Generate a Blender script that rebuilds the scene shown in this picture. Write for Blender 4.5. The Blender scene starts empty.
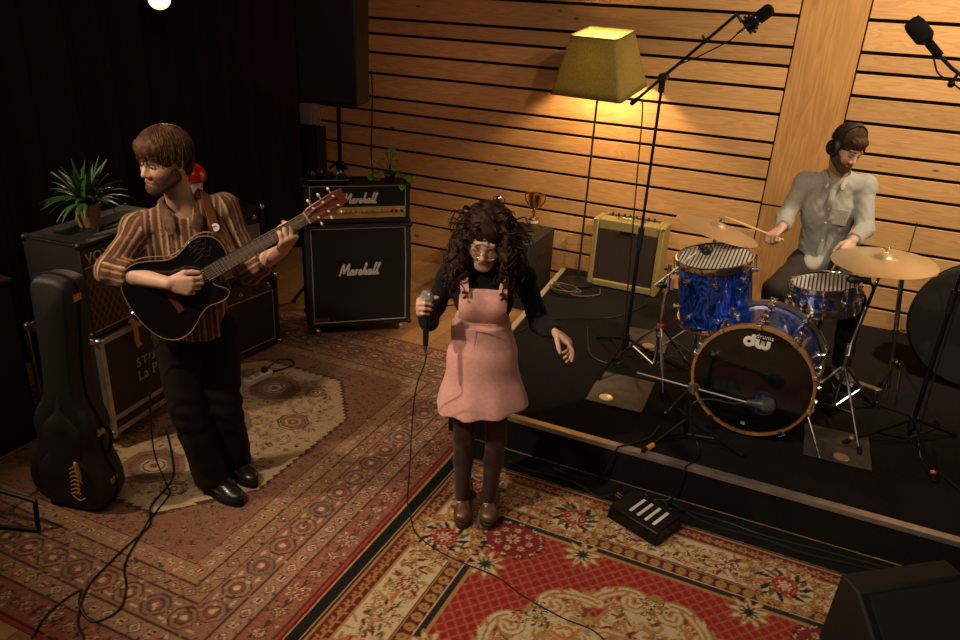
import bpy, bmesh, math, random
import numpy as np
from mathutils import Vector, Matrix, Euler

random.seed(7); RNG = np.random.default_rng(11)
scn = bpy.context.scene
COL = scn.collection
PI = math.pi

# ------------------------------------------------------------------ camera
def cam_matrix(pitch, roll, yaw, loc):
    cy, sy, cp, sp = math.cos(yaw), math.sin(yaw), math.cos(pitch), math.sin(pitch)
    F = Vector((sy*cp, cy*cp, -sp)); R = Vector((cy, -sy, 0)); D = F.cross(R)
    cr, sr = math.cos(roll), math.sin(roll)
    R2 = cr*R + sr*D; D2 = -sr*R + cr*D
    m = Matrix((( R2.x, -D2.x, -F.x, loc[0]), (R2.y, -D2.y, -F.y, loc[1]), (R2.z, -D2.z, -F.z, loc[2]), (0, 0, 0, 1)))
    return m
cam_d = bpy.data.cameras.new('camera'); cam = bpy.data.objects.new('camera', cam_d); COL.objects.link(cam)
cam.matrix_world = cam_matrix(math.radians(23.274), math.radians(-3.16), math.radians(-23.69), (0, 0, 2.4))
cam_d.sensor_width = 36; cam_d.lens = 750/960*36; cam_d.clip_start = .05
scn.camera = cam

# ------------------------------------------------------------------ world, exposure, stage lighting
w = bpy.data.worlds.new('world'); scn.world = w; w.use_nodes = True
w.node_tree.nodes['Background'].inputs[0].default_value = (1, .72, .5, 1)
w.node_tree.nodes['Background'].inputs[1].default_value = .012
scn.view_settings.view_transform = 'Standard'; scn.view_settings.look = 'None'
scn.view_settings.gamma = 1; scn.view_settings.exposure = 0.0
scn.view_settings.use_curve_mapping = False

def spot(name, loc, aim, power, col, size_deg, blend=.5, radius=.08):
    d = bpy.data.lights.new(name, 'SPOT'); d.energy = power; d.color = col
    d.spot_size = math.radians(size_deg); d.spot_blend = blend; d.shadow_soft_size = radius
    o = bpy.data.objects.new(name, d); COL.objects.link(o); o.location = loc
    o.rotation_euler = (Vector(aim)-Vector(loc)).to_track_quat('-Z', 'Y').to_euler()
    return o
def area(name, loc, aim, power, col, sx, sy):
    d = bpy.data.lights.new(name, 'AREA'); d.energy = power; d.color = col; d.shape = 'RECTANGLE'; d.size = sx; d.size_y = sy
    o = bpy.data.objects.new(name, d); COL.objects.link(o); o.location = loc
    o.rotation_euler = (Vector(aim)-Vector(loc)).to_track_quat('-Z', 'Y').to_euler()
    return o
WARM = (1, .62, .33)
spot('stage_spot_singer', (-2.3, .1, 3.9), (-1.0, 2.7, .7), 330, (1, .80, .60), 58, .8, .06)
spot('stage_spot_drums', (1.6, 4.5, 3.95), (.55, 6.0, 1.8), 520, (1, .78, .52), 84, .85, .07)
spot('stage_spot_front', (1.3, 1.6, 3.9), (.0, 4.6, .8), 100, (1, .80, .58), 60, .8, .06)
spot('stage_spot_guitar', (-4.1, .7, 3.1), (-2.4, 2.5, 1.1), 270, (1, .74, .50), 60, .8, .06)
spot('stage_spot_wall', (.9, 2.2, 3.9), (-1.2, 6.1, 1.5), 105, (1, .72, .44), 60, .9, .06)
spot('stage_spot_pink', (-2.2, 4.2, 3.4), (-3.7, 6.1, 1.4), 26, (1, .34, .30), 70, .9, .1)
area('ceiling_glow', (-.8, 1.5, 4.3), (-.8, 3.0, 0), 34, (1, .74, .52), 3.5, 2.5)

# ------------------------------------------------------------------ materials
def new_mat(name):
    m = bpy.data.materials.new(name); m.use_nodes = True
    nt = m.node_tree; b = nt.nodes['Principled BSDF']
    return m, nt, b
def mat(name, col, rough=.5, metal=0., coat=0., spec=.5, noise=0., nscale=20., bump=0., bscale=80., sss=0., sheen=0., emit=None, estr=0., trans=0., alpha=1.):
    m, nt, b = new_mat(name)
    I = b.inputs
    I['Base Color'].default_value = (*col, 1); I['Roughness'].default_value = rough; I['Metallic'].default_value = metal
    I['Coat Weight'].default_value = coat; I['Coat Roughness'].default_value = .08; I['Specular IOR Level'].default_value = spec
    I['Sheen Weight'].default_value = sheen
    I['Transmission Weight'].default_value = trans; I['Alpha'].default_value = alpha
    if sss: I['Subsurface Weight'].default_value = sss; I['Subsurface Radius'].default_value = (.012, .005, .003)
    if emit: I['Emission Color'].default_value = (*emit, 1); I['Emission Strength'].default_value = estr
    tc = nt.nodes.new('ShaderNodeTexCoord')
    if noise:
        n = nt.nodes.new('ShaderNodeTexNoise'); n.inputs['Scale'].default_value = nscale; n.inputs['Detail'].default_value = 5
        nt.links.new(tc.outputs['Object'], n.inputs['Vector'])
        r = nt.nodes.new('ShaderNodeValToRGB'); r.color_ramp.elements[0].position = .3; r.color_ramp.elements[1].position = .7
        r.color_ramp.elements[0].color = (*[c*(1-noise) for c in col], 1); r.color_ramp.elements[1].color = (*[min(1, c*(1+noise)) for c in col], 1)
        nt.links.new(n.outputs['Fac'], r.inputs['Fac']); nt.links.new(r.outputs['Color'], I['Base Color'])
    if bump:
        n2 = nt.nodes.new('ShaderNodeTexNoise'); n2.inputs['Scale'].default_value = bscale; n2.inputs['Detail'].default_value = 4
        nt.links.new(tc.outputs['Object'], n2.inputs['Vector'])
        bp = nt.nodes.new('ShaderNodeBump'); bp.inputs['Strength'].default_value = bump; bp.inputs['Distance'].default_value = .004
        nt.links.new(n2.outputs['Fac'], bp.inputs['Height']); nt.links.new(bp.outputs['Normal'], I['Normal'])
    return m
def mat_attr(name, rough=.6, sss=0., sheen=0., bump=0., bscale=300., spec=.4, coat=0., noise=0.):
    m, nt, b = new_mat(name); I = b.inputs
    a = nt.nodes.new('ShaderNodeAttribute'); a.attribute_name = 'Col'
    I['Roughness'].default_value = rough; I['Specular IOR Level'].default_value = spec; I['Sheen Weight'].default_value = sheen
    I['Coat Weight'].default_value = coat
    if sss: I['Subsurface Weight'].default_value = sss; I['Subsurface Radius'].default_value = (.012, .005, .003)
    src = a.outputs['Color']
    tc = nt.nodes.new('ShaderNodeTexCoord')
    if noise:
        n = nt.nodes.new('ShaderNodeTexNoise'); n.inputs['Scale'].default_value = bscale*.5; n.inputs['Detail'].default_value = 4
        nt.links.new(tc.outputs['Object'], n.inputs['Vector'])
        mr = nt.nodes.new('ShaderNodeMapRange'); mr.inputs[3].default_value = 1-noise; mr.inputs[4].default_value = 1+noise
        nt.links.new(n.outputs['Fac'], mr.inputs[0])
        mx = nt.nodes.new('ShaderNodeVectorMath'); mx.operation = 'SCALE'
        nt.links.new(src, mx.inputs[0]); nt.links.new(mr.outputs[0], mx.inputs['Scale']); src = mx.outputs[0]
    nt.links.new(src, I['Base Color'])
    if bump:
        n2 = nt.nodes.new('ShaderNodeTexNoise'); n2.inputs['Scale'].default_value = bscale; n2.inputs['Detail'].default_value = 3
        nt.links.new(tc.outputs['Object'], n2.inputs['Vector'])
        bp = nt.nodes.new('ShaderNodeBump'); bp.inputs['Strength'].default_value = bump; bp.inputs['Distance'].default_value = .003
        nt.links.new(n2.outputs['Fac'], bp.inputs['Height']); nt.links.new(bp.outputs['Normal'], I['Normal'])
    return m
def wood(name, c1, c2, scale=(1.2, 14, 14), rough=.45, knots=True, tone=True, coat=0.):
    m, nt, b = new_mat(name); I = b.inputs; L = nt.links.new
    tc = nt.nodes.new('ShaderNodeTexCoord'); mp = nt.nodes.new('ShaderNodeMapping'); mp.inputs['Scale'].default_value = scale
    at = nt.nodes.new('ShaderNodeAttribute'); at.attribute_name = 'Col'
    ad = nt.nodes.new('ShaderNodeVectorMath'); ad.operation = 'MULTIPLY_ADD'
    L(at.outputs['Color'], ad.inputs[0]); ad.inputs[1].default_value = (37, 3, 11); L(tc.outputs['Object'], ad.inputs[2])
    L((ad.outputs[0] if tone else tc.outputs['Object']), mp.inputs['Vector'])
    n = nt.nodes.new('ShaderNodeTexNoise'); n.inputs['Scale'].default_value = 1.0; n.inputs['Detail'].default_value = 3; n.inputs['Distortion'].default_value = .6
    L(mp.outputs[0], n.inputs['Vector'])
    mul = nt.nodes.new('ShaderNodeMath'); mul.operation = 'MULTIPLY'; mul.inputs[1].default_value = 9; L(n.outputs['Fac'], mul.inputs[0])
    fr = nt.nodes.new('ShaderNodeMath'); fr.operation = 'FRACT'; L(mul.outputs[0], fr.inputs[0])
    r = nt.nodes.new('ShaderNodeValToRGB')
    e = r.color_ramp.elements; e[0].position = 0; e[0].color = (*c1, 1); e[1].position = 1; e[1].color = (*c1, 1)
    x = e.new(.75); x.color = (*c2, 1)
    L(fr.outputs[0], r.inputs['Fac'])
    # fine fibre
    mp2 = nt.nodes.new('ShaderNodeMapping'); mp2.inputs['Scale'].default_value = [s*8 for s in scale]; L(tc.outputs['Object'], mp2.inputs['Vector'])
    n2 = nt.nodes.new('ShaderNodeTexNoise'); n2.inputs['Detail'].default_value = 4; n2.inputs['Scale'].default_value = 1; L(mp2.outputs[0], n2.inputs['Vector'])
    mr = nt.nodes.new('ShaderNodeMapRange'); mr.inputs[3].default_value = .86; mr.inputs[4].default_value = 1.12; L(n2.outputs['Fac'], mr.inputs[0])
    sc = nt.nodes.new('ShaderNodeVectorMath'); sc.operation = 'SCALE'; L(r.outputs[0], sc.inputs[0]); L(mr.outputs[0], sc.inputs['Scale'])
    src = sc.outputs[0]
    if tone:
        mr2 = nt.nodes.new('ShaderNodeMapRange'); mr2.inputs[3].default_value = .82; mr2.inputs[4].default_value = 1.15; L(at.outputs['Fac'], mr2.inputs[0])
        sc2 = nt.nodes.new('ShaderNodeVectorMath'); sc2.operation = 'SCALE'; L(src, sc2.inputs[0]); L(mr2.outputs[0], sc2.inputs['Scale']); src = sc2.outputs[0]
    if knots:
        v = nt.nodes.new('ShaderNodeTexVoronoi'); v.inputs['Scale'].default_value = 1
        mp3 = nt.nodes.new('ShaderNodeMapping'); mp3.inputs['Scale'].default_value = (2.1, 2.1, 5.2); L(ad.outputs[0], mp3.inputs['Vector']); L(mp3.outputs[0], v.inputs['Vector'])
        kr = nt.nodes.new('ShaderNodeMapRange'); kr.inputs[1].default_value = .03; kr.inputs[2].default_value = .075; L(v.outputs['Distance'], kr.inputs[0])
        mx = nt.nodes.new('ShaderNodeMix'); mx.data_type = 'RGBA'; L(kr.outputs[0], mx.inputs[0]); mx.inputs[6].default_value = (c2[0]*.22, c2[1]*.16, c2[2]*.12, 1); L(src, mx.inputs[7]); src = mx.outputs[2]
    L(src, I['Base Color']); I['Roughness'].default_value = rough; I['Coat Weight'].default_value = coat
    bp = nt.nodes.new('ShaderNodeBump'); bp.inputs['Strength'].default_value = .12; bp.inputs['Distance'].default_value = .002
    L(n2.outputs['Fac'], bp.inputs['Height']); L(bp.outputs[0], I['Normal'])
    return m

M = {}
M['black'] = mat('black_vinyl', (.013, .012, .011), .55, bump=.5, bscale=260)
M['tolex'] = mat('black_tolex', (.016, .015, .014), .5, bump=.8, bscale=380)
M['blackmetal'] = mat('black_metal', (.014, .014, .014), .38, .6)
M['plastic'] = mat('black_plastic', (.009, .009, .009), .45)
M['rubber'] = mat('rubber', (.007, .007, .007), .8, spec=.2)
M['chrome'] = mat('chrome', (.82, .82, .82), .14, 1.)
M['steel'] = mat('brushed_steel', (.52, .50, .47), .34, 1.)
M['alu'] = mat('aluminium_trim', (.50, .47, .44), .42, .85, noise=.25, nscale=9)
M['brass'] = mat('brass', (.72, .50, .18), .3, 1.)
M['gold'] = mat('gold_panel', (.72, .50, .19), .42, .45, noise=.12, nscale=12)
M['cymbal'] = mat('bronze_cymbal', (.78, .62, .37), .36, .75, bump=.15, bscale=60)
M['white'] = mat('white_paint', (.78, .74, .68), .5)
M['cream'] = mat('cream_piping', (.46, .40, .30), .55)
M['pipe'] = mat('pale_piping', (.40, .36, .29), .5)
M['grille'] = mat('black_grille_cloth', (.010, .010, .010), .8, bump=1., bscale=700)
M['carpet'] = mat('black_stage_carpet', (.011, .0095, .0085), .95, spec=.15, noise=.35, nscale=90, bump=.8, bscale=500)
M['curtain'] = mat('black_curtain', (.030, .022, .018), .95, spec=.1)
M['dark'] = mat('dark_void', (.004, .0035, .003), .9)
M['cable'] = mat('cable_rubber', (.010, .009, .009), .45)
M['skin'] = mat_attr('skin', .46, sss=.12, bump=.08, bscale=600)
M['eye'] = mat_attr('eye_white', .15, coat=.5)
M['leaf'] = mat('leaf_green', (.032, .095, .016), .45, noise=.35, nscale=14)
M['leaf2'] = mat('round_leaf_green', (.10, .26, .03), .32, noise=.25, nscale=22)
M['rug'] = mat_attr('rug_wool', .95, sheen=.12, bump=.9, bscale=420, spec=.1, noise=.35)
M['wallwood'] = wood('pine_boards', (.66, .385, .165), (.55, .295, .112))
M['panelwood'] = wood('oak_panel', (.56, .30, .105), (.44, .22, .07), scale=(9, 9, .9), knots=False)
M['floorwood'] = wood('floor_boards', (.50, .29, .12), (.38, .20, .075), scale=(1.4, 12, 12), knots=False, rough=.35)

# ------------------------------------------------------------------ object helpers
def xf_of(o):
    m = Matrix.Identity(4)
    while o is not None:
        m = (Matrix.Translation(o.location) @ o.rotation_euler.to_matrix().to_4x4()) @ m
        o = o.parent
    return m
def tag(o, label=None, cat=None, group=None, kind=None):
    if label: o['label'] = label
    if cat: o['category'] = cat
    if group: o['group'] = group
    if kind: o['kind'] = kind
    return o
def thing(name, label, cat, loc=(0, 0, 0), rz=0., group=None):
    o = bpy.data.objects.new(name, None); COL.objects.link(o); o.location = loc; o.rotation_euler = (0, 0, rz)
    o.empty_display_size = .1
    return tag(o, label, cat, group)

class MB:
    """collects shapes in world (or local) coordinates and links them as ONE mesh object"""
    def __init__(s): s.v = []; s.f = []; s.mi = []; s.col = []; s.cur = 0; s.c = None
    def add(s, vs, fs, col=None):
        n = len(s.v); s.v.extend([tuple(p) for p in vs]); s.f.extend([tuple(i+n for i in f) for f in fs]); s.mi.extend([s.cur]*len(fs))
        c = col if col is not None else (s.c if s.c is not None else (.5, .5, .5)); s.col.extend([c]*len(vs)); return s
    def box(s, c, d, R=None, col=None):
        hx, hy, hz = d[0]/2, d[1]/2, d[2]/2
        vs = [Vector((x, y, z)) for x in (-hx, hx) for y in (-hy, hy) for z in (-hz, hz)]
        if R is not None: vs = [R @ v for v in vs]
        c = Vector(c); vs = [v+c for v in vs]
        return s.add(vs, [(0, 1, 3, 2), (4, 6, 7, 5), (0, 4, 5, 1), (2, 3, 7, 6), (0, 2, 6, 4), (1, 5, 7, 3)], col)
    def quadbox(s, pts, col=None):  # 8 points ordered bottom 4, top 4
        return s.add(pts, [(3, 2, 1, 0), (4, 5, 6, 7), (0, 1, 5, 4), (1, 2, 6, 5), (2, 3, 7, 6), (3, 0, 4, 7)], col)
    def cyl(s, a, b, r0, r1=None, n=16, caps=True, col=None):
        a = Vector(a); b = Vector(b); r1 = r0 if r1 is None else r1
        z = (b-a).normalized(); x = z.orthogonal().normalized(); y = z.cross(x)
        vs = []
        for p, r in ((a, r0), (b, r1)):
            for k in range(n):
                t = 2*PI*k/n; vs.append(p+x*(r*math.cos(t))+y*(r*math.sin(t)))
        fs = [(k, (k+1) % n, n+(k+1) % n, n+k) for k in range(n)]
        if caps: fs += [tuple(range(n-1, -1, -1)), tuple(range(n, 2*n))]
        return s.add(vs, fs, col)
    def tube(s, pts, r, n=8, closed=False, caps=True, flat=None, col=None):
        pts = [Vector(p) for p in pts]; m = len(pts)
        rs = r if isinstance(r, (list, tuple)) else [r]*m
        tang = []
        for i in range(m):
            a = pts[(i-1) % m] if (closed or i > 0) else pts[i]; b = pts[(i+1) % m] if (closed or i < m-1) else pts[i]
            t = (b-a); tang.append(t.normalized() if t.length > 1e-9 else Vector((0, 0, 1)))
        x = tang[0].orthogonal().normalized(); vs = []
        if flat is not None:
            fl = Vector(flat)
        for i in range(m):
            t = tang[i]
            if flat is not None:
                y = (fl - t*fl.dot(t)); y = y.normalized() if y.length > 1e-6 else t.orthogonal().normalized(); x = y.cross(t).normalized()
                ra, rb = (rs[i] if isinstance(rs[i], (tuple, list)) else (rs[i], rs[i]*.25))
            else:
                x = (x - t*x.dot(t)); x = x.normalized() if x.length > 1e-6 else t.orthogonal().normalized(); y = t.cross(x); ra = rb = rs[i]
            for k in range(n):
                a = 2*PI*k/n; vs.append(pts[i]+x*(ra*math.cos(a))+y*(rb*math.sin(a)))
        fs = []
        for i in range(m if closed else m-1):
            j = (i+1) % m
            for k in range(n):
                fs.append((i*n+k, i*n+(k+1) % n, j*n+(k+1) % n, j*n+k))
        if caps and not closed: fs += [tuple(range(n-1, -1, -1)), tuple(range((m-1)*n, m*n))]
        return s.add(vs, fs, col)
    def lathe(s, prof, o=(0, 0, 0), axis=(0, 0, 1), n=28, closed=False, col=None):
        o = Vector(o); z = Vector(axis).normalized(); x = z.orthogonal().normalized(); y = z.cross(x); vs = []; m = len(prof)
        for r, h in prof:
            for k in range(n):
                a = 2*PI*k/n; vs.append(o+z*h+x*(r*math.cos(a))+y*(r*math.sin(a)))
        fs = []
        for i in range(m if closed else m-1):
            j = (i+1) % m
            for k in range(n): fs.append((i*n+k, i*n+(k+1) % n, j*n+(k+1) % n, j*n+k))
        if not closed:
            if prof[0][0] > 1e-5: fs.append(tuple(range(n-1, -1, -1)))
            if prof[-1][0] > 1e-5: fs.append(tuple(range((m-1)*n, m*n)))
        return s.add(vs, fs, col)
    def ball(s, c, r, R=None, n=16, m=10, col=None):
        r = (r, r, r) if not isinstance(r, (tuple, list)) else r
        c = Vector(c); vs = []; fs = []
        for i in range(m+1):
            th = PI*i/m
            for k in range(n):
                a = 2*PI*k/n; v = Vector((r[0]*math.sin(th)*math.cos(a), r[1]*math.sin(th)*math.sin(a), r[2]*math.cos(th)))
                vs.append(c+(R @ v if R is not None else v))
        for i in range(m):
            for k in range(n): fs.append((i*n+k, (i+1)*n+k, (i+1)*n+(k+1) % n, i*n+(k+1) % n))
        return s.add(vs, fs, col)
    def prism(s, outline, o, ux, uy, depth, col=None):
        """outline [(x,y)] in plane (ux,uy) at o, extruded by vector depth"""
        o = Vector(o); ux = Vector(ux); uy = Vector(uy); d = Vector(depth); n = len(outline)
        a = [o+ux*x+uy*y for x, y in outline]; b = [p+d for p in a]
        return s.add(a+b, [tuple(range(n-1, -1, -1)), tuple(range(n, 2*n))]+[(k, (k+1) % n, n+(k+1) % n, n+k) for k in range(n)], col)
    def build(s, name, mats, parent=None, bevel=0., seg=2, smooth=True, local=False, sub=0, label=None, angle=35, merge=False):
        me = bpy.data.meshes.new(name)
        vs = s.v
        if parent is not None and not local:
            inv = xf_of(parent).inverted(); vs = [tuple(inv @ Vector(p)) for p in vs]
        me.from_pydata(vs, [], s.f)
        mats = mats if isinstance(mats, (list, tuple)) else [mats]
        for m_ in mats: me.materials.append(m_)
        if len(mats) > 1: me.polygons.foreach_set('material_index', s.mi)
        ca = me.color_attributes.new('Col', 'FLOAT_COLOR', 'POINT')
        ca.data.foreach_set('color', np.array([(*c, 1) for c in s.col], np.float32).ravel())
        bm = bmesh.new(); bm.from_mesh(me)
        if merge: bmesh.ops.remove_doubles(bm, verts=bm.verts, dist=1e-5)
        bmesh.ops.recalc_face_normals(bm, faces=bm.faces); bm.to_mesh(me); bm.free()
        if smooth:
            me.polygons.foreach_set('use_smooth', [True]*len(me.polygons))
            try: me.set_sharp_from_angle(angle=math.radians(angle))
            except Exception: pass
        o = bpy.data.objects.new(name, me); COL.objects.link(o)
        if parent is not None: o.parent = parent
        if bevel:
            b = o.modifiers.new('bevel', 'BEVEL'); b.width = bevel; b.segments = seg; b.limit_method = 'ANGLE'; b.angle_limit = math.radians(40)
        if sub:
            b = o.modifiers.new('sub', 'SUBSURF'); b.levels = sub; b.render_levels = sub
        if label: o['label'] = label
        return o

def spline(pts, n=10, closed=False):
    """Catmull-Rom through points"""
    P = [Vector(p) for p in pts]; out = []; m = len(P)
    rng = range(m if closed else m-1)
    for i in rng:
        p0 = P[(i-1) % m] if (closed or i > 0) else P[i]*2-P[i+1]
        p1 = P[i]; p2 = P[(i+1) % m]
        p3 = P[(i+2) % m] if (closed or i+2 < m) else P[(i+1) % m]*2-P[i]
        for k in range(n):
            t = k/n; out.append(.5*((2*p1)+(-p0+p2)*t+(2*p0-5*p1+4*p2-p3)*t*t+(-p0+3*p1-3*p2+p3)*t**3))
    if not closed: out.append(P[-1])
    return out
def rotz(a): return Matrix.Rotation(a, 3, 'Z')
def frame3(x, y, z):
    return Matrix((x, y, z)).transposed()
def text_mesh(txt, name, m, parent, o, ux, uy, size, depth=.002, spacing=1.0, align='LEFT', shear=0.):
    cu = bpy.data.curves.new('txt', 'FONT'); cu.body = txt; cu.size = size; cu.extrude = depth; cu.space_character = spacing; cu.align_x = align; cu.shear = shear
    cu.resolution_u = 4
    t = bpy.data.objects.new('txt', cu); COL.objects.link(t)
    bpy.context.view_layer.update()
    me = bpy.data.meshes.new_from_object(t.evaluated_get(bpy.context.evaluated_depsgraph_get()))
    bpy.data.objects.remove(t); bpy.data.curves.remove(cu)
    ux = Vector(ux).normalized(); uy = Vector(uy).normalized(); uz = ux.cross(uy)
    inv = xf_of(parent).inverted() @ (Matrix.Translation(o) @ frame3(ux, uy, uz).to_4x4())
    me.transform(inv); me.materials.clear(); me.materials.append(m); me.name = name
    ob = bpy.data.objects.new(name, me); COL.objects.link(ob); ob.parent = parent
    return ob

# ------------------------------------------------------------------ distance-field modelling for bodies, hair and clothes
class Field:
    def __init__(s, lo, hi, res):
        s.lo = np.array(lo, np.float32); s.res = res
        s.n = np.ceil((np.array(hi)-np.array(lo))/res).astype(int)+1
        s.ax = [s.lo[i]+res*np.arange(s.n[i], dtype=np.float32) for i in range(3)]
        s.D = np.full(s.n, .5, np.float32)
    def _blk(s, lo, hi):
        a = np.maximum(np.floor((np.array(lo)-s.lo)/s.res).astype(int), 0); b = np.minimum(np.ceil((np.array(hi)-s.lo)/s.res).astype(int)+1, s.n)
        if np.any(b <= a): return None
        sl = tuple(slice(a[i], b[i]) for i in range(3))
        X = s.ax[0][sl[0]][:, None, None]; Y = s.ax[1][sl[1]][None, :, None]; Z = s.ax[2][sl[2]][None, None, :]
        return sl, X, Y, Z
    def _put(s, sl, d, k, op):
        a = s.D[sl]
        if op == '+':
            if k > 0:
                h = np.clip(.5+.5*(a-d)/k, 0, 1); s.D[sl] = a+(d-a)*h-k*h*(1-h)
            else: s.D[sl] = np.minimum(a, d)
        elif op == '-':
            d = -d
            if k > 0:
                h = np.clip(.5-.5*(a-d)/k, 0, 1); s.D[sl] = a+(d-a)*h+k*h*(1-h)
            else: s.D[sl] = np.maximum(a, d)
    def cone(s, a, b, ra, rb=None, k=.02, op='+', flat=None, ff=1.):
        """tapered capsule; flat = direction squashed by factor ff"""
        rb = ra if rb is None else rb
        a = np.array(a, np.float32); b = np.array(b, np.float32); m = max(ra, rb)*max(1., ff)+.06
        B = s._blk(np.minimum(a, b)-m, np.maximum(a, b)+m)
        if B is None: return s
        sl, X, Y, Z = B
        px, py, pz = X-a[0], Y-a[1], Z-a[2]; d = b-a; L = float(d@d)+1e-12
        t = np.clip((px*d[0]+py*d[1]+pz*d[2])/L, 0, 1)
        qx, qy, qz = px-t*d[0], py-t*d[1], pz-t*d[2]
        if flat is not None:
            f = np.array(flat, np.float32); f = f/np.linalg.norm(f)
            c = (qx*f[0]+qy*f[1]+qz*f[2])*(1/ff-1); qx, qy, qz = qx+c*f[0], qy+c*f[1], qz+c*f[2]
        dd = (np.sqrt(qx*qx+qy*qy+qz*qz)-(ra+(rb-ra)*t))*(min(1., ff) if flat is not None else 1.)
        s._put(sl, dd, k, op); return s
    def ell(s, c, r, R=None, k=.02, op='+'):
        """ellipsoid; R columns = its axes"""
        c = np.array(c, np.float32); r = np.array(r, np.float32); m = float(r.max())+.06
        B = s._blk(c-m, c+m)
        if B is None: return s
        sl, X, Y, Z = B
        p = [X-c[0], Y-c[1], Z-c[2]]
        if R is not None: p = [p[0]*R[0][i]+p[1]*R[1][i]+p[2]*R[2][i] for i in range(3)]
        k0 = np.sqrt((p[0]/r[0])**2+(p[1]/r[1])**2+(p[2]/r[2])**2); k1 = np.sqrt((p[0]/r[0]**2)**2+(p[1]/r[1]**2)**2+(p[2]/r[2]**2)**2)+1e-6
        s._put(sl, k0*(k0-1)/k1, k, op); return s
    def plane(s, o, n, k=0.):
        """keep the side n points away from (cut off what lies beyond o along n)"""
        n = np.array(n, np.float32); n /= np.linalg.norm(n); o = np.array(o, np.float32)
        d = (s.ax[0]-o[0])[:, None, None]*n[0]+(s.ax[1]-o[1])[None, :, None]*n[1]+(s.ax[2]-o[2])[None, None, :]*n[2]
        if k > 0:
            h = np.clip(.5-.5*(s.D-d)/k, 0, 1); s.D = s.D+(d-s.D)*h+k*h*(1-h)
        else: s.D = np.maximum(s.D, d)
        return s
    def wrinkle(s, amp, fn):
        X = s.ax[0][:, None, None]; Y = s.ax[1][None, :, None]; Z = s.ax[2][None, None, :]
        s.D = s.D+amp*fn(X, Y, Z); return s
    def mesh(s, smooth=1):
        D = s.D; D = np.pad(D, 1, constant_values=.5); lo = s.lo-s.res
        S = D < 0
        c = [S[i:S.shape[0]-1+i, j:S.shape[1]-1+j, k:S.shape[2]-1+k] for i in (0, 1) for j in (0, 1) for k in (0, 1)]
        al = c[0].copy(); an = c[0].copy()
        for q in c[1:]: al &= q; an |= q
        act = an & ~al; idx = np.argwhere(act)
        ids = np.full(act.shape, -1, np.int64); ids[act] = np.arange(len(idx))
        val = {}
        for i in (0, 1):
            for j in (0, 1):
                for k in (0, 1): val[i, j, k] = D[idx[:, 0]+i, idx[:, 1]+j, idx[:, 2]+k]
        pos = np.zeros((len(idx), 3)); cnt = np.zeros(len(idx))
        cs = list(val)
        for a in cs:
            for ax in range(3):
                if a[ax]: continue
                b = list(a); b[ax] = 1; b = tuple(b)
                va, vb = val[a], val[b]; m = (va < 0) != (vb < 0)
                t = va[m]/(va[m]-vb[m]); p = np.tile(np.array(a, float), (m.sum(), 1)); p[:, ax] += t
                pos[m] += p; cnt[m] += 1
        V = lo+s.res*(idx+pos/cnt[:, None])
        quads = []
        for ax in range(3):
            sa = [slice(None)]*3; sb = [slice(None)]*3; sa[ax] = slice(0, -1); sb[ax] = slice(1, None)
            A = S[tuple(sa)]; B = S[tuple(sb)]; o1, o2 = [(1, 2), (2, 0), (0, 1)][ax]
            e = np.argwhere(A != B); fl = A[tuple(e.T)]
            e0 = e.copy(); ea = e.copy(); ea[:, o1] -= 1; eb = e.copy(); eb[:, o2] -= 1; ec = ea.copy(); ec[:, o2] -= 1
            q = np.stack([ids[tuple(e0.T)], ids[tuple(ea.T)], ids[tuple(ec.T)], ids[tuple(eb.T)]], 1)
            q[~fl] = q[~fl][:, ::-1]; quads.append(q)
        Q = np.concatenate(quads)
        for _ in range(smooth):
            acc = np.zeros_like(V); n = np.zeros(len(V))
            for a, b in ((0, 1), (1, 2), (2, 3), (3, 0)):
                np.add.at(acc, Q[:, a], V[Q[:, b]]); np.add.at(n, Q[:, a], 1)
                np.add.at(acc, Q[:, b], V[Q[:, a]]); np.add.at(n, Q[:, b], 1)
            V = .45*V+.55*acc/np.maximum(n, 1)[:, None]
        return V, Q
def mesh_np(name, V, Q, m, parent=None, colors=None, smooth=True, kind=None):
    me = bpy.data.meshes.new(name)
    if parent is not None:
        inv = np.array(xf_of(parent).inverted()); V = V@inv[:3, :3].T+inv[:3, 3]
    me.vertices.add(len(V)); me.vertices.foreach_set('co', np.asarray(V, np.float32).ravel())
    me.loops.add(Q.size); me.loops.foreach_set('vertex_index', Q.astype(np.int32).ravel())
    me.polygons.add(len(Q)); me.polygons.foreach_set('loop_start', np.arange(0, Q.size, Q.shape[1], dtype=np.int32))
    me.polygons.foreach_set('use_smooth', np.full(len(Q), smooth))
    me.update(calc_edges=True); me.validate()
    me.materials.append(m)
    if colors is not None:
        ca = me.color_attributes.new('Col', 'FLOAT_COLOR', 'POINT')
        ca.data.foreach_set('color', np.concatenate([colors, np.ones((len(colors), 1))], 1).astype(np.float32).ravel())
    o = bpy.data.objects.new(name, me); COL.objects.link(o)
    if parent is not None: o.parent = parent
    return o
def vn(a):
    a = np.array(a, float); return a/np.linalg.norm(a)
def smooth01(x, a, b):
    t = np.clip((x-a)/(b-a), 0, 1); return t*t*(3-2*t)

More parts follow.
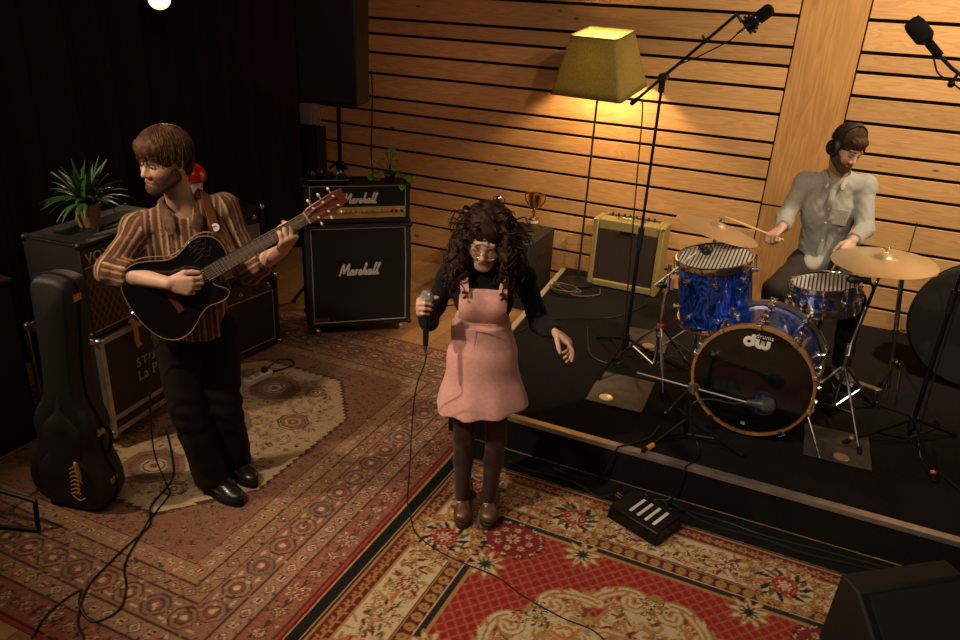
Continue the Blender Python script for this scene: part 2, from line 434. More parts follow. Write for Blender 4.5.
# ================================================================== THE ROOM
def struct(o): o['kind'] = 'structure'; return o
fl = MB()
x = -4.75; k = 0
while x < 3.4:
    wdt = .125
    y = -1.6-random.random()
    while y < 6.3:
        L = 1.8+random.random()*.8
        fl.box((x+wdt/2, y+L/2, -.02), (wdt-.003, L-.003, .04), col=(random.random(),)*3)
        y += L
    x += wdt
struct(fl.build('floor', M['floorwood'], None, smooth=False))
WY = 6.14
zs = [.155, .365, .545, .70, .83, 1.04, 1.22, 1.375, 1.50, 1.71, 1.89, 2.05, 2.18, 2.39, 2.57, 2.73, 2.86, 3.07, 3.25, 3.41, 3.54, 3.75, 3.93, 4.09, 4.22, 4.43]
wb = MB(); gap = .024
wb.cur = 1; wb.box((-.7, WY+.06, 2.2), (8.0, .06, 4.6))
wb.cur = 0
for side, (xa, xb) in enumerate(((-4.62, -.366), (.088, 3.3))):
    for i in range(len(zs)-1):
        tone = random.random()
        wb.box(((xa+xb)/2, WY+.012, (zs[i]+zs[i+1])/2), (xb-xa, .024, zs[i+1]-zs[i]-gap), col=(tone,)*3)
    wb.box(((xa+xb)/2, WY+.012, .07), (xb-xa, .024, .14), col=(.4,)*3)
struct(wb.build('wall_back', [M['wallwood'], M['dark']], None, bevel=.002, seg=1, smooth=False))
tr = MB()
tr.box((-.139, WY+.008, 2.735), (.434, .032, 3.39), col=(.6,)*3); tr.box((-.139, WY+.008, .515), (.434, .032, 1.02), col=(.15,)*3)
struct(tr.build('trim_1', M['panelwood'], None, bevel=.002, seg=1, smooth=False))
wl = MB(); wl.box((-4.80, 2.3, 2.2), (.1, 8.0, 4.6)); struct(wl.build('wall_left', M['dark'], None, smooth=False))
ce = MB(); ce.box((-.7, 2.3, 4.52), (8.2, 8.0, .08)); struct(ce.build('ceiling', M['dark'], None, smooth=False))

# curtain along the left wall: deep vertical folds
def curtain(name, label, p0, p1, z0, z1, amp, period):
    d = (Vector(p1)-Vector(p0)); L = d.length; d.normalize(); nrm = Vector((d.y, -d.x, 0)); n = int(L/.02); m = MB(); vs = []; rows = 14
    for j in range(rows+1):
        z = z0+(z1-z0)*j/rows
        for i in range(n+1):
            t = i/n*L; a = amp*(1.15-.3*j/rows)
            o = a*math.sin(2*PI*t/period+.8*math.sin(t*2.1)+.15*math.sin(z*1.3))+.35*a*math.sin(2*PI*t/(period*.43)+1.+z*.25)
            vs.append(Vector(p0)+d*t+nrm*o+Vector((0, 0, z)))
    fs = [(j*(n+1)+i, j*(n+1)+i+1, (j+1)*(n+1)+i+1, (j+1)*(n+1)+i) for j in range(rows) for i in range(n)]
    m.add(vs, fs); o = m.build(name, M['curtain'], None, angle=180)
    s = o.modifiers.new('thick', 'SOLIDIFY'); s.thickness = .006
    return tag(o, label, 'curtain')
curtain('stage_curtain', 'black pleated curtain covering the whole left wall behind the guitarist', (-4.6, -1.4, 0), (-4.6, 5.97, 0), .02, 4.35, .055, .30)

# ------------------------------------------------------------------ low stage
SZ = .22; SF = 3.47; SX = -1.835
st = thing('stage_platform', 'low black carpeted stage platform with aluminium edge under the drum kit', 'stage', (0.7, SF, 0))
st['kind'] = 'structure'
SXf, SXb = -1.69, -1.885
m = MB(); m.quadbox([(SXf, SF, .014), (3.3, SF, .014), (3.3, WY, .014), (SXb, WY, .014), (SXf, SF, SZ-.004), (3.3, SF, SZ-.004), (3.3, WY, SZ-.004), (SXb, WY, SZ-.004)]); m.build('deck', M['carpet'], st, smooth=False)
m = MB()
m.box(((SXf+3.3)/2, SF+.017, SZ), (3.3-SXf, .045, .006)); m.box(((SXf+3.3)/2, SF-.004, SZ-.011), (3.3-SXf, .004, .026))
for i in range(16): m.cyl((SXf+.1+i*.33, SF+.02, SZ+.002), (SXf+.1+i*.33, SF+.02, SZ+.0045), .006, n=10)
m.build('edge_trim', M['alu'], st, smooth=False)
m = MB(); m.quadbox([(SXf-.02, SF-.005, SZ-.012), (SXf+.022, SF-.005, SZ-.012), (SXb+.022, WY-.05, SZ-.012), (SXb-.02, WY-.05, SZ-.012), (SXf-.02, SF-.005, SZ+.004), (SXf+.022, SF-.005, SZ+.004), (SXb+.022, WY-.05, SZ+.004), (SXb-.02, WY-.05, SZ+.004)]); m.build('edge_trim', mat('pale_edge', (.46, .38, .26), .5, .3), st, smooth=False)

# ================================================================== RUGS (woven pattern painted in wool colours on a dense pile grid)
class Paint:
    def __init__(s, W, L, res):
        s.nx, s.ny = int(W/res)+1, int(L/res)+1; s.W, s.L = W, L
        s.x = np.linspace(-W/2, W/2, s.nx)[:, None]; s.y = np.linspace(-L/2, L/2, s.ny)[None, :]
        s.C = np.zeros((s.nx, s.ny, 3)); s.e = np.minimum(W/2-np.abs(s.x), L/2-np.abs(s.y))
    def fill(s, mask, c): s.C[np.broadcast_to(mask, s.C.shape[:2])] = c
    def blk(s, cx, cy, r):
        i0 = max(0, int((cx-r+s.W/2)/s.W*(s.nx-1))); i1 = min(s.nx, int((cx+r+s.W/2)/s.W*(s.nx-1))+2)
        j0 = max(0, int((cy-r+s.L/2)/s.L*(s.ny-1))); j1 = min(s.ny, int((cy+r+s.L/2)/s.L*(s.ny-1))+2)
        if i1 <= i0 or j1 <= j0: return None
        return s.C[i0:i1, j0:j1], s.x[i0:i1]-cx, s.y[:, j0:j1]-cy
    def flower(s, cx, cy, r, n, cols, rot=0.):
        b = s.blk(cx, cy, r*1.1)
        if b is None: return
        C, X, Y = b; R = np.hypot(X, Y); A = np.arctan2(Y, X)+rot
        for c, f in zip(cols, np.linspace(1, .3, len(cols))):
            C[R < r*f*(.72+.28*np.cos(n*A))] = c
    def leaf(s, cx, cy, l, wd, ang, c, vein=None):
        b = s.blk(cx, cy, l)
        if b is None: return
        C, X, Y = b; u = X*math.cos(ang)+Y*math.sin(ang); v = -X*math.sin(ang)+Y*math.cos(ang)
        C[(np.abs(v) < wd*(1-(u/l)**2)) & (np.abs(u) < l)] = c
        if vein is not None: C[(np.abs(v) < wd*.25*(1-(u/l)**2)) & (np.abs(u) < l*.9)] = vein
    def poly(s, cx, cy, rx, ry, kind, cols, fr=None):
        b = s.blk(cx, cy, max(rx, ry)*1.05)
        if b is None: return
        C, X, Y = b; X = np.abs(X)/rx; Y = np.abs(Y)/ry
        d = {'dia': X+Y, 'oct': np.maximum(np.maximum(X, Y), (X+Y)*.72), 'box': np.maximum(X, Y), 'ell': np.hypot(X, Y)}[kind]
        d = np.broadcast_to(d, C.shape[:2])
        fr = fr or np.linspace(1, .25, len(cols))
        for c, f in zip(cols, fr): C[d < f] = c
    def curl(s, pts, wd, c):
        for p in spline([(a, b, 0) for a, b in pts], 14):
            b = s.blk(p.x, p.y, wd)
            if b: b[0][np.hypot(b[1], b[2]) < wd] = c
def rug_object(name, P, loc, rz, label, thick=.012):
    nx, ny = P.nx, P.ny; ii = np.arange(nx*ny).reshape(nx, ny)
    X = np.repeat(P.x, ny, 1); Y = np.repeat(P.y, nx, 0)
    ed = np.minimum(P.e/.012, 1); Z = thick*(.55+.45*ed)+.0006*RNG.standard_normal((nx, ny))
    Z = np.broadcast_to(Z, (nx, ny))
    V = np.stack([X, Y, Z], -1).reshape(-1, 3)
    q = np.stack([ii[:-1, :-1], ii[1:, :-1], ii[1:, 1:], ii[:-1, 1:]], -1).reshape(-1, 4)
    per = np.concatenate([ii[:, 0], ii[-1, 1:], ii[-2::-1, -1], ii[0, -2:0:-1]])
    B = V[per].copy(); B[:, 2] = 0; nb = len(V); V = np.concatenate([V, B]); k = np.arange(len(per)); k2 = (k+1) % len(per)
    side = np.stack([per[k2], per[k], nb+k, nb+k2], 1)
    C = P.C.reshape(-1, 3); C = np.concatenate([C, C[per]])
    o = mesh_np(name, V, np.concatenate([q, side]), M['rug'], None, C)
    o.location = loc; o.rotation_euler = (0, 0, rz)
    return tag(o, label, 'rug')

def red_rug():
    W, L = 2.46, 3.14
    P = Paint(W, L, .006); e = P.e; x, y = P.x, P.y
    red = (.34, .010, .018); mar = (.115, .012, .014); gold = (.36, .20, .055); cream = (.56, .44, .26); blk = (.018, .012, .012); grn = (.10, .095, .025); org = (.42, .14, .03); tan = (.34, .17, .06); dred = (.20, .012, .016)
    P.C[:] = red
    # lattice on the field
    s_ = .056
    a = ((x+y*.86)/s_) % 1; b = ((x-y*.86)/s_) % 1
    da = np.minimum(a, 1-a); db = np.minimum(b, 1-b); dd = np.minimum(da, db)
    P.fill(dd < .085, (.30, .12, .035))
    P.fill(np.hypot(a-.5, b-.5) < .16, dred)
    # border bands by distance from the rug's edge
    bands = [(.44, gold), (.425, blk), (.395, cream), (.388, mar), (.33, gold), (.322, mar), (.318, cream), (.115, gold), (.105, mar), (.035, gold), (.02, blk), (.012, gold)]
    for d, c in bands: P.fill(e < d, c)
    rr = random.Random(5)
    def along(d, step, fn):
        """call fn(cx,cy,ang) along a rectangle inset d"""
        hx, hy = W/2-d, L/2-d
        for (x0, y0, x1, y1) in ((-hx, -hy, hx, -hy), (hx, -hy, hx, hy), (hx, hy, -hx, hy), (-hx, hy, -hx, -hy)):
            ln = math.hypot(x1-x0, y1-y0); n = max(1, round(ln/step)); an = math.atan2(y1-y0, x1-x0)
            for i in range(n):
                t = (i+.5)/n; fn(x0+(x1-x0)*t, y0+(y1-y0)*t, an, i)
    along(.07, .055, lambda a_, b_, an, i: (P.flower(a_, b_, .027, 5, [gold, tan, mar]), P.leaf(a_+.02*math.cos(an), b_+.02*math.sin(an), .02, .008, an+.8, org)))
    along(.358, .06, lambda a_, b_, an, i: P.poly(a_+.0, b_, .024, .024, 'ell', [gold, tan, mar]))
    along(.372, .06, lambda a_, b_, an, i: P.flower(a_, b_, .018, 3, [gold], an))
    pal = [gold, org, dred, grn, tan, mar, gold, tan, org]
    def vine(a_, b_, an, i):
        for _ in range(11):
            u = rr.uniform(-.05, .05); v = rr.uniform(-.085, .085); c = pal[rr.randrange(len(pal))]
            px, py = a_+u*math.cos(an)-v*math.sin(an), b_+u*math.sin(an)+v*math.cos(an)
            if rr.random() < .62: P.leaf(px, py, rr.uniform(.018, .034), rr.uniform(.005, .010), rr.uniform(0, PI), c)
            else: P.flower(px, py, rr.uniform(.012, .024), 5, [c, cream, dred], rr.uniform(0, 3))
    along(.218, .042, vine)
    def mid(a_, b_, an, i):
        P.flower(a_, b_, .062, 6, [grn, cream, dred, red, cream], an); 
        for q in range(6): P.leaf(a_+.07*math.cos(q*1.05+an), b_+.07*math.sin(q*1.05+an), .026, .010, q*1.05+an, [org, dred, gold][q % 3])
    along(.218, .50, mid)
    def roset(a_, b_, an, i):
        r = .155
        for q in range(22):
            t = q*2*PI/22; P.flower(a_+r*math.cos(t), b_+r*.9*math.sin(t), .038, 5, [gold, tan, cream, org] if q % 2 else [tan, gold, mar, gold], t)
        P.poly(a_, b_, r*.86, r*.8, 'ell', [tan, cream], [1, .93])
        for q in range(26):
            t = rr.uniform(0, 6.28); d_ = rr.uniform(.07, .125); P.leaf(a_+d_*math.cos(t), b_+d_*.92*math.sin(t), .024, .007, rr.uniform(0, 3), [gold, org, tan, grn, blk][rr.randrange(5)])
        for q in range(14):
            t = q*2*PI/14+.1; P.leaf(a_+.092*math.cos(t), b_+.085*math.sin(t), .034, .011, t+.5, [blk, grn, blk, org][q % 4])
        for q in range(9):
            t = q*2*PI/9; P.flower(a_+.05*math.cos(t), b_+.05*math.sin(t), .026, 5, [dred, red, org], t)
        P.flower(a_, b_, .032, 6, [red, cream, gold])
    along(.225, 1.02, lambda a_, b_, an, i: roset(a_, b_, an, i))
    for sx in (-1, 1):
        for sy in (-1, 1):
            roset(sx*(W/2-.22), sy*(L/2-.22), 0, 0)
            # lobed red corner cluster reaching into the field
            cx, cy = sx*(W/2-.52), sy*(L/2-.53)
            for q in range(12):
                t = q*PI/6; P.flower(cx+.125*math.cos(t), cy+.10*math.sin(t), .042, 7, [blk, cream, dred], t)
            P.poly(cx, cy, .135, .11, 'ell', [dred])
            for q in range(8):
                t = q*PI/4; P.flower(cx+.085*math.cos(t), cy+.068*math.sin(t), .03, 6, [mar, gold, cream, red], t)
            P.flower(cx, cy, .05, 8, [mar, cream, gold, dred])
    # half stars along the inner border
    def star(a_, b_, an, i):
        P.flower(a_, b_, .10, 9, [gold, cream, cream, grn, blk], an)
        for q in range(7): P.leaf(a_+.055*math.cos(q*.9), b_+.055*math.sin(q*.9), .022, .006, q*.9, tan)
    along(.475, .62, star)
    # great scrolled cream medallion
    cx = cy = 0.
    th = np.arctan2(y/1.45, x); R = np.hypot(x, y/1.50); lob = .575+.045*np.cos(8*th)+.02*np.cos(24*th)
    P.fill(R < lob+.03, gold); P.fill(R < lob+.015, tan); P.fill(R < lob, cream); P.fill(R < lob-.09, (.50, .36, .18)); P.fill(R < lob-.10, gold); P.fill(R < lob-.125, cream)
    P.fill(R < .27+.03*np.cos(8*th), gold); P.fill(R < .25+.03*np.cos(8*th), mar); P.fill(R < .20, red)
    for q in range(24):
        t = q*2*PI/24; c, s2 = math.cos(t), math.sin(t)
        px, py = .610*c, .610*1.45*s2
        P.flower(px, py, .052, 7, [blk, cream, gold, grn] if q % 3 == 0 else [tan, cream, org, gold], t)
        P.curl([(px*.98, py*.98), (px*.93+.06*s2, py*.93-.06*c), (px*.88+.03*s2, py*.88-.03*c), (px*.88-.03*s2, py*.88+.03*c), (px*.92-.02*s2, py*.92+.02*c)], .007, gold)
        for z_ in range(3):
            f = .45+.06*z_; P.leaf(f*c*.98+.03*s2, f*1.45*s2-.03*c, .034, .009, t+1.2*z_, [tan, org, dred][z_])
            P.curl([(f*c, f*1.45*s2), (f*c+.04*s2, f*1.45*s2-.04*c), (f*c*1.08+.03*s2, f*1.45*s2*1.08-.03*c)], .005, [tan, gold, grn][z_])
    for _ in range(900):
        t = rr.uniform(0, 2*PI); d_ = .56*math.sqrt(rr.random()); px, py = d_*math.cos(t), d_*1.45*math.sin(t); c = [tan, gold, org, (.48, .34, .17), (.44, .30, .14), dred][rr.randrange(6)]
        if rr.random() < .6: P.leaf(px, py, rr.uniform(.02, .045), rr.uniform(.006, .012), rr.uniform(0, PI), c)
        elif rr.random() < .5: P.flower(px, py, rr.uniform(.018, .034), rr.choice([5, 6, 8]), [c, cream, gold], t)
        else: P.curl([(px, py), (px+.04, py+.03), (px+.07, py), (px+.05, py-.03), (px+.03, py-.01)], .006, c)
    for q in range(16):
        t = q*2*PI/16+.2; ox, oy = math.cos(t), 1.45*math.sin(t); nl = math.hypot(math.cos(t), math.sin(t)/1.50); nx_, ny_ = math.cos(t)/nl, math.sin(t)/1.45/nl; tx, ty = -ny_, nx_; sg = 1 if q % 2 else -1
        px, py = .62*ox, .62*oy
        sp = [(px+sg*(a_*tx)+b_*nx_, py+sg*(a_*ty)+b_*ny_) for a_, b_ in ((-.15, -.03), (-.09, .03), (0, .075), (.07, .06), (.085, .01), (.05, -.02), (.015, 0), (.02, .03))]
        P.curl(sp, .030, gold); P.curl(sp, .021, cream); P.curl(sp, .006, tan)
        for k_ in range(5):
            a_, b_ = -.13+.05*k_, .045+.03*math.sin(k_*.8); P.leaf(px+sg*a_*tx+b_*nx_, py+sg*a_*ty+b_*ny_, .026, .009, math.atan2(ny_, nx_)+.6*sg, [gold, cream, org][k_ % 3])
        P.flower(px+sg*.10*tx+.02*nx_, py+sg*.10*ty+.02*ny_, .04, 7, [blk, cream, gold, red], t)
    return rug_object('floral_rug', P, (-.265, 1.70, .004), math.radians(-.4), 'deep red patterned rug with cream floral border under the singer')
def faded_rug():
    W, L = 2.66, 3.12
    P = Paint(W, L, .006); e = P.e; x, y = P.x, P.y
    rust = (.19, .062, .032); tan = (.27, .145, .082); cream = (.44, .31, .18); brn = (.050, .026, .020); red = (.25, .050, .028); gry = (.17, .11, .08); pink = (.26, .115, .065); gold = (.25, .135, .065)
    P.C[:] = tan
    rr = random.Random(9)
    def rect(d, step, fn):
        hx, hy = W/2-d, L/2-d
        for (x0, y0, x1, y1) in ((-hx, -hy, hx, -hy), (hx, -hy, hx, hy), (hx, hy, -hx, hy), (-hx, hy, -hx, -hy)):
            ln = math.hypot(x1-x0, y1-y0); n = max(1, round(ln/step)); an = math.atan2(y1-y0, x1-x0)
            for i in range(n):
                t = (i+.5)/n; fn(x0+(x1-x0)*t, y0+(y1-y0)*t, an, i)
    # field pieces: tan ground with corner spandrels, cream serrated medallion
    P.fill(e > .60, (.25, .125, .066))
    P.fill(e > .60, (.215, .098, .055))
    for _ in range(1900):
        px, py = rr.uniform(-W/2+.6, W/2-.6), rr.uniform(-L/2+.6, L/2-.6); P.flower(px, py, rr.uniform(.012, .026), 4, [[rust, pink, gry, tan][rr.randrange(4)], brn, tan], rr.random())
    ser = .016*(np.abs(((y/.05) % 1)-.5)*4-1)
    hx, hy = .60, .77
    dm = np.maximum(np.abs(x)/hx, np.abs(y)/hy); dg = (np.abs(x)/hx+np.abs(y)/hy)/1.50
    ser2 = .03*(np.abs((((x-y)/.055) % 1)-.5)*4-1)*.5
    P.fill((np.maximum(dm, dg)+ser2*.9) < 1.05, brn); P.fill((np.maximum(dm, dg)+ser2) < 1.02, cream)
    dk = np.maximum(np.maximum(dm, dg)*1., 0)
    for _ in range(1300):
        px, py = rr.uniform(-hx, hx), rr.uniform(-hy, hy)
        if max(abs(px)/hx, abs(py)/hy, (abs(px)/hx+abs(py)/hy)/1.50) > .93: continue
        k = rr.random(); c = [brn, rust, gry, gold, gry][rr.randrange(5)]
        if k < .5: P.flower(px, py, rr.uniform(.012, .02), 4, [c, cream, c], .78*rr.randrange(2))
        elif k < .8: P.leaf(px, py, .022, .006, rr.choice([0, .8, 1.57, 2.35]), c)
        else: P.poly(px, py, .018, .018, 'dia', [c, cream, brn])
    for (px, py, rx, ry) in [(.36, .22, .095, .085), (-.36, .22, .095, .085), (.36, -.26, .085, .075), (-.36, -.26, .085, .075), (.26, .58, .07, .06), (-.26, .58, .07, .06), (.24, -.60, .07, .06), (-.24, -.60, .07, .06)]:
        P.poly(px, py, rx, ry, 'oct', [brn, cream, brn, pink, cream, rust, cream], [1, .9, .82, .74, .5, .36, .14])
    for (px, py, rx, ry) in [(0, .50, .17, .15), (0, .0, .19, .17), (0, -.50, .17, .15)]:
        P.poly(px, py, rx, ry, 'oct', [gry, (.20, .115, .075), rust, gry, cream, brn, cream, rust], [1, .93, .8, .66, .42, .36, .3, .14])
        for q in range(10): P.flower(px+rx*.72*math.cos(q*.63), py+ry*.72*math.sin(q*.63), .014, 4, [brn, cream])
    # borders from the edge inwards
    for d0, d1, c in [(0, .018, (.33, .04, .03)), (.018, .03, brn), (.03, .155, (.23, .075, .042)), (.155, .165, brn), (.165, .25, tan), (.25, .26, brn), (.26, .41, (.23, .105, .060)), (.41, .42, brn), (.42, .49, gold), (.49, .50, brn), (.50, .59, (.27, .15, .075)), (.59, .60, brn)]:
        P.fill((e >= d0) & (e < d1), c)
    rect(.092, .125, lambda a, b, an, i: (P.flower(a, b, .056, 8, [[tan, cream, pink][i % 3], rust, brn, cream, red]), P.poly(a+.0625*math.cos(an), b+.0625*math.sin(an), .016, .04, 'dia', [brn, gold])))
    rect(.207, .075, lambda a, b, an, i: (P.poly(a, b, .034, .036, 'dia', [brn, cream, rust, tan]) if i % 2 else P.flower(a, b, .034, 4, [rust, cream, brn], .78)))
    rect(.335, .15, lambda a, b, an, i: (P.poly(a, b, .062, .062, 'oct', [brn, [pink, tan, gry][i % 3], brn, rust, cream], [1, .88, .6, .5, .25]), P.flower(a+.075*math.cos(an), b+.075*math.sin(an), .022, 4, [gold, brn, cream]), P.leaf(a+.075*math.cos(an)-.045*math.sin(an), b+.075*math.sin(an)+.045*math.cos(an), .022, .008, an, cream), P.leaf(a+.075*math.cos(an)+.045*math.sin(an), b+.075*math.sin(an)-.045*math.cos(an), .022, .008, an, cream)))
    rect(.455, .088, lambda a, b, an, i: P.poly(a, b, .042, .034, 'dia', [brn, [pink, tan][i % 2], brn, cream], [1, .84, .4, .25]))
    rect(.545, .06, lambda a, b, an, i: P.flower(a, b, .028, 4, [[rust, gry, pink][i % 3], cream, brn], .78))
    for _ in range(5200):
        px, py = rr.uniform(-W/2+.02, W/2-.02), rr.uniform(-L/2+.02, L/2-.02); ee = min(W/2-abs(px), L/2-abs(py))
        if ee > .60: continue
        c = [brn, rust, tan, cream, pink, gry, brn, red][rr.randrange(8)]
        if rr.random() < .5: P.flower(px, py, rr.uniform(.006, .013), 4, [c], rr.random())
        else: P.poly(px, py, rr.uniform(.006, .012), rr.uniform(.006, .012), 'dia', [c])
    # worn, uneven fading
    f = 1+.10*np.sin(x*5+1.3*np.sin(y*3))*np.cos(y*4.1)
    P.C *= 1.22*f[..., None]; P.C *= (.80+.40*RNG.random((P.nx, P.ny)))[..., None]
    return rug_object('faded_rug', P, (-2.90, 2.875, 0), math.radians(.4), 'large faded brown Persian rug with cream medallion under the guitarist')
red_rug(); faded_rug()
mt_ = MB(); mt_.box((-.1, 1.634, .002), (2.90, 3.668, .004)); tag(mt_.build('rubber_mat', M['rubber'], None), 'thin black mat showing as a dark margin around the red patterned rug', 'mat')

# ================================================================== AMPLIFIERS AND BACKLINE
# each is built in its own frame: x along the front, -y the front, z up
def script_word(m, o, ux, uy, size, r, word='marshall'):
    S = {'M': ([[(0, .1), (.06, .0), (.14, .5), (.27, 1.0), (.33, .5), (.38, .12)], [(.38, .12), (.55, .62), (.74, 1.0), (.73, .5), (.75, .08), (.83, .0), (.93, .1)]], .9),
         'a': ([[(.30, .36), (.2, .44), (.07, .3), (.05, .1), (.13, .0), (.25, .14), (.32, .42), (.29, .12), (.35, .0), (.46, .12)]], .42),
         'r': ([[(.02, .10), (.10, .30), (.15, .50)], [(.13, .46), (.11, .20), (.10, .0)], [(.12, .26), (.19, .42), (.29, .38)]], .33),
         's': ([[(0, .08), (.17, .46), (.22, .2), (.16, .02), (.05, .04)], [(.16, .02), (.28, .02), (.36, .1)]], .33),
         'h': ([[(0, .08), (.2, .6), (.3, .96), (.24, 1.02), (.18, .6), (.13, 0)], [(.14, .1), (.24, .38), (.33, .38), (.32, .1), (.38, 0), (.48, .1)]], .45),
         'l': ([[(0, .08), (.2, .6), (.3, .96), (.24, 1.02), (.17, .5), (.17, .06), (.25, .0), (.36, .1)]], .30)}
    o = Vector(o); ux = Vector(ux); uy = Vector(uy); nz = ux.cross(uy).normalized(); x = 0
    for ch in ('M', 'a', 'r', 's', 'h', 'a', 'l', 'l'):
        for stroke in S[ch][0]:
            pts = spline([o+ux*((x+px+.18*py)*size)+uy*(py*size) for px, py in stroke], 6)
            m.tube(pts, r, 6, flat=nz)
        x += S[ch][1]
    return x*size
def corners(m, w, d, z0, z1, y0, r=.018):
    for sx in (-1, 1):
        for yy in (y0, y0+d):
            for z in (z0, z1): m.ball((sx*(w/2-r*.55), yy+(r*.55 if yy == y0 else -r*.55), z+(r*.5 if z == z0 else -r*.5)), r*1.05, n=10, m=6)
def strip_frame(m, x0, x1, z0, z1, y, t=.008, dep=.006):
    m.box(((x0+x1)/2, y, z0), (x1-x0+t, dep, t)); m.box(((x0+x1)/2, y, z1), (x1-x0+t, dep, t))
    m.box((x0, y, (z0+z1)/2), (t, dep, z1-z0)); m.box((x1, y, (z0+z1)/2), (t, dep, z1-z0))
def caster(root, x, y, z=.0, r=.033):
    m = MB(); m.cyl((x-.012, y, z+r), (x+.012, y, z+r), r, n=18); m.box((x, y, z+r*1.75), (.036, .05, .022)); m.box((x-.017, y, z+r*1.2), (.004, .03, .04)); m.box((x+.017, y, z+r*1.2), (.004, .03, .04))
    return m.build('caster', M['steel'], root, bevel=.002, local=True)

# --- Big speaker cabinet
RC = math.atan2(.50, .565)
cab = thing('guitar_cabinet', 'tall black four-speaker guitar cabinet with white script logo and casters on the rug', 'speaker cabinet', (-2.885, 4.35, .012), RC)
CW, CD = .765, .36; z0, z1 = .075, .858; zm = .60; bk = .05
m = MB()
m.add([(-CW/2, 0, z0), (CW/2, 0, z0), (CW/2, 0, zm), (-CW/2, 0, zm), (-CW/2, bk, z1), (CW/2, bk, z1), (-CW/2, CD, z0), (CW/2, CD, z0), (-CW/2, CD, z1), (CW/2, CD, z1)],
      [(0, 1, 2, 3), (3, 2, 5, 4), (4, 5, 9, 8), (6, 8, 9, 7), (0, 6, 7, 1), (0, 3, 4, 8, 6), (1, 7, 9, 5, 2)])
m.build('body', M['tolex'], cab, bevel=.012, seg=3, local=True)
gi = .045
m = MB(); m.box((0, -.002, (z0+gi+zm)/2), (CW-2*gi, .006, zm-z0-gi)); 
nrm = Vector((0, -(z1-zm), -bk)).normalized(); nrm = Vector((0, -(z1-zm), bk)).normalized()
a_ = Vector((0, 0, zm)); b_ = a_+(Vector((0, bk, z1))-a_)*.86
m.quadbox([Vector((-CW/2+gi, 0, zm))+nrm*.004, Vector((CW/2-gi, 0, zm))+nrm*.004, Vector((CW/2-gi, b_.y, b_.z))+nrm*.004, Vector((-CW/2+gi, b_.y, b_.z))+nrm*.004,
           Vector((-CW/2+gi, 0, zm))-nrm*.004, Vector((CW/2-gi, 0, zm))-nrm*.004, Vector((CW/2-gi, b_.y, b_.z))-nrm*.004, Vector((-CW/2+gi, b_.y, b_.z))-nrm*.004])
gr = m.build('grille', M['grille'], cab, local=True)
m = MB(); t_ = .0035
for sx in (-1, 1): m.tube([(sx*(CW/2-gi), -.006, z0+gi), (sx*(CW/2-gi), -.006, zm), (sx*(CW/2-gi), b_.y-.006, b_.z)], t_, 6)
m.tube([(-CW/2+gi, -.006, z0+gi), (CW/2-gi, -.006, z0+gi)], t_*1.4, 6); m.tube([(-CW/2+gi, b_.y-.006, b_.z), (CW/2-gi, b_.y-.006, b_.z)], t_*.7, 6)
m.build('piping', M['pipe'], cab, local=True)
m = MB(); wd = script_word(m, (-.150, -.009, .487), (1, 0, 0), (0, 0, 1), .082, .0070); m.build('logo', M['white'], cab, local=True)
m = MB(); m.box((-CW/2+gi+.055, -.007, z0+gi+.024), (.10, .004, .034)); m.build('name_plate', mat('copper_plate', (.20, .085, .035), .4, .7), cab, local=True)
m = MB(); corners(m, CW, CD, z0, z1, 0); m.build('corner_protector', M['plastic'], cab, local=True)
for x in (-CW/2+.07, CW/2-.07):
    for y in (.05, CD-.05): caster(cab, x, y)
for sx in (-1, 1):
    m = MB(); m.box((sx*(CW/2+.001), .2, .5), (.006, .16, .09)); m.box((sx*(CW/2+.004), .2, .53), (.012, .12, .02)); m.build('handle', M['plastic'], cab, bevel=.004, local=True)

# --- amp head on the cabinet
hd = thing('amplifier_head', 'black amplifier head with gold knob panel and white script logo on the tall cabinet', 'amplifier', (-2.885, 4.35, .875), RC)
HW, HD, HH = .745, .23, .275
m = MB(); m.box((0, .03+HD/2, HH/2), (HW, HD, HH)); m.build('body', M['tolex'], hd, bevel=.012, seg=3, local=True)
m = MB(); m.box((0, .027, .045+.105+.055), (HW-.08, .012, .125)); m.build('front_panel', M['grille'], hd, local=True)
m = MB(); m.box((0, .024, .080), (HW-.08, .014, .078)); gp = m.build('control_panel', M['gold'], hd, bevel=.002, local=True)
m = MB(); strip_frame(m, -HW/2+.037, HW/2-.037, .044, HH-.008, .024, .006); m.build('piping', M['pipe'], hd, local=True)
for i in range(15):
    xk = -HW/2+.10+i*.035+(.012 if i > 7 else 0)
    m = MB(); m.lathe([(.0105, 0), (.0105, .004), (.0085, .006), (.008, .016), (0, .017)], (xk, .017, .088), (0, -1, 0), 14); m.build('knob', M['gold'] if i % 1 else M['brass'], gp)if False else m.build('knob', M['brass'], hd, local=True)
m = MB(); 
for i in range(2): m.box((HW/2-.135+i*.03, .014, .088), (.014, .01, .022))
m.cyl((HW/2-.066, .018, .088), (HW/2-.066, .008, .088), .009, n=14); m.build('switch', M['plastic'], hd, local=True)
m = MB(); m.cyl((HW/2-.09, .018, .1), (HW/2-.09, .012, .1), .006, n=12); m.build('jewel_lamp', mat('jewel_red', (.5, .03, .02), .2, emit=(1, .1, .05), estr=.6), hd, local=True)
m = MB(); script_word(m, (-.112, .018, .150), (1, 0, 0), (0, 0, 1), .068, .0056); m.build('logo', M['white'], hd, local=True)
m = MB(); corners(m, HW, HD, 0, HH, .03); m.build('corner_protector', M['plastic'], hd, local=True)
m = MB(); m.tube(spline([(-.13, .14, HH), (-.11, .14, HH+.02), (0, .14, HH+.028), (.11, .14, HH+.02), (.13, .14, HH)], 6), .010, 8); m.build('handle', M['rubber'], hd, local=True)
for x in (-.3, .3):
    for y in (.06, .22):
        m = MB(); m.cyl((x, y, -.0165), (x, y, .004), .016, n=14); m.build('rubber_foot', M['rubber'], hd, local=True)

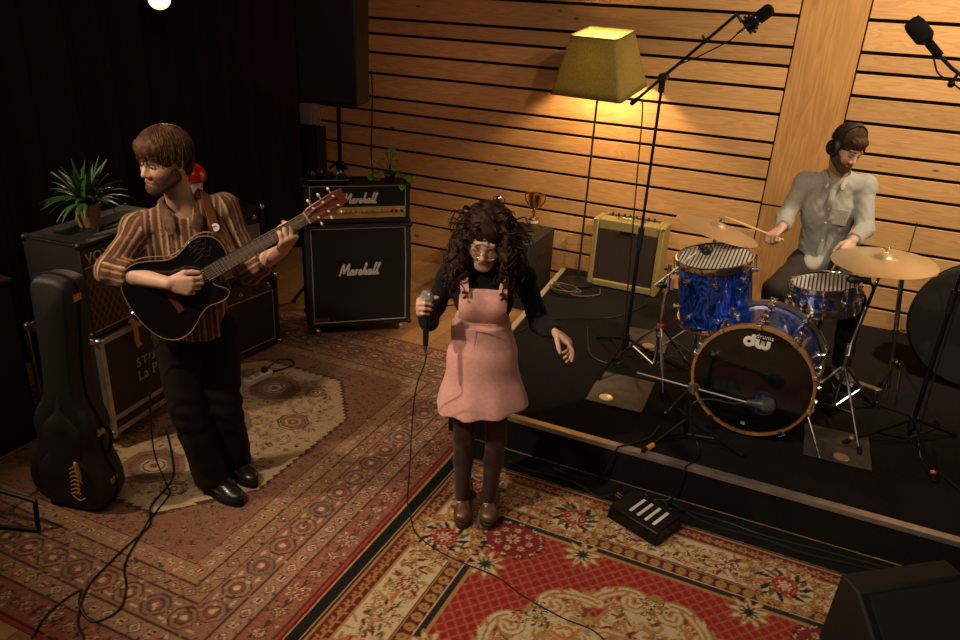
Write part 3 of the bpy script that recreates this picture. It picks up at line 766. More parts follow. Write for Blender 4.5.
# --- pedalboard and pothos on the head
def LOC(root, p): return xf_of(root) @ Vector(p)
pb = thing('effects_board', 'black board of small effects boxes on the amplifier head left of the plant', 'pedalboard', LOC(hd, (-.2, .15, HH+.0005)), RC)
m = MB(); m.box((0, .0, .018), (.30, .17, .022)); m.box((-.145, 0, .008), (.01, .17, .016)); m.box((.145, 0, .008), (.01, .17, .016)); m.build('tray', M['blackmetal'], pb, bevel=.003, local=True)
for i, (x, y, c) in enumerate([(-.11, .02, 0), (-.045, .025, 1), (.02, .02, 0), (.085, .025, 2), (.10, -.05, 0), (-.10, -.05, 1)]):
    m = MB(); m.box((x, y, .046), (.05, .06, .034)); e_ = m.build('effects_pedal', [M['plastic'], M['blackmetal'], M['steel']][c], pb, bevel=.004, local=True)
    m = MB(); m.cyl((x, y-.018, .06), (x, y-.018, .072), .006, n=10); m.cyl((x-.012, y+.018, .06), (x-.012, y+.018, .072), .005, n=10); m.cyl((x+.012, y+.018, .06), (x+.012, y+.018, .072), .005, n=10)
    k_ = m.build('knob', M['chrome'], None); k_.parent = e_; 
m = MB(); m.tube([(-.14, -.088, .03), (.14, -.088, .03)], .004, 6); m.build('rail', M['chrome'], pb, local=True)

def leaf_mesh(m, base, tip, width, up, curl=.2, n=7, rnd=False):
    base = Vector(base); tip = Vector(tip); d = tip-base; L = d.length; t = d.normalized(); s_ = t.cross(Vector(up)).normalized(); u = s_.cross(t)
    vs = []; fs = []
    for i in range(n+1):
        f = i/n; wd = width*(math.sin(PI*min(1, f**(.62 if rnd else .8)))**(.6 if rnd else .9)) if 0 < f < 1 else width*.04
        p = base+t*(L*f)+u*(curl*L*math.sin(PI*f*.85)); 
        vs += [p-s_*wd+u*wd*.25, p, p+s_*wd+u*wd*.25]
    for i in range(n):
        a = i*3; fs += [(a, a+1, a+4, a+3), (a+1, a+2, a+5, a+4)]
    m.add(vs, fs)
ph = thing('potted_plant', 'small round-leaved green plant trailing over the right of the amplifier head', 'plant', LOC(hd, (.245, .14, HH+.0005)), RC)
m = MB(); m.lathe([(.03, 0), (.042, .06), (.045, .06), (.045, .066), (.038, .066), (.036, .05), (0, .05)], (0, 0, 0), n=20); m.build('pot', M['plastic'], ph, local=True)
rp = random.Random(3); ms = MB(); ml = MB()
for (x, y, z) in [(-.06, -.03, .17), (-.035, -.05, .21), (.0, -.02, .235), (-.02, -.06, .15), (.02, -.07, .12), (.0, -.08, .165), (-.13, -.06, .075), (-.16, -.05, .05), (-.12, -.10, .03), (.09, -.06, .085), (.12, -.08, .05), (.11, -.09, .015), (.07, -.11, -.005), (.05, -.09, .06), (-.05, -.10, .06), (.1, -.03, .03), (.03, .02, .19), (-.08, .02, .12)]:
    p = Vector((x, y, z)); ms.tube(spline([(0, 0, .05), (x*.4, y*.4, max(.07, z*.7)), (x, y+.01, z)], 5), .0022, 5)
    d = Vector((rp.uniform(-.4, .4), -.75, rp.uniform(-.5, .15))).normalized(); leaf_mesh(ml, p-d*.004, p+d*.062, .027, (0, .3, 1), .12, 7, True)
ms.build('stem', M['leaf'], ph, local=True); lo_ = ml.build('leaf', M['leaf2'], ph, local=True); s = lo_.modifiers.new('t', 'SOLIDIFY'); s.thickness = .001

# --- two combo amplifiers stacked behind the guitarist (fronts face +x)
def combo(name, label, loc, rz, W, D, H, face, grille, lean=0., legs=True):
    r = thing(name, label, 'amplifier', loc, rz)
    m = MB(); t = .025
    m.box((0, D/2+.012, H-t/2), (W, D, t)); m.box((0, D/2+.012, t/2), (W, D, t)); m.box((-W/2+t/2, D/2+.012, H/2), (t, D, H)); m.box((W/2-t/2, D/2+.012, H/2), (t, D, H)); m.box((0, D*.72, H/2), (W-.02, D*.5, H-.02))
    m.build('body', M['tolex'], r, bevel=.006, local=True)
    m = MB(); m.box((0, .05, (H-.11)/2+.005), (W-.055, .02, H-.17)); g = m.build('grille', grille, r, local=True)
    m = MB(); strip_frame(m, -W/2+.03, W/2-.03, .035, H-.125, .038, .005); m.build('piping', M['pipe'], r, local=True)
    m = MB(); m.box((0, .052, H-.075), (W-.055, .03, .085)); m.build('control_panel', face, r, bevel=.002, local=True)
    n = 9
    for i in range(n):
        m = MB(); m.lathe([(.014, 0), (.013, .004), (.009, .006), (.008, .018), (0, .019)], (-W/2+.09+i*(W-.16)/(n-1), .037, H-.072), (0, -1, 0), 12); m.build('knob', M['plastic'] if i % 4 else M['chrome'], r, local=True)
    m = MB(); corners(m, W, D, 0, H, .012, .02); m.build('corner_protector', M['chrome'], r, local=True)
    m = MB(); m.tube(spline([(-.12, D/2, H), (-.1, D/2, H+.018), (0, D/2, H+.025), (.1, D/2, H+.018), (.12, D/2, H)], 6), .009, 8); m.build('handle', M['rubber'], r, local=True)
    if legs:
        for x in (-W/2+.06, W/2-.06):
            for y in (.06, D-.05):
                m = MB(); m.cyl((x, y, -.0155), (x, y, .002), .016, n=12); m.build('rubber_foot', M['rubber'], r, local=True)
    return r
silver = mat('silver_grille', (.24, .20, .15), .8, bump=1., bscale=500, noise=.25, nscale=60)
darkgr = mat('dark_grille', (.028, .026, .023), .85, bump=1., bscale=600)
facep = mat('dark_faceplate', (.05, .048, .044), .35, .6)
combo('combo_amplifier', 'dark floor combo amplifier with knob panel, lower of the two behind the guitarist', (-3.315, 3.60, .028), math.radians(84), .66, .27, .53, facep, darkgr)
combo('combo_amplifier', 'smaller combo amplifier with pale grille stacked on top behind the guitarist', (-3.35, 3.58, .575), math.radians(84), .60, .25, .47, facep, silver)
# little red dome lamp on the upper combo
rl = thing('dome_lamp', 'shiny red dome ornament with white base behind the guitarist on the combo amplifier', 'ornament', (-3.50, 3.44, 1.047))
m = MB(); m.lathe([(.05, 0), (.055, .012), (.05, .03), (.047, .10), (.060, .19), (.066, .225), (.0, .225)], n=28); m.build('base', M['white'], rl, local=True)
m = MB(); m.lathe([(.075, .222), (.088, .235), (.088, .262), (.078, .292), (.055, .318), (.025, .332), (0, .335)], n=28); m.build('dome', mat('red_gloss', (.55, .012, .014), .12, coat=1.), rl, local=True)

# --- Flight case with chevron top amplifier and spider plant
fc = thing('flight_case', 'dark road case with metal edges and white stencil letters behind the guitarist', 'road case', (-3.235, 2.80, .012), math.radians(96))
FW, FD, FH = .82, .50, .655; fz = .085
m = MB(); m.box((0, FD/2, fz+(FH-fz)/2), (FW-.004, FD-.004, FH-fz-.004)); m.build('body', mat('case_laminate', (.022, .015, .011), .5, bump=.3, bscale=200), fc, local=True)
m = MB(); t = .03
for z in (fz+t/2-.002, FH-t/2+.002):
    m.box((0, .0, z), (FW, .012, t)); m.box((0, FD, z), (FW, .012, t)); m.box((-FW/2, FD/2, z), (.012, FD, t)); m.box((FW/2, FD/2, z), (.012, FD, t))
for sx in (-1, 1):
    for y in (0, FD): m.box((sx*(FW/2-t/2+.002), y, (fz+FH)/2), (t, .012, FH-fz)); 
    for y in (t/2, FD-t/2): m.box((sx*FW/2, y, (fz+FH)/2), (.012, t, FH-fz))
    m.box((sx*(FW/2-.008), FD/2, FH+.001), (t, FD, .006))
m.box((0, .008, FH+.001), (FW, t, .006)); m.box((0, FD-.008, FH+.001), (FW, t, .006))
m.box((0, -.001, fz+.095), (FW-.05, .012, .026)); 
m.build('edge_trim', M['alu'], fc, bevel=.002, seg=1, local=True)
m = MB()
for sx in (-1, 1):
    for y in (.006, FD-.006):
        for z in (fz+.01, FH-.01): m.ball((sx*(FW/2-.006), y, z), .027, n=12, m=8)
m.build('corner_ball', M['steel'], fc, local=True)
for x in (-FW/2+.09, FW/2-.09):
    for y in (.09, FD-.09): caster(fc, x, y, 0, .038)
stw = mat('stencil_white', (.46, .42, .36), .7)
text_mesh('STU', 'stencil_lettering', stw, fc, LOC(fc, (-.185, -.0045, .40)), rotz(math.radians(96)) @ Vector((1, 0, 0)), (0, 0, 1), .072, .0012, 1.25)
text_mesh('La Pe', 'stencil_lettering', stw, fc, LOC(fc, (-.185, -.0045, .315)), rotz(math.radians(96)) @ Vector((1, 0, 0)), (0, 0, 1), .085, .0012, 1.05)

vx = thing('valve_amplifier', 'brown diamond-grille amplifier on the road case under the spiky plant', 'amplifier', (-3.225, 2.725, .687), math.radians(96))
VW, VD, VH = .70, .36, .50; VL = -.0
m = MB(); t = .02
m.box((0, VD/2+.014, VH-t/2), (VW, VD, t)); m.box((0, VD/2+.014, t/2), (VW, VD, t)); m.box((-VW/2+t/2, VD/2+.014, VH/2), (t, VD, VH)); m.box((VW/2-t/2, VD/2+.014, VH/2), (t, VD, VH)); m.box((0, VD*.62, VH/2), (VW-.02, VD*.75, VH-.02))
m.build('body', M['tolex'], vx, bevel=.006, local=True)
def diamond_cloth():
    m, nt, b = new_mat('diamond_cloth'); L = nt.links.new; tc = nt.nodes.new('ShaderNodeTexCoord'); sp = nt.nodes.new('ShaderNodeSeparateXYZ'); L(tc.outputs['Object'], sp.inputs[0])
    outs = []
    for sgn in (1, -1):
        a = nt.nodes.new('ShaderNodeMath'); a.operation = 'MULTIPLY_ADD'; L(sp.outputs['X'], a.inputs[0]); a.inputs[1].default_value = 26*sgn; 
        c = nt.nodes.new('ShaderNodeMath'); c.operation = 'MULTIPLY'; L(sp.outputs['Z'], c.inputs[0]); c.inputs[1].default_value = 15; L(c.outputs[0], a.inputs[2])
        f = nt.nodes.new('ShaderNodeMath'); f.operation = 'PINGPONG'; f.inputs[1].default_value = .5; L(a.outputs[0], f.inputs[0])
        g = nt.nodes.new('ShaderNodeMath'); g.operation = 'LESS_THAN'; g.inputs[1].default_value = .09; L(f.outputs[0], g.inputs[0]); outs.append(g)
    mx = nt.nodes.new('ShaderNodeMath'); mx.operation = 'MAXIMUM'; L(outs[0].outputs[0], mx.inputs[0]); L(outs[1].outputs[0], mx.inputs[1])
    r = nt.nodes.new('ShaderNodeValToRGB'); r.color_ramp.elements[0].color = (.058, .026, .013, 1); r.color_ramp.elements[1].color = (.15, .095, .048, 1); L(mx.outputs[0], r.inputs[0]); L(r.outputs[0], b.inputs['Base Color']); b.inputs['Roughness'].default_value = .8
    return m
m = MB(); m.box((0, .03, (VH-.12)/2), (VW-.04, .016, VH-.155)); m.build('grille', diamond_cloth(), vx, local=True)
m = MB(); m.box((0, .026, VH-.075), (VW-.04, .016, .088)); m.build('upper_panel', M['tolex'], vx, local=True)
m = MB(); m.tube([(-VW/2+.02, .018, VH-.127), (VW/2-.02, .018, VH-.127)], .004, 6); m.tube([(-VW/2+.02, .02, .024), (VW/2-.02, .02, .024)], .003, 6); m.build('piping', mat('gold_piping', (.42, .30, .14), .45), vx, local=True)
text_mesh('VOX', 'logo', mat('logo_cream', (.55, .48, .35), .4), vx, LOC(vx, (-VW/2+.030, .014, VH-.105)), rotz(math.radians(96)) @ Vector((1, 0, 0)), (0, 0, 1), .075, .002, 1.0)
m = MB(); corners(m, VW, VD, 0, VH, .014, .02); m.build('corner_protector', M['plastic'], vx, local=True)
m = MB(); m.tube(spline([(-.11, VD*.3, VH), (-.1, VD*.3, VH+.014), (0, VD*.3, VH+.02), (.1, VD*.3, VH+.014), (.11, VD*.3, VH)], 6), .009, 8); m.build('handle', M['rubber'], vx, local=True)
m = MB(); m.box((0, VD*.62, VH+.001), (VW-.2, .10, .004)); m.build('vent_panel', M['blackmetal'], vx, local=True)
for x in (-VW/2+.05, VW/2-.05):
    for y in (.06, VD-.05):
        m = MB(); m.cyl((x, y, -.017), (x, y, .002), .015, n=12); m.build('rubber_foot', M['rubber'], vx, local=True)
# hanging orange luggage strap on the road case corner
os_ = MB(); os_.tube(spline([(-3.215, 2.615, .70), (-3.19, 2.62, .69), (-3.185, 2.622, .63), (-3.19, 2.625, .58), (-3.183, 2.632, .545)], 6), [.016]*25, 8, flat=(1, 0, 0))
tag(os_.build('webbing_strap', mat('orange_webbing', (.55, .27, .04), .7), None), 'orange yellow webbing strap hanging at the front edge of the road case', 'strap')

sp_ = thing('potted_plant', 'spiky arching green plant in a woodgrain pot on the diamond-grille amplifier', 'plant', (-3.43, 2.635, .687+VH+.0005))
m = MB(); m.lathe([(.052, 0), (.062, .095), (.070, .11), (.070, .125), (.062, .125), (.060, .10), (0, .10)], n=24); m.build('pot', wood('pot_wood', (.36, .22, .11), (.22, .12, .05), scale=(30, 30, 4), knots=False, tone=False), sp_, local=True)
m = MB(); rp = random.Random(21)
for i in range(90):
    a = rp.uniform(0, 2*PI); el = rp.uniform(.45, 1.3); L = rp.uniform(.15, .28); d = Vector((math.cos(a)*math.cos(el), math.sin(a)*math.cos(el), math.sin(el)+.12))
    pts = []
    for k in range(8):
        f = k/7; pts.append(Vector((d.x*.015, d.y*.015, .115))+d*(L*f)+Vector((0, 0, -(.13+.05*(1-el))*f*f*math.cos(el)*1.15)))
    m.tube(pts, [(.0125*math.sin(PI*min(1, .18+.82*f/7*.99))+.001, .0014) for f in range(8)], 6, flat=(0, 0, 1))
for (a, L, wd) in [(.8, .30, .022), (2.2, .27, .018), (-.4, .25, .02)]:
    leaf_mesh(m, (0, 0, .09), (L*.45*math.cos(a), L*.45*math.sin(a), .09+L*.85), wd, (0, -1, .2), .1)
m.build('leaves', M['leaf'], sp_, local=True)

# --- guitar case standing upright at far left
gc = thing('guitar_case', 'black arched guitar case with gold script standing upright beside the road case', 'guitar case', (-2.975, 1.985, .014), math.radians(14)); gc.rotation_euler = (0, math.radians(5), math.radians(14)); gc.scale = (.97, .97, .97)
prof = [(0, .008), (.10, .012), (.165, .04), (.205, .10), (.216, .17), (.20, .25), (.165, .325), (.15, .385), (.158, .45), (.158, .50), (.135, .56), (.105, .61), (.088, .67), (.082, .80), (.088, 1.0), (.095, 1.14), (.094, 1.19), (.075, 1.228), (.04, 1.242), (0, 1.245)]
cp = spline([(a, b, 0) for a, b in prof], 4); half = [(p.x, p.y) for p in cp]
out = half+[(-x, y) for x, y in reversed(half[1:-1])]
def case_shell(y0, y1, inset):
    m = MB(); n = len(out); cy = .62; vs = []
    def ring(y, s): 
        r = []
        for (x, z) in out:
            d = Vector((x, z-min(max(z, .2), 1.15))); L = d.length or 1
            r.append((x-d.x/L*s, y, z-d.y/L*s))
        return r
    seq = [(y0, 0), (y0+(y1-y0)*.6, .0), (y0+(y1-y0)*.86, inset*.35), (y1, inset)]
    for y, s in seq: vs += ring(y, s)
    fs = []
    for j in range(len(seq)-1):
        for k in range(n): fs.append((j*n+k, j*n+(k+1) % n, (j+1)*n+(k+1) % n, (j+1)*n+k))
    fs.append(tuple(range(n-1, -1, -1))); fs.append(tuple(range((len(seq)-1)*n, len(seq)*n)))
    return m.add(vs, fs)
lid = case_shell(-.005, -.075, .022).build('lid', M['black'], gc, local=True, angle=60)
case_shell(.005, .085, .02).build('body', M['black'], gc, local=True, angle=60)
m = MB(); m.tube([(x*1.004, 0, z) for x, z in out], .007, 6, closed=True); m.build('rim', M['rubber'], gc, local=True)
# raised soundboard arch of the lid
F = Field((-.20, -.13, .02), (.20, -.05, .72), .008); F.ell((0, -.066, .19), (.155, .032, .15), k=.02); F.ell((0, -.066, .43), (.11, .03, .12), k=.05); F.cone((0, -.064, .5), (0, -.068, .66), .035, .012, k=.04, flat=(0, 1, 0), ff=.8)
V, Q = F.mesh(2); o = mesh_np('arch', V, Q, M['black'], None); o.parent = gc
for (x, z) in [(.205, .20), (.158, .47), (.094, 1.16), (-.2095, .13), (-.16, .49)]:
    m = MB(); m.box((x*1.015, -.012, z), (.014, .05, .036)); m.box((x*1.03, -.03, z), (.012, .016, .028)); m.build('latch', M['brass'], gc, bevel=.003, local=True)
m = MB(); m.tube(spline([(.163, .0, .50), (.20, 0, .475), (.205, 0, .42), (.19, 0, .36), (.168, .0, .34)], 6), .009, 8); m.build('handle', M['rubber'], gc, local=True)
m = MB(); gz = .135; gx = .070; gk = 1.45
for i in range(7):
    z = gz+i*.017*gk; m.tube(spline([(gx-.022*gk, -.095, z-.008*gk), (gx-.004*gk, -.097, z+.004*gk), (gx+.012*gk, -.096, z-.001*gk), (gx+.004*gk, -.097, z+.010*gk)], 4), .0034, 5)
m.tube(spline([(gx+.02*gk, -.096, gz+.045*gk), (gx+.012*gk, -.097, gz+.085*gk), (gx+.004*gk, -.098, gz+.125*gk), (gx-.004*gk, -.096, gz+.105*gk)], 5), [.003, .004, .006, .008, .010, .011, .011, .011, .010, .010, .009, .008, .006, .005, .004, .003], 6)
m.tube(spline([(gx-.02*gk, -.095, gz-.012*gk), (gx+.008*gk, -.097, gz-.026*gk), (gx+.028*gk, -.094, gz-.012*gk)], 5), .0034, 5)
m.build('logo', mat('gold_script', (.62, .34, .05), .4, .3), gc, local=True)

# --- folding guitar stand whose frame shows at the left edge
gs = thing('guitar_stand', 'black tubular floor stand at the left edge beside the arched guitar case', 'stand', (-3.06, 1.72, .012))
m = MB(); r_ = .011
m.tube([(-.28, -.13, .012), (.12, .015, .012)], r_, 8); gs.location = (-3.06, 1.72, .012)
for i_, p in enumerate(m.v): m.v[i_] = tuple(Vector(p)+Vector((-3.06, 1.72, .011)))
m.build('foot_bar', M['blackmetal'], gs)
def W_(x, y, z): return (-3.06+x, 1.72+y, .012+z)
m = MB(); m.tube([W_(.115, .02, .012), W_(.11, .035, .16)], r_, 8); m.build('post', M['blackmetal'], gs)
m = MB(); m.tube([W_(.11, .04, .155), W_(-.36, -.07, .215)], r_, 8); m.build('cross_bar', M['blackmetal'], gs)
m = MB(); m.tube([W_(-.27, -.125, .012), W_(-.19, -.01, .21)], r_, 8); m.build('leg', M['blackmetal'], gs)
m = MB(); m.tube([W_(-.20, -.015, .20), W_(-.30, .16, .42)], r_, 8); m.build('rear_arm', M['blackmetal'], gs)

# --- added black box, stands in for the dark mass behind the guitar case
tk = thing('dark_fill_box', 'added black box standing in for the dark mass behind the arched guitar case', 'box', (-3.95, 2.0, 0))
m = MB(); m.box((-3.95, 1.98, .47), (.62, .62, .93)); m.build('body', M['curtain'], tk, bevel=.03, seg=3)
m = MB(); m.box((-3.95, 1.98, .945), (.64, .64, .03)); m.build('lid', M['curtain'], tk, bevel=.012, seg=3)

# --- loudspeaker on its pole above the cabinet
PX, PY = -3.295, 4.72
ps = thing('speaker_stand', 'black tripod pole holding up the loudspeaker behind the guitar cabinet', 'speaker stand', (PX, PY, 0))
m = MB(); m.tube([(PX, PY, .25), (PX, PY, 1.15)], .0195, 12); m.tube([(PX, PY, 1.1), (PX, PY, 1.66)], .0165, 12); m.build('pole', M['blackmetal'], ps)
m = MB(); m.cyl((PX, PY, 1.12), (PX, PY, 1.21), .031, n=18); m.box((PX+.035, PY-.01, 1.17), (.05, .03, .03)); m.cyl((PX+.05, PY-.02, 1.17), (PX+.085, PY-.03, 1.18), .016, n=12); m.cyl((PX-.03, PY-.02, 1.19), (PX-.075, PY-.03, 1.15), .012, n=10); m.build('collar', M['plastic'], ps, bevel=.003)
m = MB(); m.cyl((PX, PY, .52), (PX, PY, .60), .03, n=16); m.build('collar', M['plastic'], ps)
for k in range(3):
    a = 1.3+k*2.094; m = MB(); m.tube([(PX+.02*math.cos(a), PY+.02*math.sin(a), .58), (PX+.43*math.cos(a), PY+.43*math.sin(a), .02)], .013, 8); lg = m.build('leg', M['blackmetal'], ps)
    m = MB(); m.tube([(PX+.02*math.cos(a), PY+.02*math.sin(a), .27), (PX+.25*math.cos(a), PY+.25*math.sin(a), .27)], .008, 6); m.build('brace', M['blackmetal'], ps)
    m = MB(); m.ball((PX+.43*math.cos(a), PY+.43*math.sin(a), .018), .018, n=10, m=8); m.build('rubber_foot', M['rubber'], ps)
pa = thing('loudspeaker', 'large black loudspeaker on its pole at the top left of the wooden wall', 'speaker', (PX, PY-.02, 1.645), math.radians(12))
SW, SD, SH = .45, .40, .80
m = MB(); a = [(-SW/2, -.18), (SW/2, -.18), (SW/2-.0, .06), (SW/2-.09, .22), (-SW/2+.09, .22), (-SW/2, .06)]
m.prism(a, (0, 0, 0), (1, 0, 0), (0, 1, 0), (0, 0, SH)); m.build('cabinet', mat('speaker_cabinet', (.006, .0055, .0055), .5, bump=.5, bscale=300), pa, bevel=.02, seg=3, local=True)
m = MB(); m.box((0, -.183, SH/2), (SW-.05, .012, SH-.05)); m.build('grille', M['grille'], pa, bevel=.004, local=True)
m = MB(); m.box((SW/2+.0, -.04, .5), (.008, .05, .12)); m.build('handle', M['plastic'], pa, bevel=.003, local=True)
m = MB(); m.tube(spline([(-3.10, 4.86, 1.85), (-3.10, 4.87, 1.72), (-3.105, 4.87, 1.5), (-3.11, 4.87, 1.2), (-3.05, 4.88, .8), (-2.98, 4.9, .3), (-2.9, 5.05, .013), (-2.5, 5.3, .01)], 8), .0055, 6)
tag(m.build('speaker_cable', M['cable'], None), 'thin black cable hanging from the loudspeaker down the wooden wall', 'cable')

# --- grey box with paper strips at the curtain edge
wbx = thing('wall_box', 'small grey box with pale strips on the wall at the curtain edge', 'box', (-4.50, 6.02, 1.19))
m = MB(); m.box((-.06, .03, .10), (.13, .16, .19)); m.build('body', mat('grey_box', (.30, .28, .26), .6), wbx, bevel=.004, local=True)
for i in range(4):
    m = MB(); m.tube([(.02+.022*i, -.02-.008*i, .19-.01*i), (.03+.024*i, -.03-.006*i, .11), (.035+.028*i, -.025, .015-.012*(i % 2))], [(.013, .002)]*3, 6, flat=(0, -1, 0)); m.build('paper_strip', mat('paper_strip', (.52, .40, .30), .7), wbx, local=True)
m = MB(); m.box((-4.49, 6.03, .59), (.16, .14, 1.18)); tag(m.build('black_pedestal', M['black'], None, bevel=.006), 'narrow black column under the grey wall box at the curtain edge', 'column')

# ================================================================== AROUND THE BACK WALL
# floor lamp with a big square shade
lamp = thing('floor_lamp', 'tall floor lamp with large square olive fabric shade against the wooden wall', 'lamp', (-1.665, 5.80, SZ))
LX, LY = -1.665, 5.80
m = MB(); m.lathe([(.14, 0), (.14, .012), (.12, .02), (.02, .03), (.012, .05), (0, .05)], (LX, LY, SZ), n=32); m.build('base', M['blackmetal'], lamp)
m = MB(); m.tube([(LX, LY, SZ+.03), (LX, LY, 2.02)], .0085, 10); m.build('pole', mat('dark_bronze', (.10, .07, .045), .4, .8), lamp)
ang = math.radians(-6); zb, zt = 1.795, 2.205; bw, tw = .285, .185
shm, nt, b = new_mat('lampshade_fabric'); L = nt.links.new
tcn = nt.nodes.new('ShaderNodeTexCoord'); nz_ = nt.nodes.new('ShaderNodeTexNoise'); nz_.inputs['Scale'].default_value = 90; nz_.inputs['Detail'].default_value = 3; L(tcn.outputs['Object'], nz_.inputs[0])
rp_ = nt.nodes.new('ShaderNodeValToRGB'); rp_.color_ramp.elements[0].position = .3; rp_.color_ramp.elements[1].position = .7; rp_.color_ramp.elements[0].color = (.26, .21, .06, 1); rp_.color_ramp.elements[1].color = (.37, .30, .10, 1); L(nz_.outputs[0], rp_.inputs[0])
df = nt.nodes.new('ShaderNodeBsdfDiffuse'); tl = nt.nodes.new('ShaderNodeBsdfTranslucent'); mxs = nt.nodes.new('ShaderNodeMixShader'); mxs.inputs[0].default_value = .19
L(rp_.outputs[0], df.inputs[0]); L(rp_.outputs[0], tl.inputs[0]); L(df.outputs[0], mxs.inputs[1]); L(tl.outputs[0], mxs.inputs[2]); L(mxs.outputs[0], nt.nodes['Material Output'].inputs['Surface'])
def ring_sq(hw, z, n=6, rad=.03):
    pts = []
    for q in range(4):
        a0 = q*PI/2+PI/4
        cx, cy = hw*math.sqrt(2)*math.cos(a0), hw*math.sqrt(2)*math.sin(a0)
        cx -= math.copysign(rad, cx); cy -= math.copysign(rad, cy)
        for k in range(n+1):
            a = a0-PI/4+PI/2*k/n; pts.append(Vector((cx+rad*math.cos(a), cy+rad*math.sin(a), 0)))
    R = rotz(ang); T = Matrix.Rotation(math.radians(9.5), 3, 'X'); return [T @ (R @ p+Vector((0, 0, z-1.97)))+Vector((LX, LY, 1.97)) for p in pts]
m = MB(); r0, r1 = ring_sq(bw, zb), ring_sq(tw, zt); n = len(r0); rows = 8; vs = []
for j in range(rows+1): vs += [r0[k]+(r1[k]-r0[k])*(j/rows) for k in range(n)]
m.add(vs, [(j*n+k, j*n+(k+1) % n, (j+1)*n+(k+1) % n, (j+1)*n+k) for j in range(rows) for k in range(n)])
sh = m.build('lamp_shade', shm, lamp, angle=60); s = sh.modifiers.new('t', 'SOLIDIFY'); s.thickness = .004
m = MB(); m.tube(r0, .005, 6, closed=True); m.build('shade_trim', mat('shade_trim', (.16, .11, .04), .7), lamp); m = MB(); m.tube(r1, .004, 6, closed=True); m.build('shade_trim', bpy.data.materials['shade_trim'], lamp)
m = MB()
for q in range(4):
    a = ang+q*PI/2+PI/4; m.tube([(LX, LY, 2.02), (LX+tw*1.3*math.cos(a), LY+tw*1.3*math.sin(a), zt-.03)], .003, 5)
m.cyl((LX, LY, 1.93), (LX, LY, 2.03), .018, n=12); m.build('shade_holder', M['brass'], lamp)
m = MB(); m.ball((LX, LY, 2.085), (.035, .035, .045)); m.build('bulb', mat('lamp_bulb', (1, .85, .6), .3, emit=(1, .66, .30), estr=30), lamp)
d = bpy.data.lights.new('lamp_light', 'POINT'); d.energy = 75; d.color = (1, .66, .34); d.shadow_soft_size = .05
o = bpy.data.objects.new('lamp_light', d); COL.objects.link(o); o.location = (LX, LY, 2.0)

# tweed combo amplifier
tw_ = thing('tweed_amplifier', 'yellow tweed covered combo amplifier with dark grille against the wall below the lamp', 'amplifier', (-1.30, 5.815, SZ+.0005), 0)
tweed = mat('tweed', (.30, .23, .075), .6, noise=.3, nscale=120, bump=.4, bscale=300)
W_, D_, H_ = .585, .265, .575
m = MB(); pr = [(0, 0), (D_, 0), (D_, H_-.03), (D_-.04, H_), (.02, H_), (.012, H_-.01)]
t = .045
for sx in (-1, 1): m.prism(pr, (sx*(W_/2)-(t if sx > 0 else 0), 0, 0), (0, 1, 0), (0, 0, 1), (t, 0, 0))
m.box((0, D_/2, t/2+.01), (W_-2*t, D_, t+.01)); m.box((0, D_/2+.01, H_-.045), (W_-2*t, D_-.03, .085)); m.box((0, D_*.7, H_/2), (W_-.06, D_*.4, H_-.08))
m.build('cabinet', tweed, tw_, bevel=.010, seg=3, local=True)
m = MB(); m.box((0, .03, H_/2-.015), (W_-2*t+.006, .02, H_-.14)); m.build('grille', mat('oxblood_grille', (.035, .018, .012), .8, bump=.8, bscale=500), tw_, local=True)
m = MB(); m.box((0, .006, H_-.085), (.12, .006, .022)); m.build('name_plate', M['blackmetal'], tw_, local=True)
m = MB(); m.box((0, D_*.68, H_-.002), (W_-.14, .07, .010)); m.build('control_panel', M['chrome'], tw_, bevel=.002, local=True)
for i in range(8):
    m = MB(); m.lathe([(.012, 0), (.011, .012), (.007, .022), (0, .022)], (-.18+i*.05, D_*.68, H_+.003), n=12); m.build('knob', M['plastic'], tw_, local=True)
m = MB(); m.tube(spline([(-.11, .10, H_), (-.1, .10, H_+.014), (0, .10, H_+.022), (.1, .10, H_+.014), (.11, .10, H_)], 6), [.012]*25, 8, flat=(0, 0, 1)); m.build('handle', mat('leather', (.05, .025, .012), .5), tw_, local=True)
m = MB()
for sx in (-1, 1): m.ball((sx*(W_/2-.012), .014, H_-.012), .013, n=10, m=6)
m.build('corner_stud', M['chrome'], tw_, local=True)

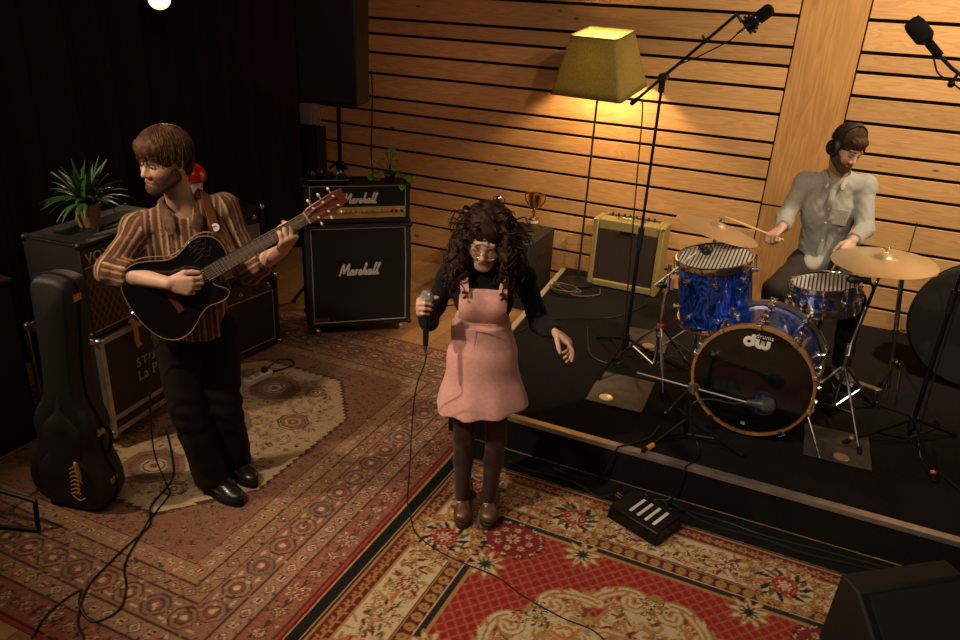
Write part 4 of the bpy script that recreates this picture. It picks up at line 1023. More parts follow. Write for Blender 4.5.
# black box with trophies
bx = thing('equipment_box', 'black speaker box between the singer and the wooden wall with trophies on top', 'box', (-2.32, 5.78, 0))
m = MB(); m.box((-2.32, 5.78, .29), (.64, .60, .58)); m.build('body', M['tolex'], bx, bevel=.012, seg=3)
m = MB(); m.box((-2.32, 5.478, .29), (.56, .012, .50)); m.build('grille', M['grille'], bx)
m = MB(); m.box((-1.999, 5.78, .40), (.006, .2, .08)); m.box((-1.996, 5.78, .42), (.012, .14, .018)); m.build('handle', M['plastic'], bx, bevel=.003)
gl_t = mat('trophy_gold', (.85, .52, .16), .16, 1.)
def trophy(label, x, y, z, s, cup):
    t = thing('trophy', label, 'trophy', (x, y, z))
    m = MB(); m.lathe([(.048, 0), (.048, .03), (.040, .035), (.040, .075), (.045, .08), (0, .08)], n=24); b_ = m.build('base', [mat('trophy_plinth', (.10, .06, .03), .3), ][0], t, local=True)
    m = MB(); m.cyl((0, 0, .045), (0, 0, .07), .0415, n=24, caps=False); m.build('plaque_band', M['white'], t, local=True)
    m = MB()
    if cup:
        m.lathe([(.034, .08), (.030, .09), (.010, .10), (.009, .12), (.018, .13), (.022, .14), (.010, .15), (.012, .16), (.04, .18), (.055, .22), (.060, .27), (.064, .30), (.058, .30), (.054, .27), (.045, .21), (0, .175)], n=28); m.build('cup', gl_t, t, local=True)
        for sx in (-1, 1):
            m = MB(); m.tube(spline([(sx*.056, 0, .285), (sx*.085, 0, .29), (sx*.09, 0, .25), (sx*.07, 0, .215), (sx*.045, 0, .19)], 6), .006, 8); m.build('handle', gl_t, t, local=True)
    else:
        m.lathe([(.03, .08), (.012, .095), (.009, .14), (.02, .15), (.03, .175), (.034, .20), (.028, .225), (.012, .24), (0, .243)], n=24); m.build('cup', M['chrome'], t, local=True)
        for sx in (-1, 1):
            m = MB(); m.tube(spline([(sx*.03, 0, .215), (sx*.05, 0, .215), (sx*.048, 0, .18), (sx*.02, 0, .16)], 5), .004, 6); m.build('handle', M['chrome'], t, local=True)
trophy('gold two-handled trophy cup on a dark plinth on the black box', -2.165, 5.97, .5805, 1, True)
trophy('small silver trophy just above the singer\'s hair on the black box', -2.50, 5.97, .5805, 1, False)

# cable coil on the stage corner by the lamp foot
m = MB()
rp = random.Random(4); pts = []
for i in range(46):
    a = i*.62; r = .075+.02*math.sin(i*.7)+rp.uniform(-.008, .008); pts.append((-1.67+r*1.5*math.cos(a)-.02, 5.52+r*math.sin(a), SZ+.007+.0011*i))
pts += [(-1.60, 5.44, SZ+.03), (-1.50, 5.52, SZ+.007), (-1.42, 5.62, SZ+.007), (-1.45, 5.74, SZ+.007)]
m.tube(spline(pts, 4), .0055, 6); tag(m.build('cable_coil', mat('grey_cable', (.10, .07, .045), .5), None), 'loose coil of brown cable on the stage corner beside the lamp foot', 'cable')

# ================================================================== DRUM KIT
def shell_mat():
    m, nt, b = new_mat('blue_satin_flake'); L = nt.links.new; tc = nt.nodes.new('ShaderNodeTexCoord')
    n1 = nt.nodes.new('ShaderNodeTexNoise'); n1.inputs['Scale'].default_value = 5; n1.inputs['Detail'].default_value = 2; n1.inputs['Distortion'].default_value = 2.2
    mp = nt.nodes.new('ShaderNodeMapping'); mp.inputs['Scale'].default_value = (2.2, 2.2, .7); mp.inputs['Rotation'].default_value = (.3, .5, .4); L(tc.outputs['Object'], mp.inputs[0]); L(mp.outputs[0], n1.inputs[0])
    mu = nt.nodes.new('ShaderNodeMath'); mu.operation = 'MULTIPLY'; mu.inputs[1].default_value = 5.; L(n1.outputs[0], mu.inputs[0])
    pp = nt.nodes.new('ShaderNodeMath'); pp.operation = 'PINGPONG'; pp.inputs[1].default_value = .5; L(mu.outputs[0], pp.inputs[0])
    r = nt.nodes.new('ShaderNodeValToRGB'); e = r.color_ramp.elements; e[0].position = .05; e[0].color = (.004, .012, .09, 1); e[1].position = .5; e[1].color = (.02, .14, .75, 1); x = e.new(.30); x.color = (.006, .035, .30, 1); L(pp.outputs[0], r.inputs[0])
    L(r.outputs[0], b.inputs['Base Color']); b.inputs['Metallic'].default_value = .55; b.inputs['Roughness'].default_value = .28; b.inputs['Coat Weight'].default_value = 1; b.inputs['Coat Roughness'].default_value = .05
    return m
BLUE = shell_mat()
def stripe_mat():
    m, nt, b = new_mat('striped_head'); L = nt.links.new; tc = nt.nodes.new('ShaderNodeTexCoord'); sp = nt.nodes.new('ShaderNodeSeparateXYZ'); L(tc.outputs['Object'], sp.inputs[0])
    a = nt.nodes.new('ShaderNodeMath'); a.operation = 'MULTIPLY'; a.inputs[1].default_value = 47; L(sp.outputs['X'], a.inputs[0])
    f = nt.nodes.new('ShaderNodeMath'); f.operation = 'FRACT'; L(a.outputs[0], f.inputs[0])
    r = nt.nodes.new('ShaderNodeValToRGB'); r.color_ramp.interpolation = 'CONSTANT'; e = r.color_ramp.elements; e[0].color = (.62, .57, .50, 1); e[1].position = .5; e[1].color = (.030, .027, .025, 1); x = e.new(.86); x.color = (.32, .29, .25, 1)
    L(f.outputs[0], r.inputs[0]); L(r.outputs[0], b.inputs['Base Color']); b.inputs['Roughness'].default_value = .75
    return m
STRIPE = stripe_mat()
def lug(m, p, out, ax, s=1.):
    """round turret lug on the shell"""
    p = Vector(p); out = Vector(out).normalized(); ax = Vector(ax).normalized()
    m.lathe([(.017*s, 0), (.017*s, .006*s), (.009*s, .008*s), (.009*s, .016*s), (.014*s, .018*s), (.014*s, .026*s), (.008*s, .03*s), (0, .03*s)], p, out, 14)
    m.cyl(p+out*.022*s-ax*.014*s, p+out*.022*s+ax*.014*s, .0065*s, n=10)
def small_drum(name, label, c, axis, R, depth, shell, nl, group=None, ring=0.):
    """shallow or deep drum; c = centre of the top head, axis = up"""
    z = Vector(axis).normalized(); x = Vector((1, 0, 0)); x = (x-z*x.dot(z)).normalized(); y = z.cross(x); c = Vector(c)
    t = thing(name, label, 'drum', c-z*depth)
    m = MB(); m.lathe([(R-.006, -depth+.008), (R, -depth+.008), (R, -.008), (R-.006, -.008)], c, z, 48); m.build('shell', shell, t)
    m = MB(); m.lathe([(R+.003, -.030), (R+.010, -.030), (R+.008, -.024), (R+.008, .008), (R+.012, .013), (R+.005, .015), (R+.002, .010), (R+.002, -.026)], c, z, 56, closed=True); m.build('rim', M['chrome'], t)
    m = MB(); m.lathe([(R+.003, -depth+.030), (R+.010, -depth+.030), (R+.008, -depth-.006), (R+.011, -depth-.012), (R+.003, -depth-.012), (R+.002, -depth+.02)], c, z, 56, closed=True); m.build('rim', M['chrome'], t)
    hm = MB(); hm.lathe([(R+.001, -.002), (R-.012, .0035), (0, .0035)], c, z, 48); h = hm.build('drumhead', STRIPE, t)
    hm = MB(); hm.lathe([(0, -depth-.001), (R, -depth-.001), (R, -depth+.004)], c, z, 48); hm.build('drumhead', M['white'], t)
    for k in range(nl):
        a = 2*PI*k/nl+.2+ring; d = x*math.cos(a)+y*math.sin(a)
        q = c+d*(R+.020)
        for hh in ((.085, depth-.085) if depth > .2 else (depth*.5,)):
            m = MB(); lug(m, c+d*R-z*hh, d, z, 1.1); m.build('lug', M['chrome'], t)
        if depth > .2:
            m = MB(); m.cyl(q+z*(-depth+.075), q+z*(-depth-.006), .0032, n=8); m.build('tension_rod', M['chrome'], t)
        m = MB(); m.cyl(q+z*.004, q+z*(-.075 if depth > .2 else -depth-.004), .0032, n=8)
        m.cyl(q+z*.0, q+z*.012, .0065, n=8); m.box(q-z*.012-d*.006, (.012, .012, .012)); m.build('tension_rod', M['chrome'], t)
    return t, c, x, y, z
def bass_drum():
    A = math.radians(4); ax = Vector((math.sin(A), math.cos(A), 0)); sd = Vector((math.cos(A), -math.sin(A), 0)); up = Vector((0, 0, 1))
    F0 = Vector((-.098, 3.955, SZ+.333)); R = .305; dp = .42
    t = thing('bass_drum', 'large blue satin bass drum with black front head standing on the stage', 'drum', (F0.x, F0.y+.2, SZ))
    m = MB(); m.lathe([(R-.008, .012), (R, .012), (R, dp-.012), (R-.008, dp-.012)], F0, ax, 72); m.build('shell', BLUE, t)
    m = MB(); m.lathe([(R+.006, -.018), (R+.018, -.018), (R+.022, -.013), (R+.022, .020), (R+.006, .020)], F0, ax, 80, closed=True); fh = m.build('hoop', wood('hoop_maple', (.42, .21, .065), (.32, .15, .045), scale=(6, 6, 6), knots=False, tone=False, rough=.25, coat=.6), t, label='maple front hoop')
    m = MB(); m.lathe([(R+.004, dp-.020), (R+.024, dp-.018), (R+.024, dp+.016), (R+.020, dp+.022), (R+.004, dp+.022)], F0, ax, 80, closed=True); m.build('hoop', M['steel'], t)
    # front head with an off-centre port
    hc = (.082, -.115); hr = .064; m = MB(); n = 96
    vs = []; fs = []
    cen = F0+sd*hc[0]+up*hc[1]
    for k in range(n):
        a = 2*PI*k/n; vs.append(cen+sd*(hr*math.cos(a))+up*(hr*math.sin(a)))
    for k in range(n):
        a = 2*PI*k/n; d = Vector((math.cos(a), math.sin(a))); h = Vector(hc); bq = h.dot(d); s_ = -bq+math.sqrt(bq*bq-h.dot(h)+(R+.004)**2); vs.append(cen+sd*(s_*d.x)+up*(s_*d.y))
    fs = [(k, (k+1) % n, n+(k+1) % n, n+k) for k in range(n)]
    m.add([v-ax*.002 for v in vs]+[v+ax*.001 for v in vs], fs+[tuple(2*n+i for i in f[::-1]) for f in fs]+[(k, 2*n+k, 2*n+(k+1) % n, (k+1) % n) for k in range(n)])
    m.build('drumhead', mat('gloss_black_head', (.006, .006, .006), .1, spec=.6), t, label='black front head with round port')
    m = MB(); m.tube([cen-ax*.003+sd*((hr+.004)*math.cos(a))+up*((hr+.004)*math.sin(a)) for a in [2*PI*k/40 for k in range(40)]], .005, 6, closed=True); m.build('port_ring', M['plastic'], t)
    m = MB(); m.lathe([(0, dp-.002), (R+.003, dp-.002), (R+.003, dp+.002)], F0, ax, 64); m.build('drumhead', M['plastic'], t)
    m = MB(); m.ball(F0+ax*.20+up*-.12, (.27, .15, .17), frame3(sd, ax, up), 24, 14); m.build('port_dark_pillow', M['black'], t)  # unseen pillow, added to darken the drum's inside behind the port
    # logo strokes, rounded heavy letters with a small line of text
    lg = MB(); o = F0-ax*.0035+up*.205+sd*-.055; s = .066; r = .0105
    def st(pts, closed=False): lg.tube([o+sd*(x*s)+up*(y*s) for x, y in pts], r, 8, flat=ax, closed=closed)
    circ = lambda cx, cy, rx, ry, a0, a1, n=18: [(cx+rx*math.cos(math.radians(a0+(a1-a0)*k/n)), cy+ry*math.sin(math.radians(a0+(a1-a0)*k/n))) for k in range(n+1)]
    st(circ(-.02, .30, .30, .30, 0, 360)[:-1], True)
    st([(.28, .98), (.28, .3), (.28, .02)])
    st([(.62, .66), (.62, .28)]+circ(.84, .26, .22, .26, 180, 360)+[(1.06, .60)]); st([(1.06, .60), (1.06, .28)]+circ(1.28, .26, .22, .26, 180, 360)+[(1.50, .64)])
    lg.build('logo', M['white'], t)
    text_mesh('drums', 'logo', M['white'], t, o+sd*(.44*s)+up*(.80*s)-ax*.002, sd, up, .034, .001, 1.05)
    m = MB(); m.box(F0-ax*.004+up*-.262+sd*-.0, (.022, .003, .018)); m.build('sticker', M['white'], t)
    # claws and T-rods all around
    for k in range(10):
        a = 2*PI*(k+.5)/10+.05; d = sd*math.cos(a)+up*math.sin(a)
        if d.z < -.93: continue
        tng = ax.cross(d)
        for side in (0, 1):
            y0 = 0 if side == 0 else dp; sg = 1 if side == 0 else -1
            m = MB(); Rm = frame3(tng, ax, d)
            p = F0+ax*y0
            m.box(p+d*(R+.029)+ax*(sg*.008), (.024, .046, .008), Rm); m.box(p+d*(R+.018)-ax*(sg*.026), (.022, .006, .028), Rm); m.box(p+d*(R+.034)+ax*(sg*.026), (.016, .018, .016), Rm)
            m.build('claw', M['chrome'], t, bevel=.003)
            m = MB(); q = p+d*(R+.034)
            m.cyl(q+ax*(sg*-.02), q+ax*(sg*.13), .0042, n=8); m.cyl(q-ax*(sg*.022)-tng*.02, q-ax*(sg*.022)+tng*.02, .004, n=8); m.build('tension_rod', M['chrome'], t)
            m = MB(); lug(m, p+d*R+ax*(sg*.115), d, ax, 1.5); m.build('lug', M['chrome'], t)
    for sx in (-1, 1):
        m = MB(); p0 = F0+ax*.10+sd*(sx*R*.93)+up*(-R*.36); p1 = F0+ax*-.04+sd*(sx*(R+.115)); p1.z = SZ+.012
        m.tube([p0, p1], .0075, 10); m.ball(p1, .012, n=10, m=8); m.cyl(p0-sd*sx*.01, p0+sd*sx*.035, .02, n=12); m.build('spur', M['chrome'], t)
    return t
bass_drum()
tomA = Vector((-.03, -.09, 1)).normalized(); tomA = Vector((-.155, -.10, 1)).normalized()
TOM = small_drum('tom_drum', 'deep blue satin tom drum with striped head left of the bass drum', (-.455, 4.42, 1.065), tomA, .212, .40, BLUE, 8)
SNA = small_drum('snare_drum', 'chrome and blue snare drum with striped head in front of the seated drummer', (.165, 4.56, .985), Vector((-.17, -.02, 1)), .178, .145, M['chrome'], 10, ring=.1)
# blue badges around the snare shell
for k in range(5):
    _, c, x, y, z = SNA; a = -2.6+k*.42; d = x*math.cos(a)+y*math.sin(a); m = MB(); m.box(c+d*.1785-z*.072, (.034, .004, .05), frame3(z.cross(d), d, z)); m.build('wrap_inlay', BLUE, SNA[0])
def tripod(root, x, y, z0, hub, spread, angs, r, mt, brace=True, rub=.013):
    for a in angs:
        e = Vector((x+spread*math.cos(a), y+spread*math.sin(a), z0+rub))
        m = MB(); m.tube([(x+.018*math.cos(a), y+.018*math.sin(a), hub), e], r, 8); lg = m.build('leg', mt, root)
        m = MB(); m.tube([Vector((x, y, hub))*.06+e*.94+Vector((0, 0, .002)), e], rub, 8); m.ball(e, rub, n=10, m=8); m.build('rubber_foot', M['rubber'], root)
        if brace:
            m = MB(); m.tube([(x+.012*math.cos(a), y+.012*math.sin(a), z0+hub*.0+(hub-z0)*.25), Vector((x, y, hub))*.45+e*.55], r*.7, 6); m.build('brace', mt, root)
# snare basket stand
ss = thing('snare_stand', 'chrome folding stand under the snare drum', 'drum stand', (.19, 4.60, SZ))
m = MB(); m.tube([(.19, 4.60, .34), (.19, 4.60, .78)], .011, 10); m.build('pole', M['chrome'], ss)
tripod(ss, .19, 4.60, SZ, .50, .24, (.5, 2.6, 4.4), .007, M['chrome'])
for a in (.3, 2.4, 4.5):
    m = MB(); m.tube([(.19, 4.60, .775), (.19+.17*math.cos(a), 4.60+.17*math.sin(a), .80-.03*math.cos(a)*-1), (.19+.185*math.cos(a), 4.60+.185*math.sin(a), .845+.03*math.cos(a))], .006, 8); m.build('basket_arm', M['chrome'], ss)
# tom stand (left of the tom)
ts = thing('tom_stand', 'chrome tripod stand holding the deep blue tom on its left side', 'drum stand', (-.70, 4.40, SZ))
m = MB(); m.tube([(-.70, 4.40, .32), (-.70, 4.40, .98)], .0115, 12); m.build('pole', M['chrome'], ts)
m = MB(); m.cyl((-.70, 4.40, .50), (-.70, 4.40, .56), .02, n=14); m.cyl((-.70, 4.39, .53), (-.70, 4.33, .53), .008, n=10); m.build('clamp', M['chrome'], ts)
m = MB(); m.cyl((-.70, 4.40, .80), (-.70, 4.40, .90), .024, n=14); m.cyl((-.70, 4.36, .85), (-.72, 4.31, .86), .014, n=10); m.cyl((-.72, 4.40, .85), (-.76, 4.39, .84), .016, n=10); m.build('clamp', M['chrome'], ts)
m = MB(); m.tube([(-.70, 4.40, .85), (-.685, 4.415, .86), (-.668, 4.42, .86)], .010, 10); m.box((-.668, 4.42, .86), (.02, .06, .07)); m.build('mount_arm', M['chrome'], ts)
tripod(ts, -.70, 4.40, SZ, .56, .30, (-1.15, .8, 2.9), .0085, M['chrome'])
# memory lock in red
m = MB(); m.cyl((-.70, 4.40, .565), (-.70, 4.40, .585), .021, n=14); m.build('memory_collar', mat('red_plastic', (.35, .03, .02), .4), ts)

def cymbal(name, label, c, R, axis, bell=.055, group=None, parent=None, nm=None):
    z = Vector(axis).normalized(); prof = [(0.005, .0)]
    prof = [(.006, .028), (.03, .026), (bell*.85, .014), (bell, .006)]+[(bell+(R-bell)*k/9, .006-.030*(k/9)**1.6) for k in range(1, 10)]
    back = [(r, h-.0022) for r, h in reversed(prof)]
    m = MB(); m.lathe(prof+back, c, z, 64, closed=True)
    return m.build(name, M['cymbal'], parent, angle=60), z
def wingnut(m, c, z):
    c = Vector(c); z = Vector(z); x = z.orthogonal().normalized()
    m.cyl(c, c+z*.022, .008, n=10); m.tube([c+z*.014-x*.02+z*.008, c+z*.014, c+z*.014+x*.02+z*.008], .004, 6)
# ride on its stand
rc = Vector((.425, 4.56, 1.185)); rz_ = Vector((-.06, -.04, 1)).normalized()
o, _ = cymbal('ride_cymbal', '', rc, .272, rz_, .06); tag(o, 'large bronze ride cymbal on a chrome stand in front of the drummer', 'cymbal')
rs = thing('cymbal_stand', 'chrome boom stand carrying the large bronze ride cymbal', 'cymbal stand', (.36, 4.40, SZ))
m = MB(); m.tube([rc-rz_*.06, rc+rz_*.055], .004, 8); wingnut(m, rc+rz_*.036, rz_); m.cyl(rc-rz_*.035, rc-rz_*.008, .014, .010, n=12); m.build('cymbal_post', M['chrome'], rs)
m = MB(); m.cyl(rc+rz_*.027, rc+rz_*.036, .016, n=14); m.build('felt', M['white'], rs)
hb = Vector((.365, 4.42, .66)); m = MB(); m.tube([rc-rz_*.05, hb], .0105, 12); m.cyl(rc-rz_*.05-Vector((.012, 0, 0)), rc-rz_*.05+Vector((.014, 0, 0)), .017, n=12); m.build('boom', M['chrome'], rs)
m = MB(); m.tube([(.36, 4.40, .30), hb+Vector((-.004, -.02, -.0))], .0125, 12); m.cyl(hb-Vector((0, .03, .03)), hb+Vector((0, .02, .03)), .02, n=12); m.cyl((.36, 4.40, .5), (.36, 4.40, .55), .019, n=12); m.build('pole', M['chrome'], rs)
tripod(rs, .36, 4.40, SZ, .56, .38, (-2.5, -1.15, .9), .009, M['chrome'])
# hi-hat
hc_ = Vector((.565, 4.86, 1.075)); hz = Vector((.0, -.02, 1)).normalized()
hs = thing('hi_hat', 'hi-hat cymbal pair on a chrome pedal stand behind the ride cymbal', 'hi-hat', (.62, 4.86, SZ))
cymbal('top_cymbal', '', hc_+hz*.02, .178, hz, .045, parent=hs); cymbal('bottom_cymbal', '', hc_-hz*.012, .178, -hz, .045, parent=hs)
m = MB(); m.tube([hc_-hz*.06, hc_+hz*.27], .0035, 8); m.build('rod', mat('dark_rod', (.10, .08, .06), .35, .9), hs)
m = MB(); m.cyl(hc_+hz*.05, hc_+hz*.085, .010, n=12); m.cyl(hc_+hz*.066, hc_+hz*.066+Vector((-.03, -.01, 0)), .005, n=8); wingnut(m, hc_+hz*.085+Vector((-.03, 0, -.02)), Vector((-1, 0, .2)).normalized()); m.build('clutch', M['chrome'], hs)
hf = Vector((.66, 4.72, SZ+.03)); m = MB(); m.tube([hc_-hz*.04, hc_*.55+hf*.45], .014, 12); m.build('upper_tube', M['steel'], hs)
m = MB(); m.tube([hc_*.56+hf*.44, hf], .011, 12); m.cyl(hc_*.55+hf*.45, hc_*.5+hf*.5, .021, n=14); m.build('lower_tube', M['chrome'], hs)
for dx in (-.035, .03):
    m = MB(); m.tube([hf+Vector((dx*.6, -.02, .30)), hf+Vector((dx*1.5, -.06, 0))], .006, 8); m.build('strut', M['chrome'], hs)
tripod(hs, .655, 4.735, SZ, .52, .30, (-.3, 1.6), .0085, M['chrome'], brace=False)
m = MB(); m.quadbox([(.40, 4.96, SZ+.012), (.48, 4.985, SZ+.012), (.64, 4.76, SZ+.012), (.59, 4.73, SZ+.012), (.40, 4.96, SZ+.03), (.48, 4.985, SZ+.03), (.64, 4.76, SZ+.10), (.59, 4.73, SZ+.10)]); m.build('pedal', M['steel'], hs, bevel=.004)
# splash-struck crash on the left
cc = Vector((-.50, 4.74, 1.165)); cz = Vector((.21, .07, 1)).normalized()
o, _ = cymbal('crash_cymbal', '', cc, .262, cz, .055); tag(o, 'thin bronze crash cymbal tilted above the blue tom under the drumstick', 'cymbal')
cs = thing('cymbal_stand', 'straight chrome stand behind the blue tom carrying the tilted crash cymbal', 'cymbal stand', (-.51, 4.76, SZ))
m = MB(); m.tube([(-.515, 4.745, .3), cc-cz*.03], .010, 10); m.build('pole', M['chrome'], cs)
m = MB(); m.tube([cc-cz*.04, cc+cz*.055], .004, 8); wingnut(m, cc+cz*.034, cz); m.cyl(cc-cz*.03, cc-cz*.006, .013, .010, n=12); m.build('cymbal_post', M['chrome'], cs)
tripod(cs, -.515, 4.745, SZ, .5, .27, (1.2, 3.3, 5.1), .008, M['chrome'])
# throne
th = thing('drum_throne', 'round black stool under the seated drummer', 'stool', (.13, 5.26, SZ))
m = MB(); m.lathe([(.0, .47), (.15, .47), (.165, .49), (.168, .525), (.15, .548), (0, .552)], (.13, 5.26, SZ), n=36); m.build('seat', M['black'], th)
m = MB(); m.tube([(.13, 5.26, SZ+.2), (.13, 5.26, SZ+.475)], .014, 10); m.build('pole', M['chrome'], th)
tripod(th, .13, 5.26, SZ, SZ+.32, .24, (.6, 2.7, 4.8), .009, M['chrome'])

# ================================================================== MICROPHONES AND STANDS
# tall overhead stand
AX, AY = -.925, 4.52
ms_ = thing('microphone_stand', 'tall black tripod boom stand left of the drums reaching over them', 'microphone stand', (AX, AY, SZ))
m = MB(); m.tube([(AX, AY, .29), (AX, AY, 1.05)], .0125, 12); m.build('lower_pole', M['blackmetal'], ms_)
m = MB(); m.cyl((AX, AY, 1.0), (AX, AY, 1.14), .019, n=14); m.cyl((AX, AY, .33), (AX, AY, .42), .022, n=14); m.build('clutch', M['plastic'], ms_)
m = MB(); m.tube([(AX, AY, 1.1), (AX, AY, 2.01)], .009, 12); m.build('upper_pole', M['blackmetal'], ms_)
b0, b1 = Vector((-1.09, AY, 1.865)), Vector((-.575, AY-.03, 2.385)); bc = b0+(b1-b0)*.32
m = MB(); m.cyl(bc+Vector((0, -.02, 0)), bc+Vector((0, .05, 0)), .025, n=16); m.cyl((AX, AY, 1.95), bc+Vector((.0, .0, .0)), .018, n=12); m.cyl(bc+Vector((0, .05, 0)), bc+Vector((0.01, .085, .0)), .014, n=10); m.build('boom_clamp', M['plastic'], ms_)
m = MB(); m.tube([b0, b1], .0088, 10); m.build('boom', M['blackmetal'], ms_); m = MB(); m.tube([b0, b0+(b1-b0)*.07], .0135, 10); m.build('counter_grip', M['rubber'], ms_)
tripod(ms_, AX, AY, SZ, .38, .36, (-1.75, .18, 2.35), .009, M['blackmetal'])
m = MB(); p = b0+(b1-b0)*.72; m.tube([p+Vector((0, 0, .0)), p+Vector((-.02, 0, .03))], .007, 8); m.cyl(p-(b1-b0)*.02, p+(b1-b0)*.02, .012, n=10); m.build('cable_clip', M['plastic'], ms_)
cm = thing('condenser_microphone', 'large black condenser microphone in a shock mount on the tall boom', 'microphone', b1)
mc0, mc1 = Vector((-.515, AY-.03, 2.325)), Vector((-.405, AY-.03, 2.425)); md = (mc1-mc0).normalized()
m = MB(); m.lathe([(0, 0), (.026, 0), (.033, .006), (.033, .06), (.034, .062)], mc0, md, 24); m.build('body', M['plastic'], cm)
m = MB(); m.lathe([(.033, .062), (.035, .066), (.035, .128), (.028, .146), (.012, .153), (0, .154)], mc0, md, 24); m.build('grille', mat('mic_mesh', (.014, .014, .014), .5, .7, bump=1., bscale=900), cm)
m = MB(); m.lathe([(.034, .058), (.0365, .060), (.0365, .066), (.034, .068)], mc0, md, 24, closed=True); m.build('band', M['chrome'], cm)
m = MB(); 
for h_ in (.0, .04): m.tube([mc0+md*h_+(md.orthogonal().normalized()*math.cos(a)+md.cross(md.orthogonal().normalized())*math.sin(a))*.043 for a in [2*PI*k/24 for k in range(24)]], .004, 6, closed=True)
for k in range(8):
    a = 2*PI*k/8; u_ = md.orthogonal().normalized(); v_ = md.cross(u_); d_ = u_*math.cos(a)+v_*math.sin(a); m.tube([mc0+d_*.043, mc0+md*.02+d_*.03, mc0+md*.04+d_*.043], .003, 6); m.ball(mc0+md*.02+d_*.046, .009, n=8, m=6)
m.tube([b1, b1+Vector((.025, 0, -.03)), mc0+md*.0+Vector((-.03, 0, .02))], .008, 8); m.build('shock_mount', M['plastic'], cm)
m = MB(); m.cyl(mc0-md*.055, mc0, .0095, n=12); m.build('connector', M['chrome'], cm)
m = MB(); m.tube(spline([mc0-md*.055, (-.60, AY-.03, 2.245), (-.75, AY-.01, 2.155), (-.88, AY-.012, 2.085), b0+(b1-b0)*.22+Vector((.005, -.014, .0)), b0+(b1-b0)*.08+Vector((.0, -.018, 0)), (-1.015, AY-.02, 1.86), (-1.0, AY, 1.5), (-.96, AY-.04, .9), (-.93, AY-.06, .40), (-.93, AY-.05, SZ+.02), (-.99, AY-.1, SZ+.006), (-1.15, AY-.02, SZ+.006), (-1.3, AY+.4, SZ+.006)], 8), .0042, 6)
tag(m.build('microphone_cable', M['cable'], None), 'thin black cable hanging straight down beside the tall boom stand', 'cable')
# right stand
BX, BY = .755, 4.30
ms2 = thing('microphone_stand', 'black boom stand right of the drums, partly cut by the photo edge', 'microphone stand', (BX, BY, SZ))
m = MB(); m.tube([(BX, BY, .28), (BX, BY, 1.1)], .0125, 12); m.tube([(BX, BY, 1.05), (BX, BY, 2.02)], .009, 12); m.build('pole', M['blackmetal'], ms2)
m = MB(); m.cyl((BX, BY, 1.02), (BX, BY, 1.15), .019, n=14); m.cyl((BX, BY, .32), (BX, BY, .40), .022, n=14); m.cyl((BX, BY-.03, 2.02), (BX, BY+.04, 2.02), .024, n=14); m.build('clutch', M['plastic'], ms2)
tripod(ms2, BX, BY, SZ, .38, .36, (-1.25, .75, -2.65), .009, M['blackmetal'])
q0, q1 = Vector((.96, BY, 1.86)), Vector((.475, BY, 2.16)); m = MB(); q1 = Vector((.46, BY, 2.205)); n0q = q1+Vector((-.06, 0, .047)); m.tube([q0, (BX, BY, 2.02), q1, n0q], .0085, 10); m.ball((.475, BY-.01, 2.135), .017, n=10, m=8); m.tube([(.475, BY-.01, 2.135), (.49, BY, 2.185)], .007, 8); m.build('boom', M['blackmetal'], ms2)
for a in (-1.25, -2.65):
    m = MB(); e = Vector((BX+.33*math.cos(a), BY+.33*math.sin(a), SZ+.033)); m.cyl(e-Vector((.012*math.cos(a), .012*math.sin(a), -.012)), e, .0138, n=10); m.build('orange_band', mat('orange_band', (.65, .22, .03), .5), ms2)
dm = thing('dynamic_microphone', 'black stubby drum microphone pointing up and left at the top right', 'microphone', q1)
n0, n1 = q1+Vector((-.07, 0, .055)), Vector((.235, BY, 2.405)); nd = (n1-n0).normalized(); Lm = (n1-n0).length
m = MB(); m.lathe([(0, .05), (.013, .05), (.017, .07), (.022, Lm*.36), (.033, Lm*.42)], n0, nd, 20); m.build('body', M['plastic'], dm)
m = MB(); m.lathe([(.034, Lm*.42), (.043, Lm*.48), (.044, Lm*.82), (.036, Lm*.96), (.014, Lm), (0, Lm)], n0, nd, 24); m.build('grille', mat('mic_foam', (.006, .006, .006), .8, bump=1., bscale=600), dm)
m = MB(); m.tube([n0-nd*.01, n0+nd*.07], .020, 10); m.cyl(n0+nd*.02+Vector((0, -.03, 0)), n0+nd*.02+Vector((0, .03, 0)), .008, n=8); m.build('clip', M['rubber'], dm)
m = MB(); m.tube(spline([n0+nd*.05, n0+Vector((.0, 0, -.05)), n0+Vector((.03, 0, -.09)), n0+Vector((.12, 0, -.14)), (BX, BY, 1.94), (BX+.02, BY-.02, 1.3), (BX+.03, BY-.02, .5), (.82, 4.2, SZ+.008), (.93, 4.02, SZ+.006), (1.1, 3.75, SZ+.006)], 8), .0042, 6)
tag(m.build('microphone_cable', M['cable'], None), 'black cable running down the boom stand at the right edge', 'cable')
# low kick stand
KX, KY = -.37, 3.74
ks = thing('microphone_stand', 'low black boom stand with tripod feet in front of the bass drum', 'microphone stand', (KX, KY, SZ))
m = MB(); m.tube([(KX, KY, .26), (KX, KY, .535)], .0115, 10); m.cyl((KX, KY, .30), (KX, KY, .37), .02, n=12); m.build('pole', M['blackmetal'], ks)
m = MB(); m.cyl((KX-.012, KY-.02, .535), (KX+.012, KY+.02, .535), .022, n=12); m.cyl((KX, KY-.03, .535), (KX+.01, KY-.075, .54), .009, n=10); m.build('clamp', M['steel'], ks)
m = MB(); m.tube([(-.68, KY, .545), (-.08, KY+.01, .520)], .0062, 10); m.build('boom', M['steel'], ks)
tripod(ks, KX, KY, SZ, .34, .31, (-2.15, -.12, 1.9), .0085, M['blackmetal'])
m = MB(); m.cyl((KX-.155, KY-.24, SZ+.022), (KX-.13, KY-.205, SZ+.033), .0138, n=10); m.build('orange_band', bpy.data.materials['orange_band'], ks)
km = thing('kick_microphone', 'grey egg-shaped microphone at the port of the bass drum', 'microphone', (-.03, KY+.02, .50))
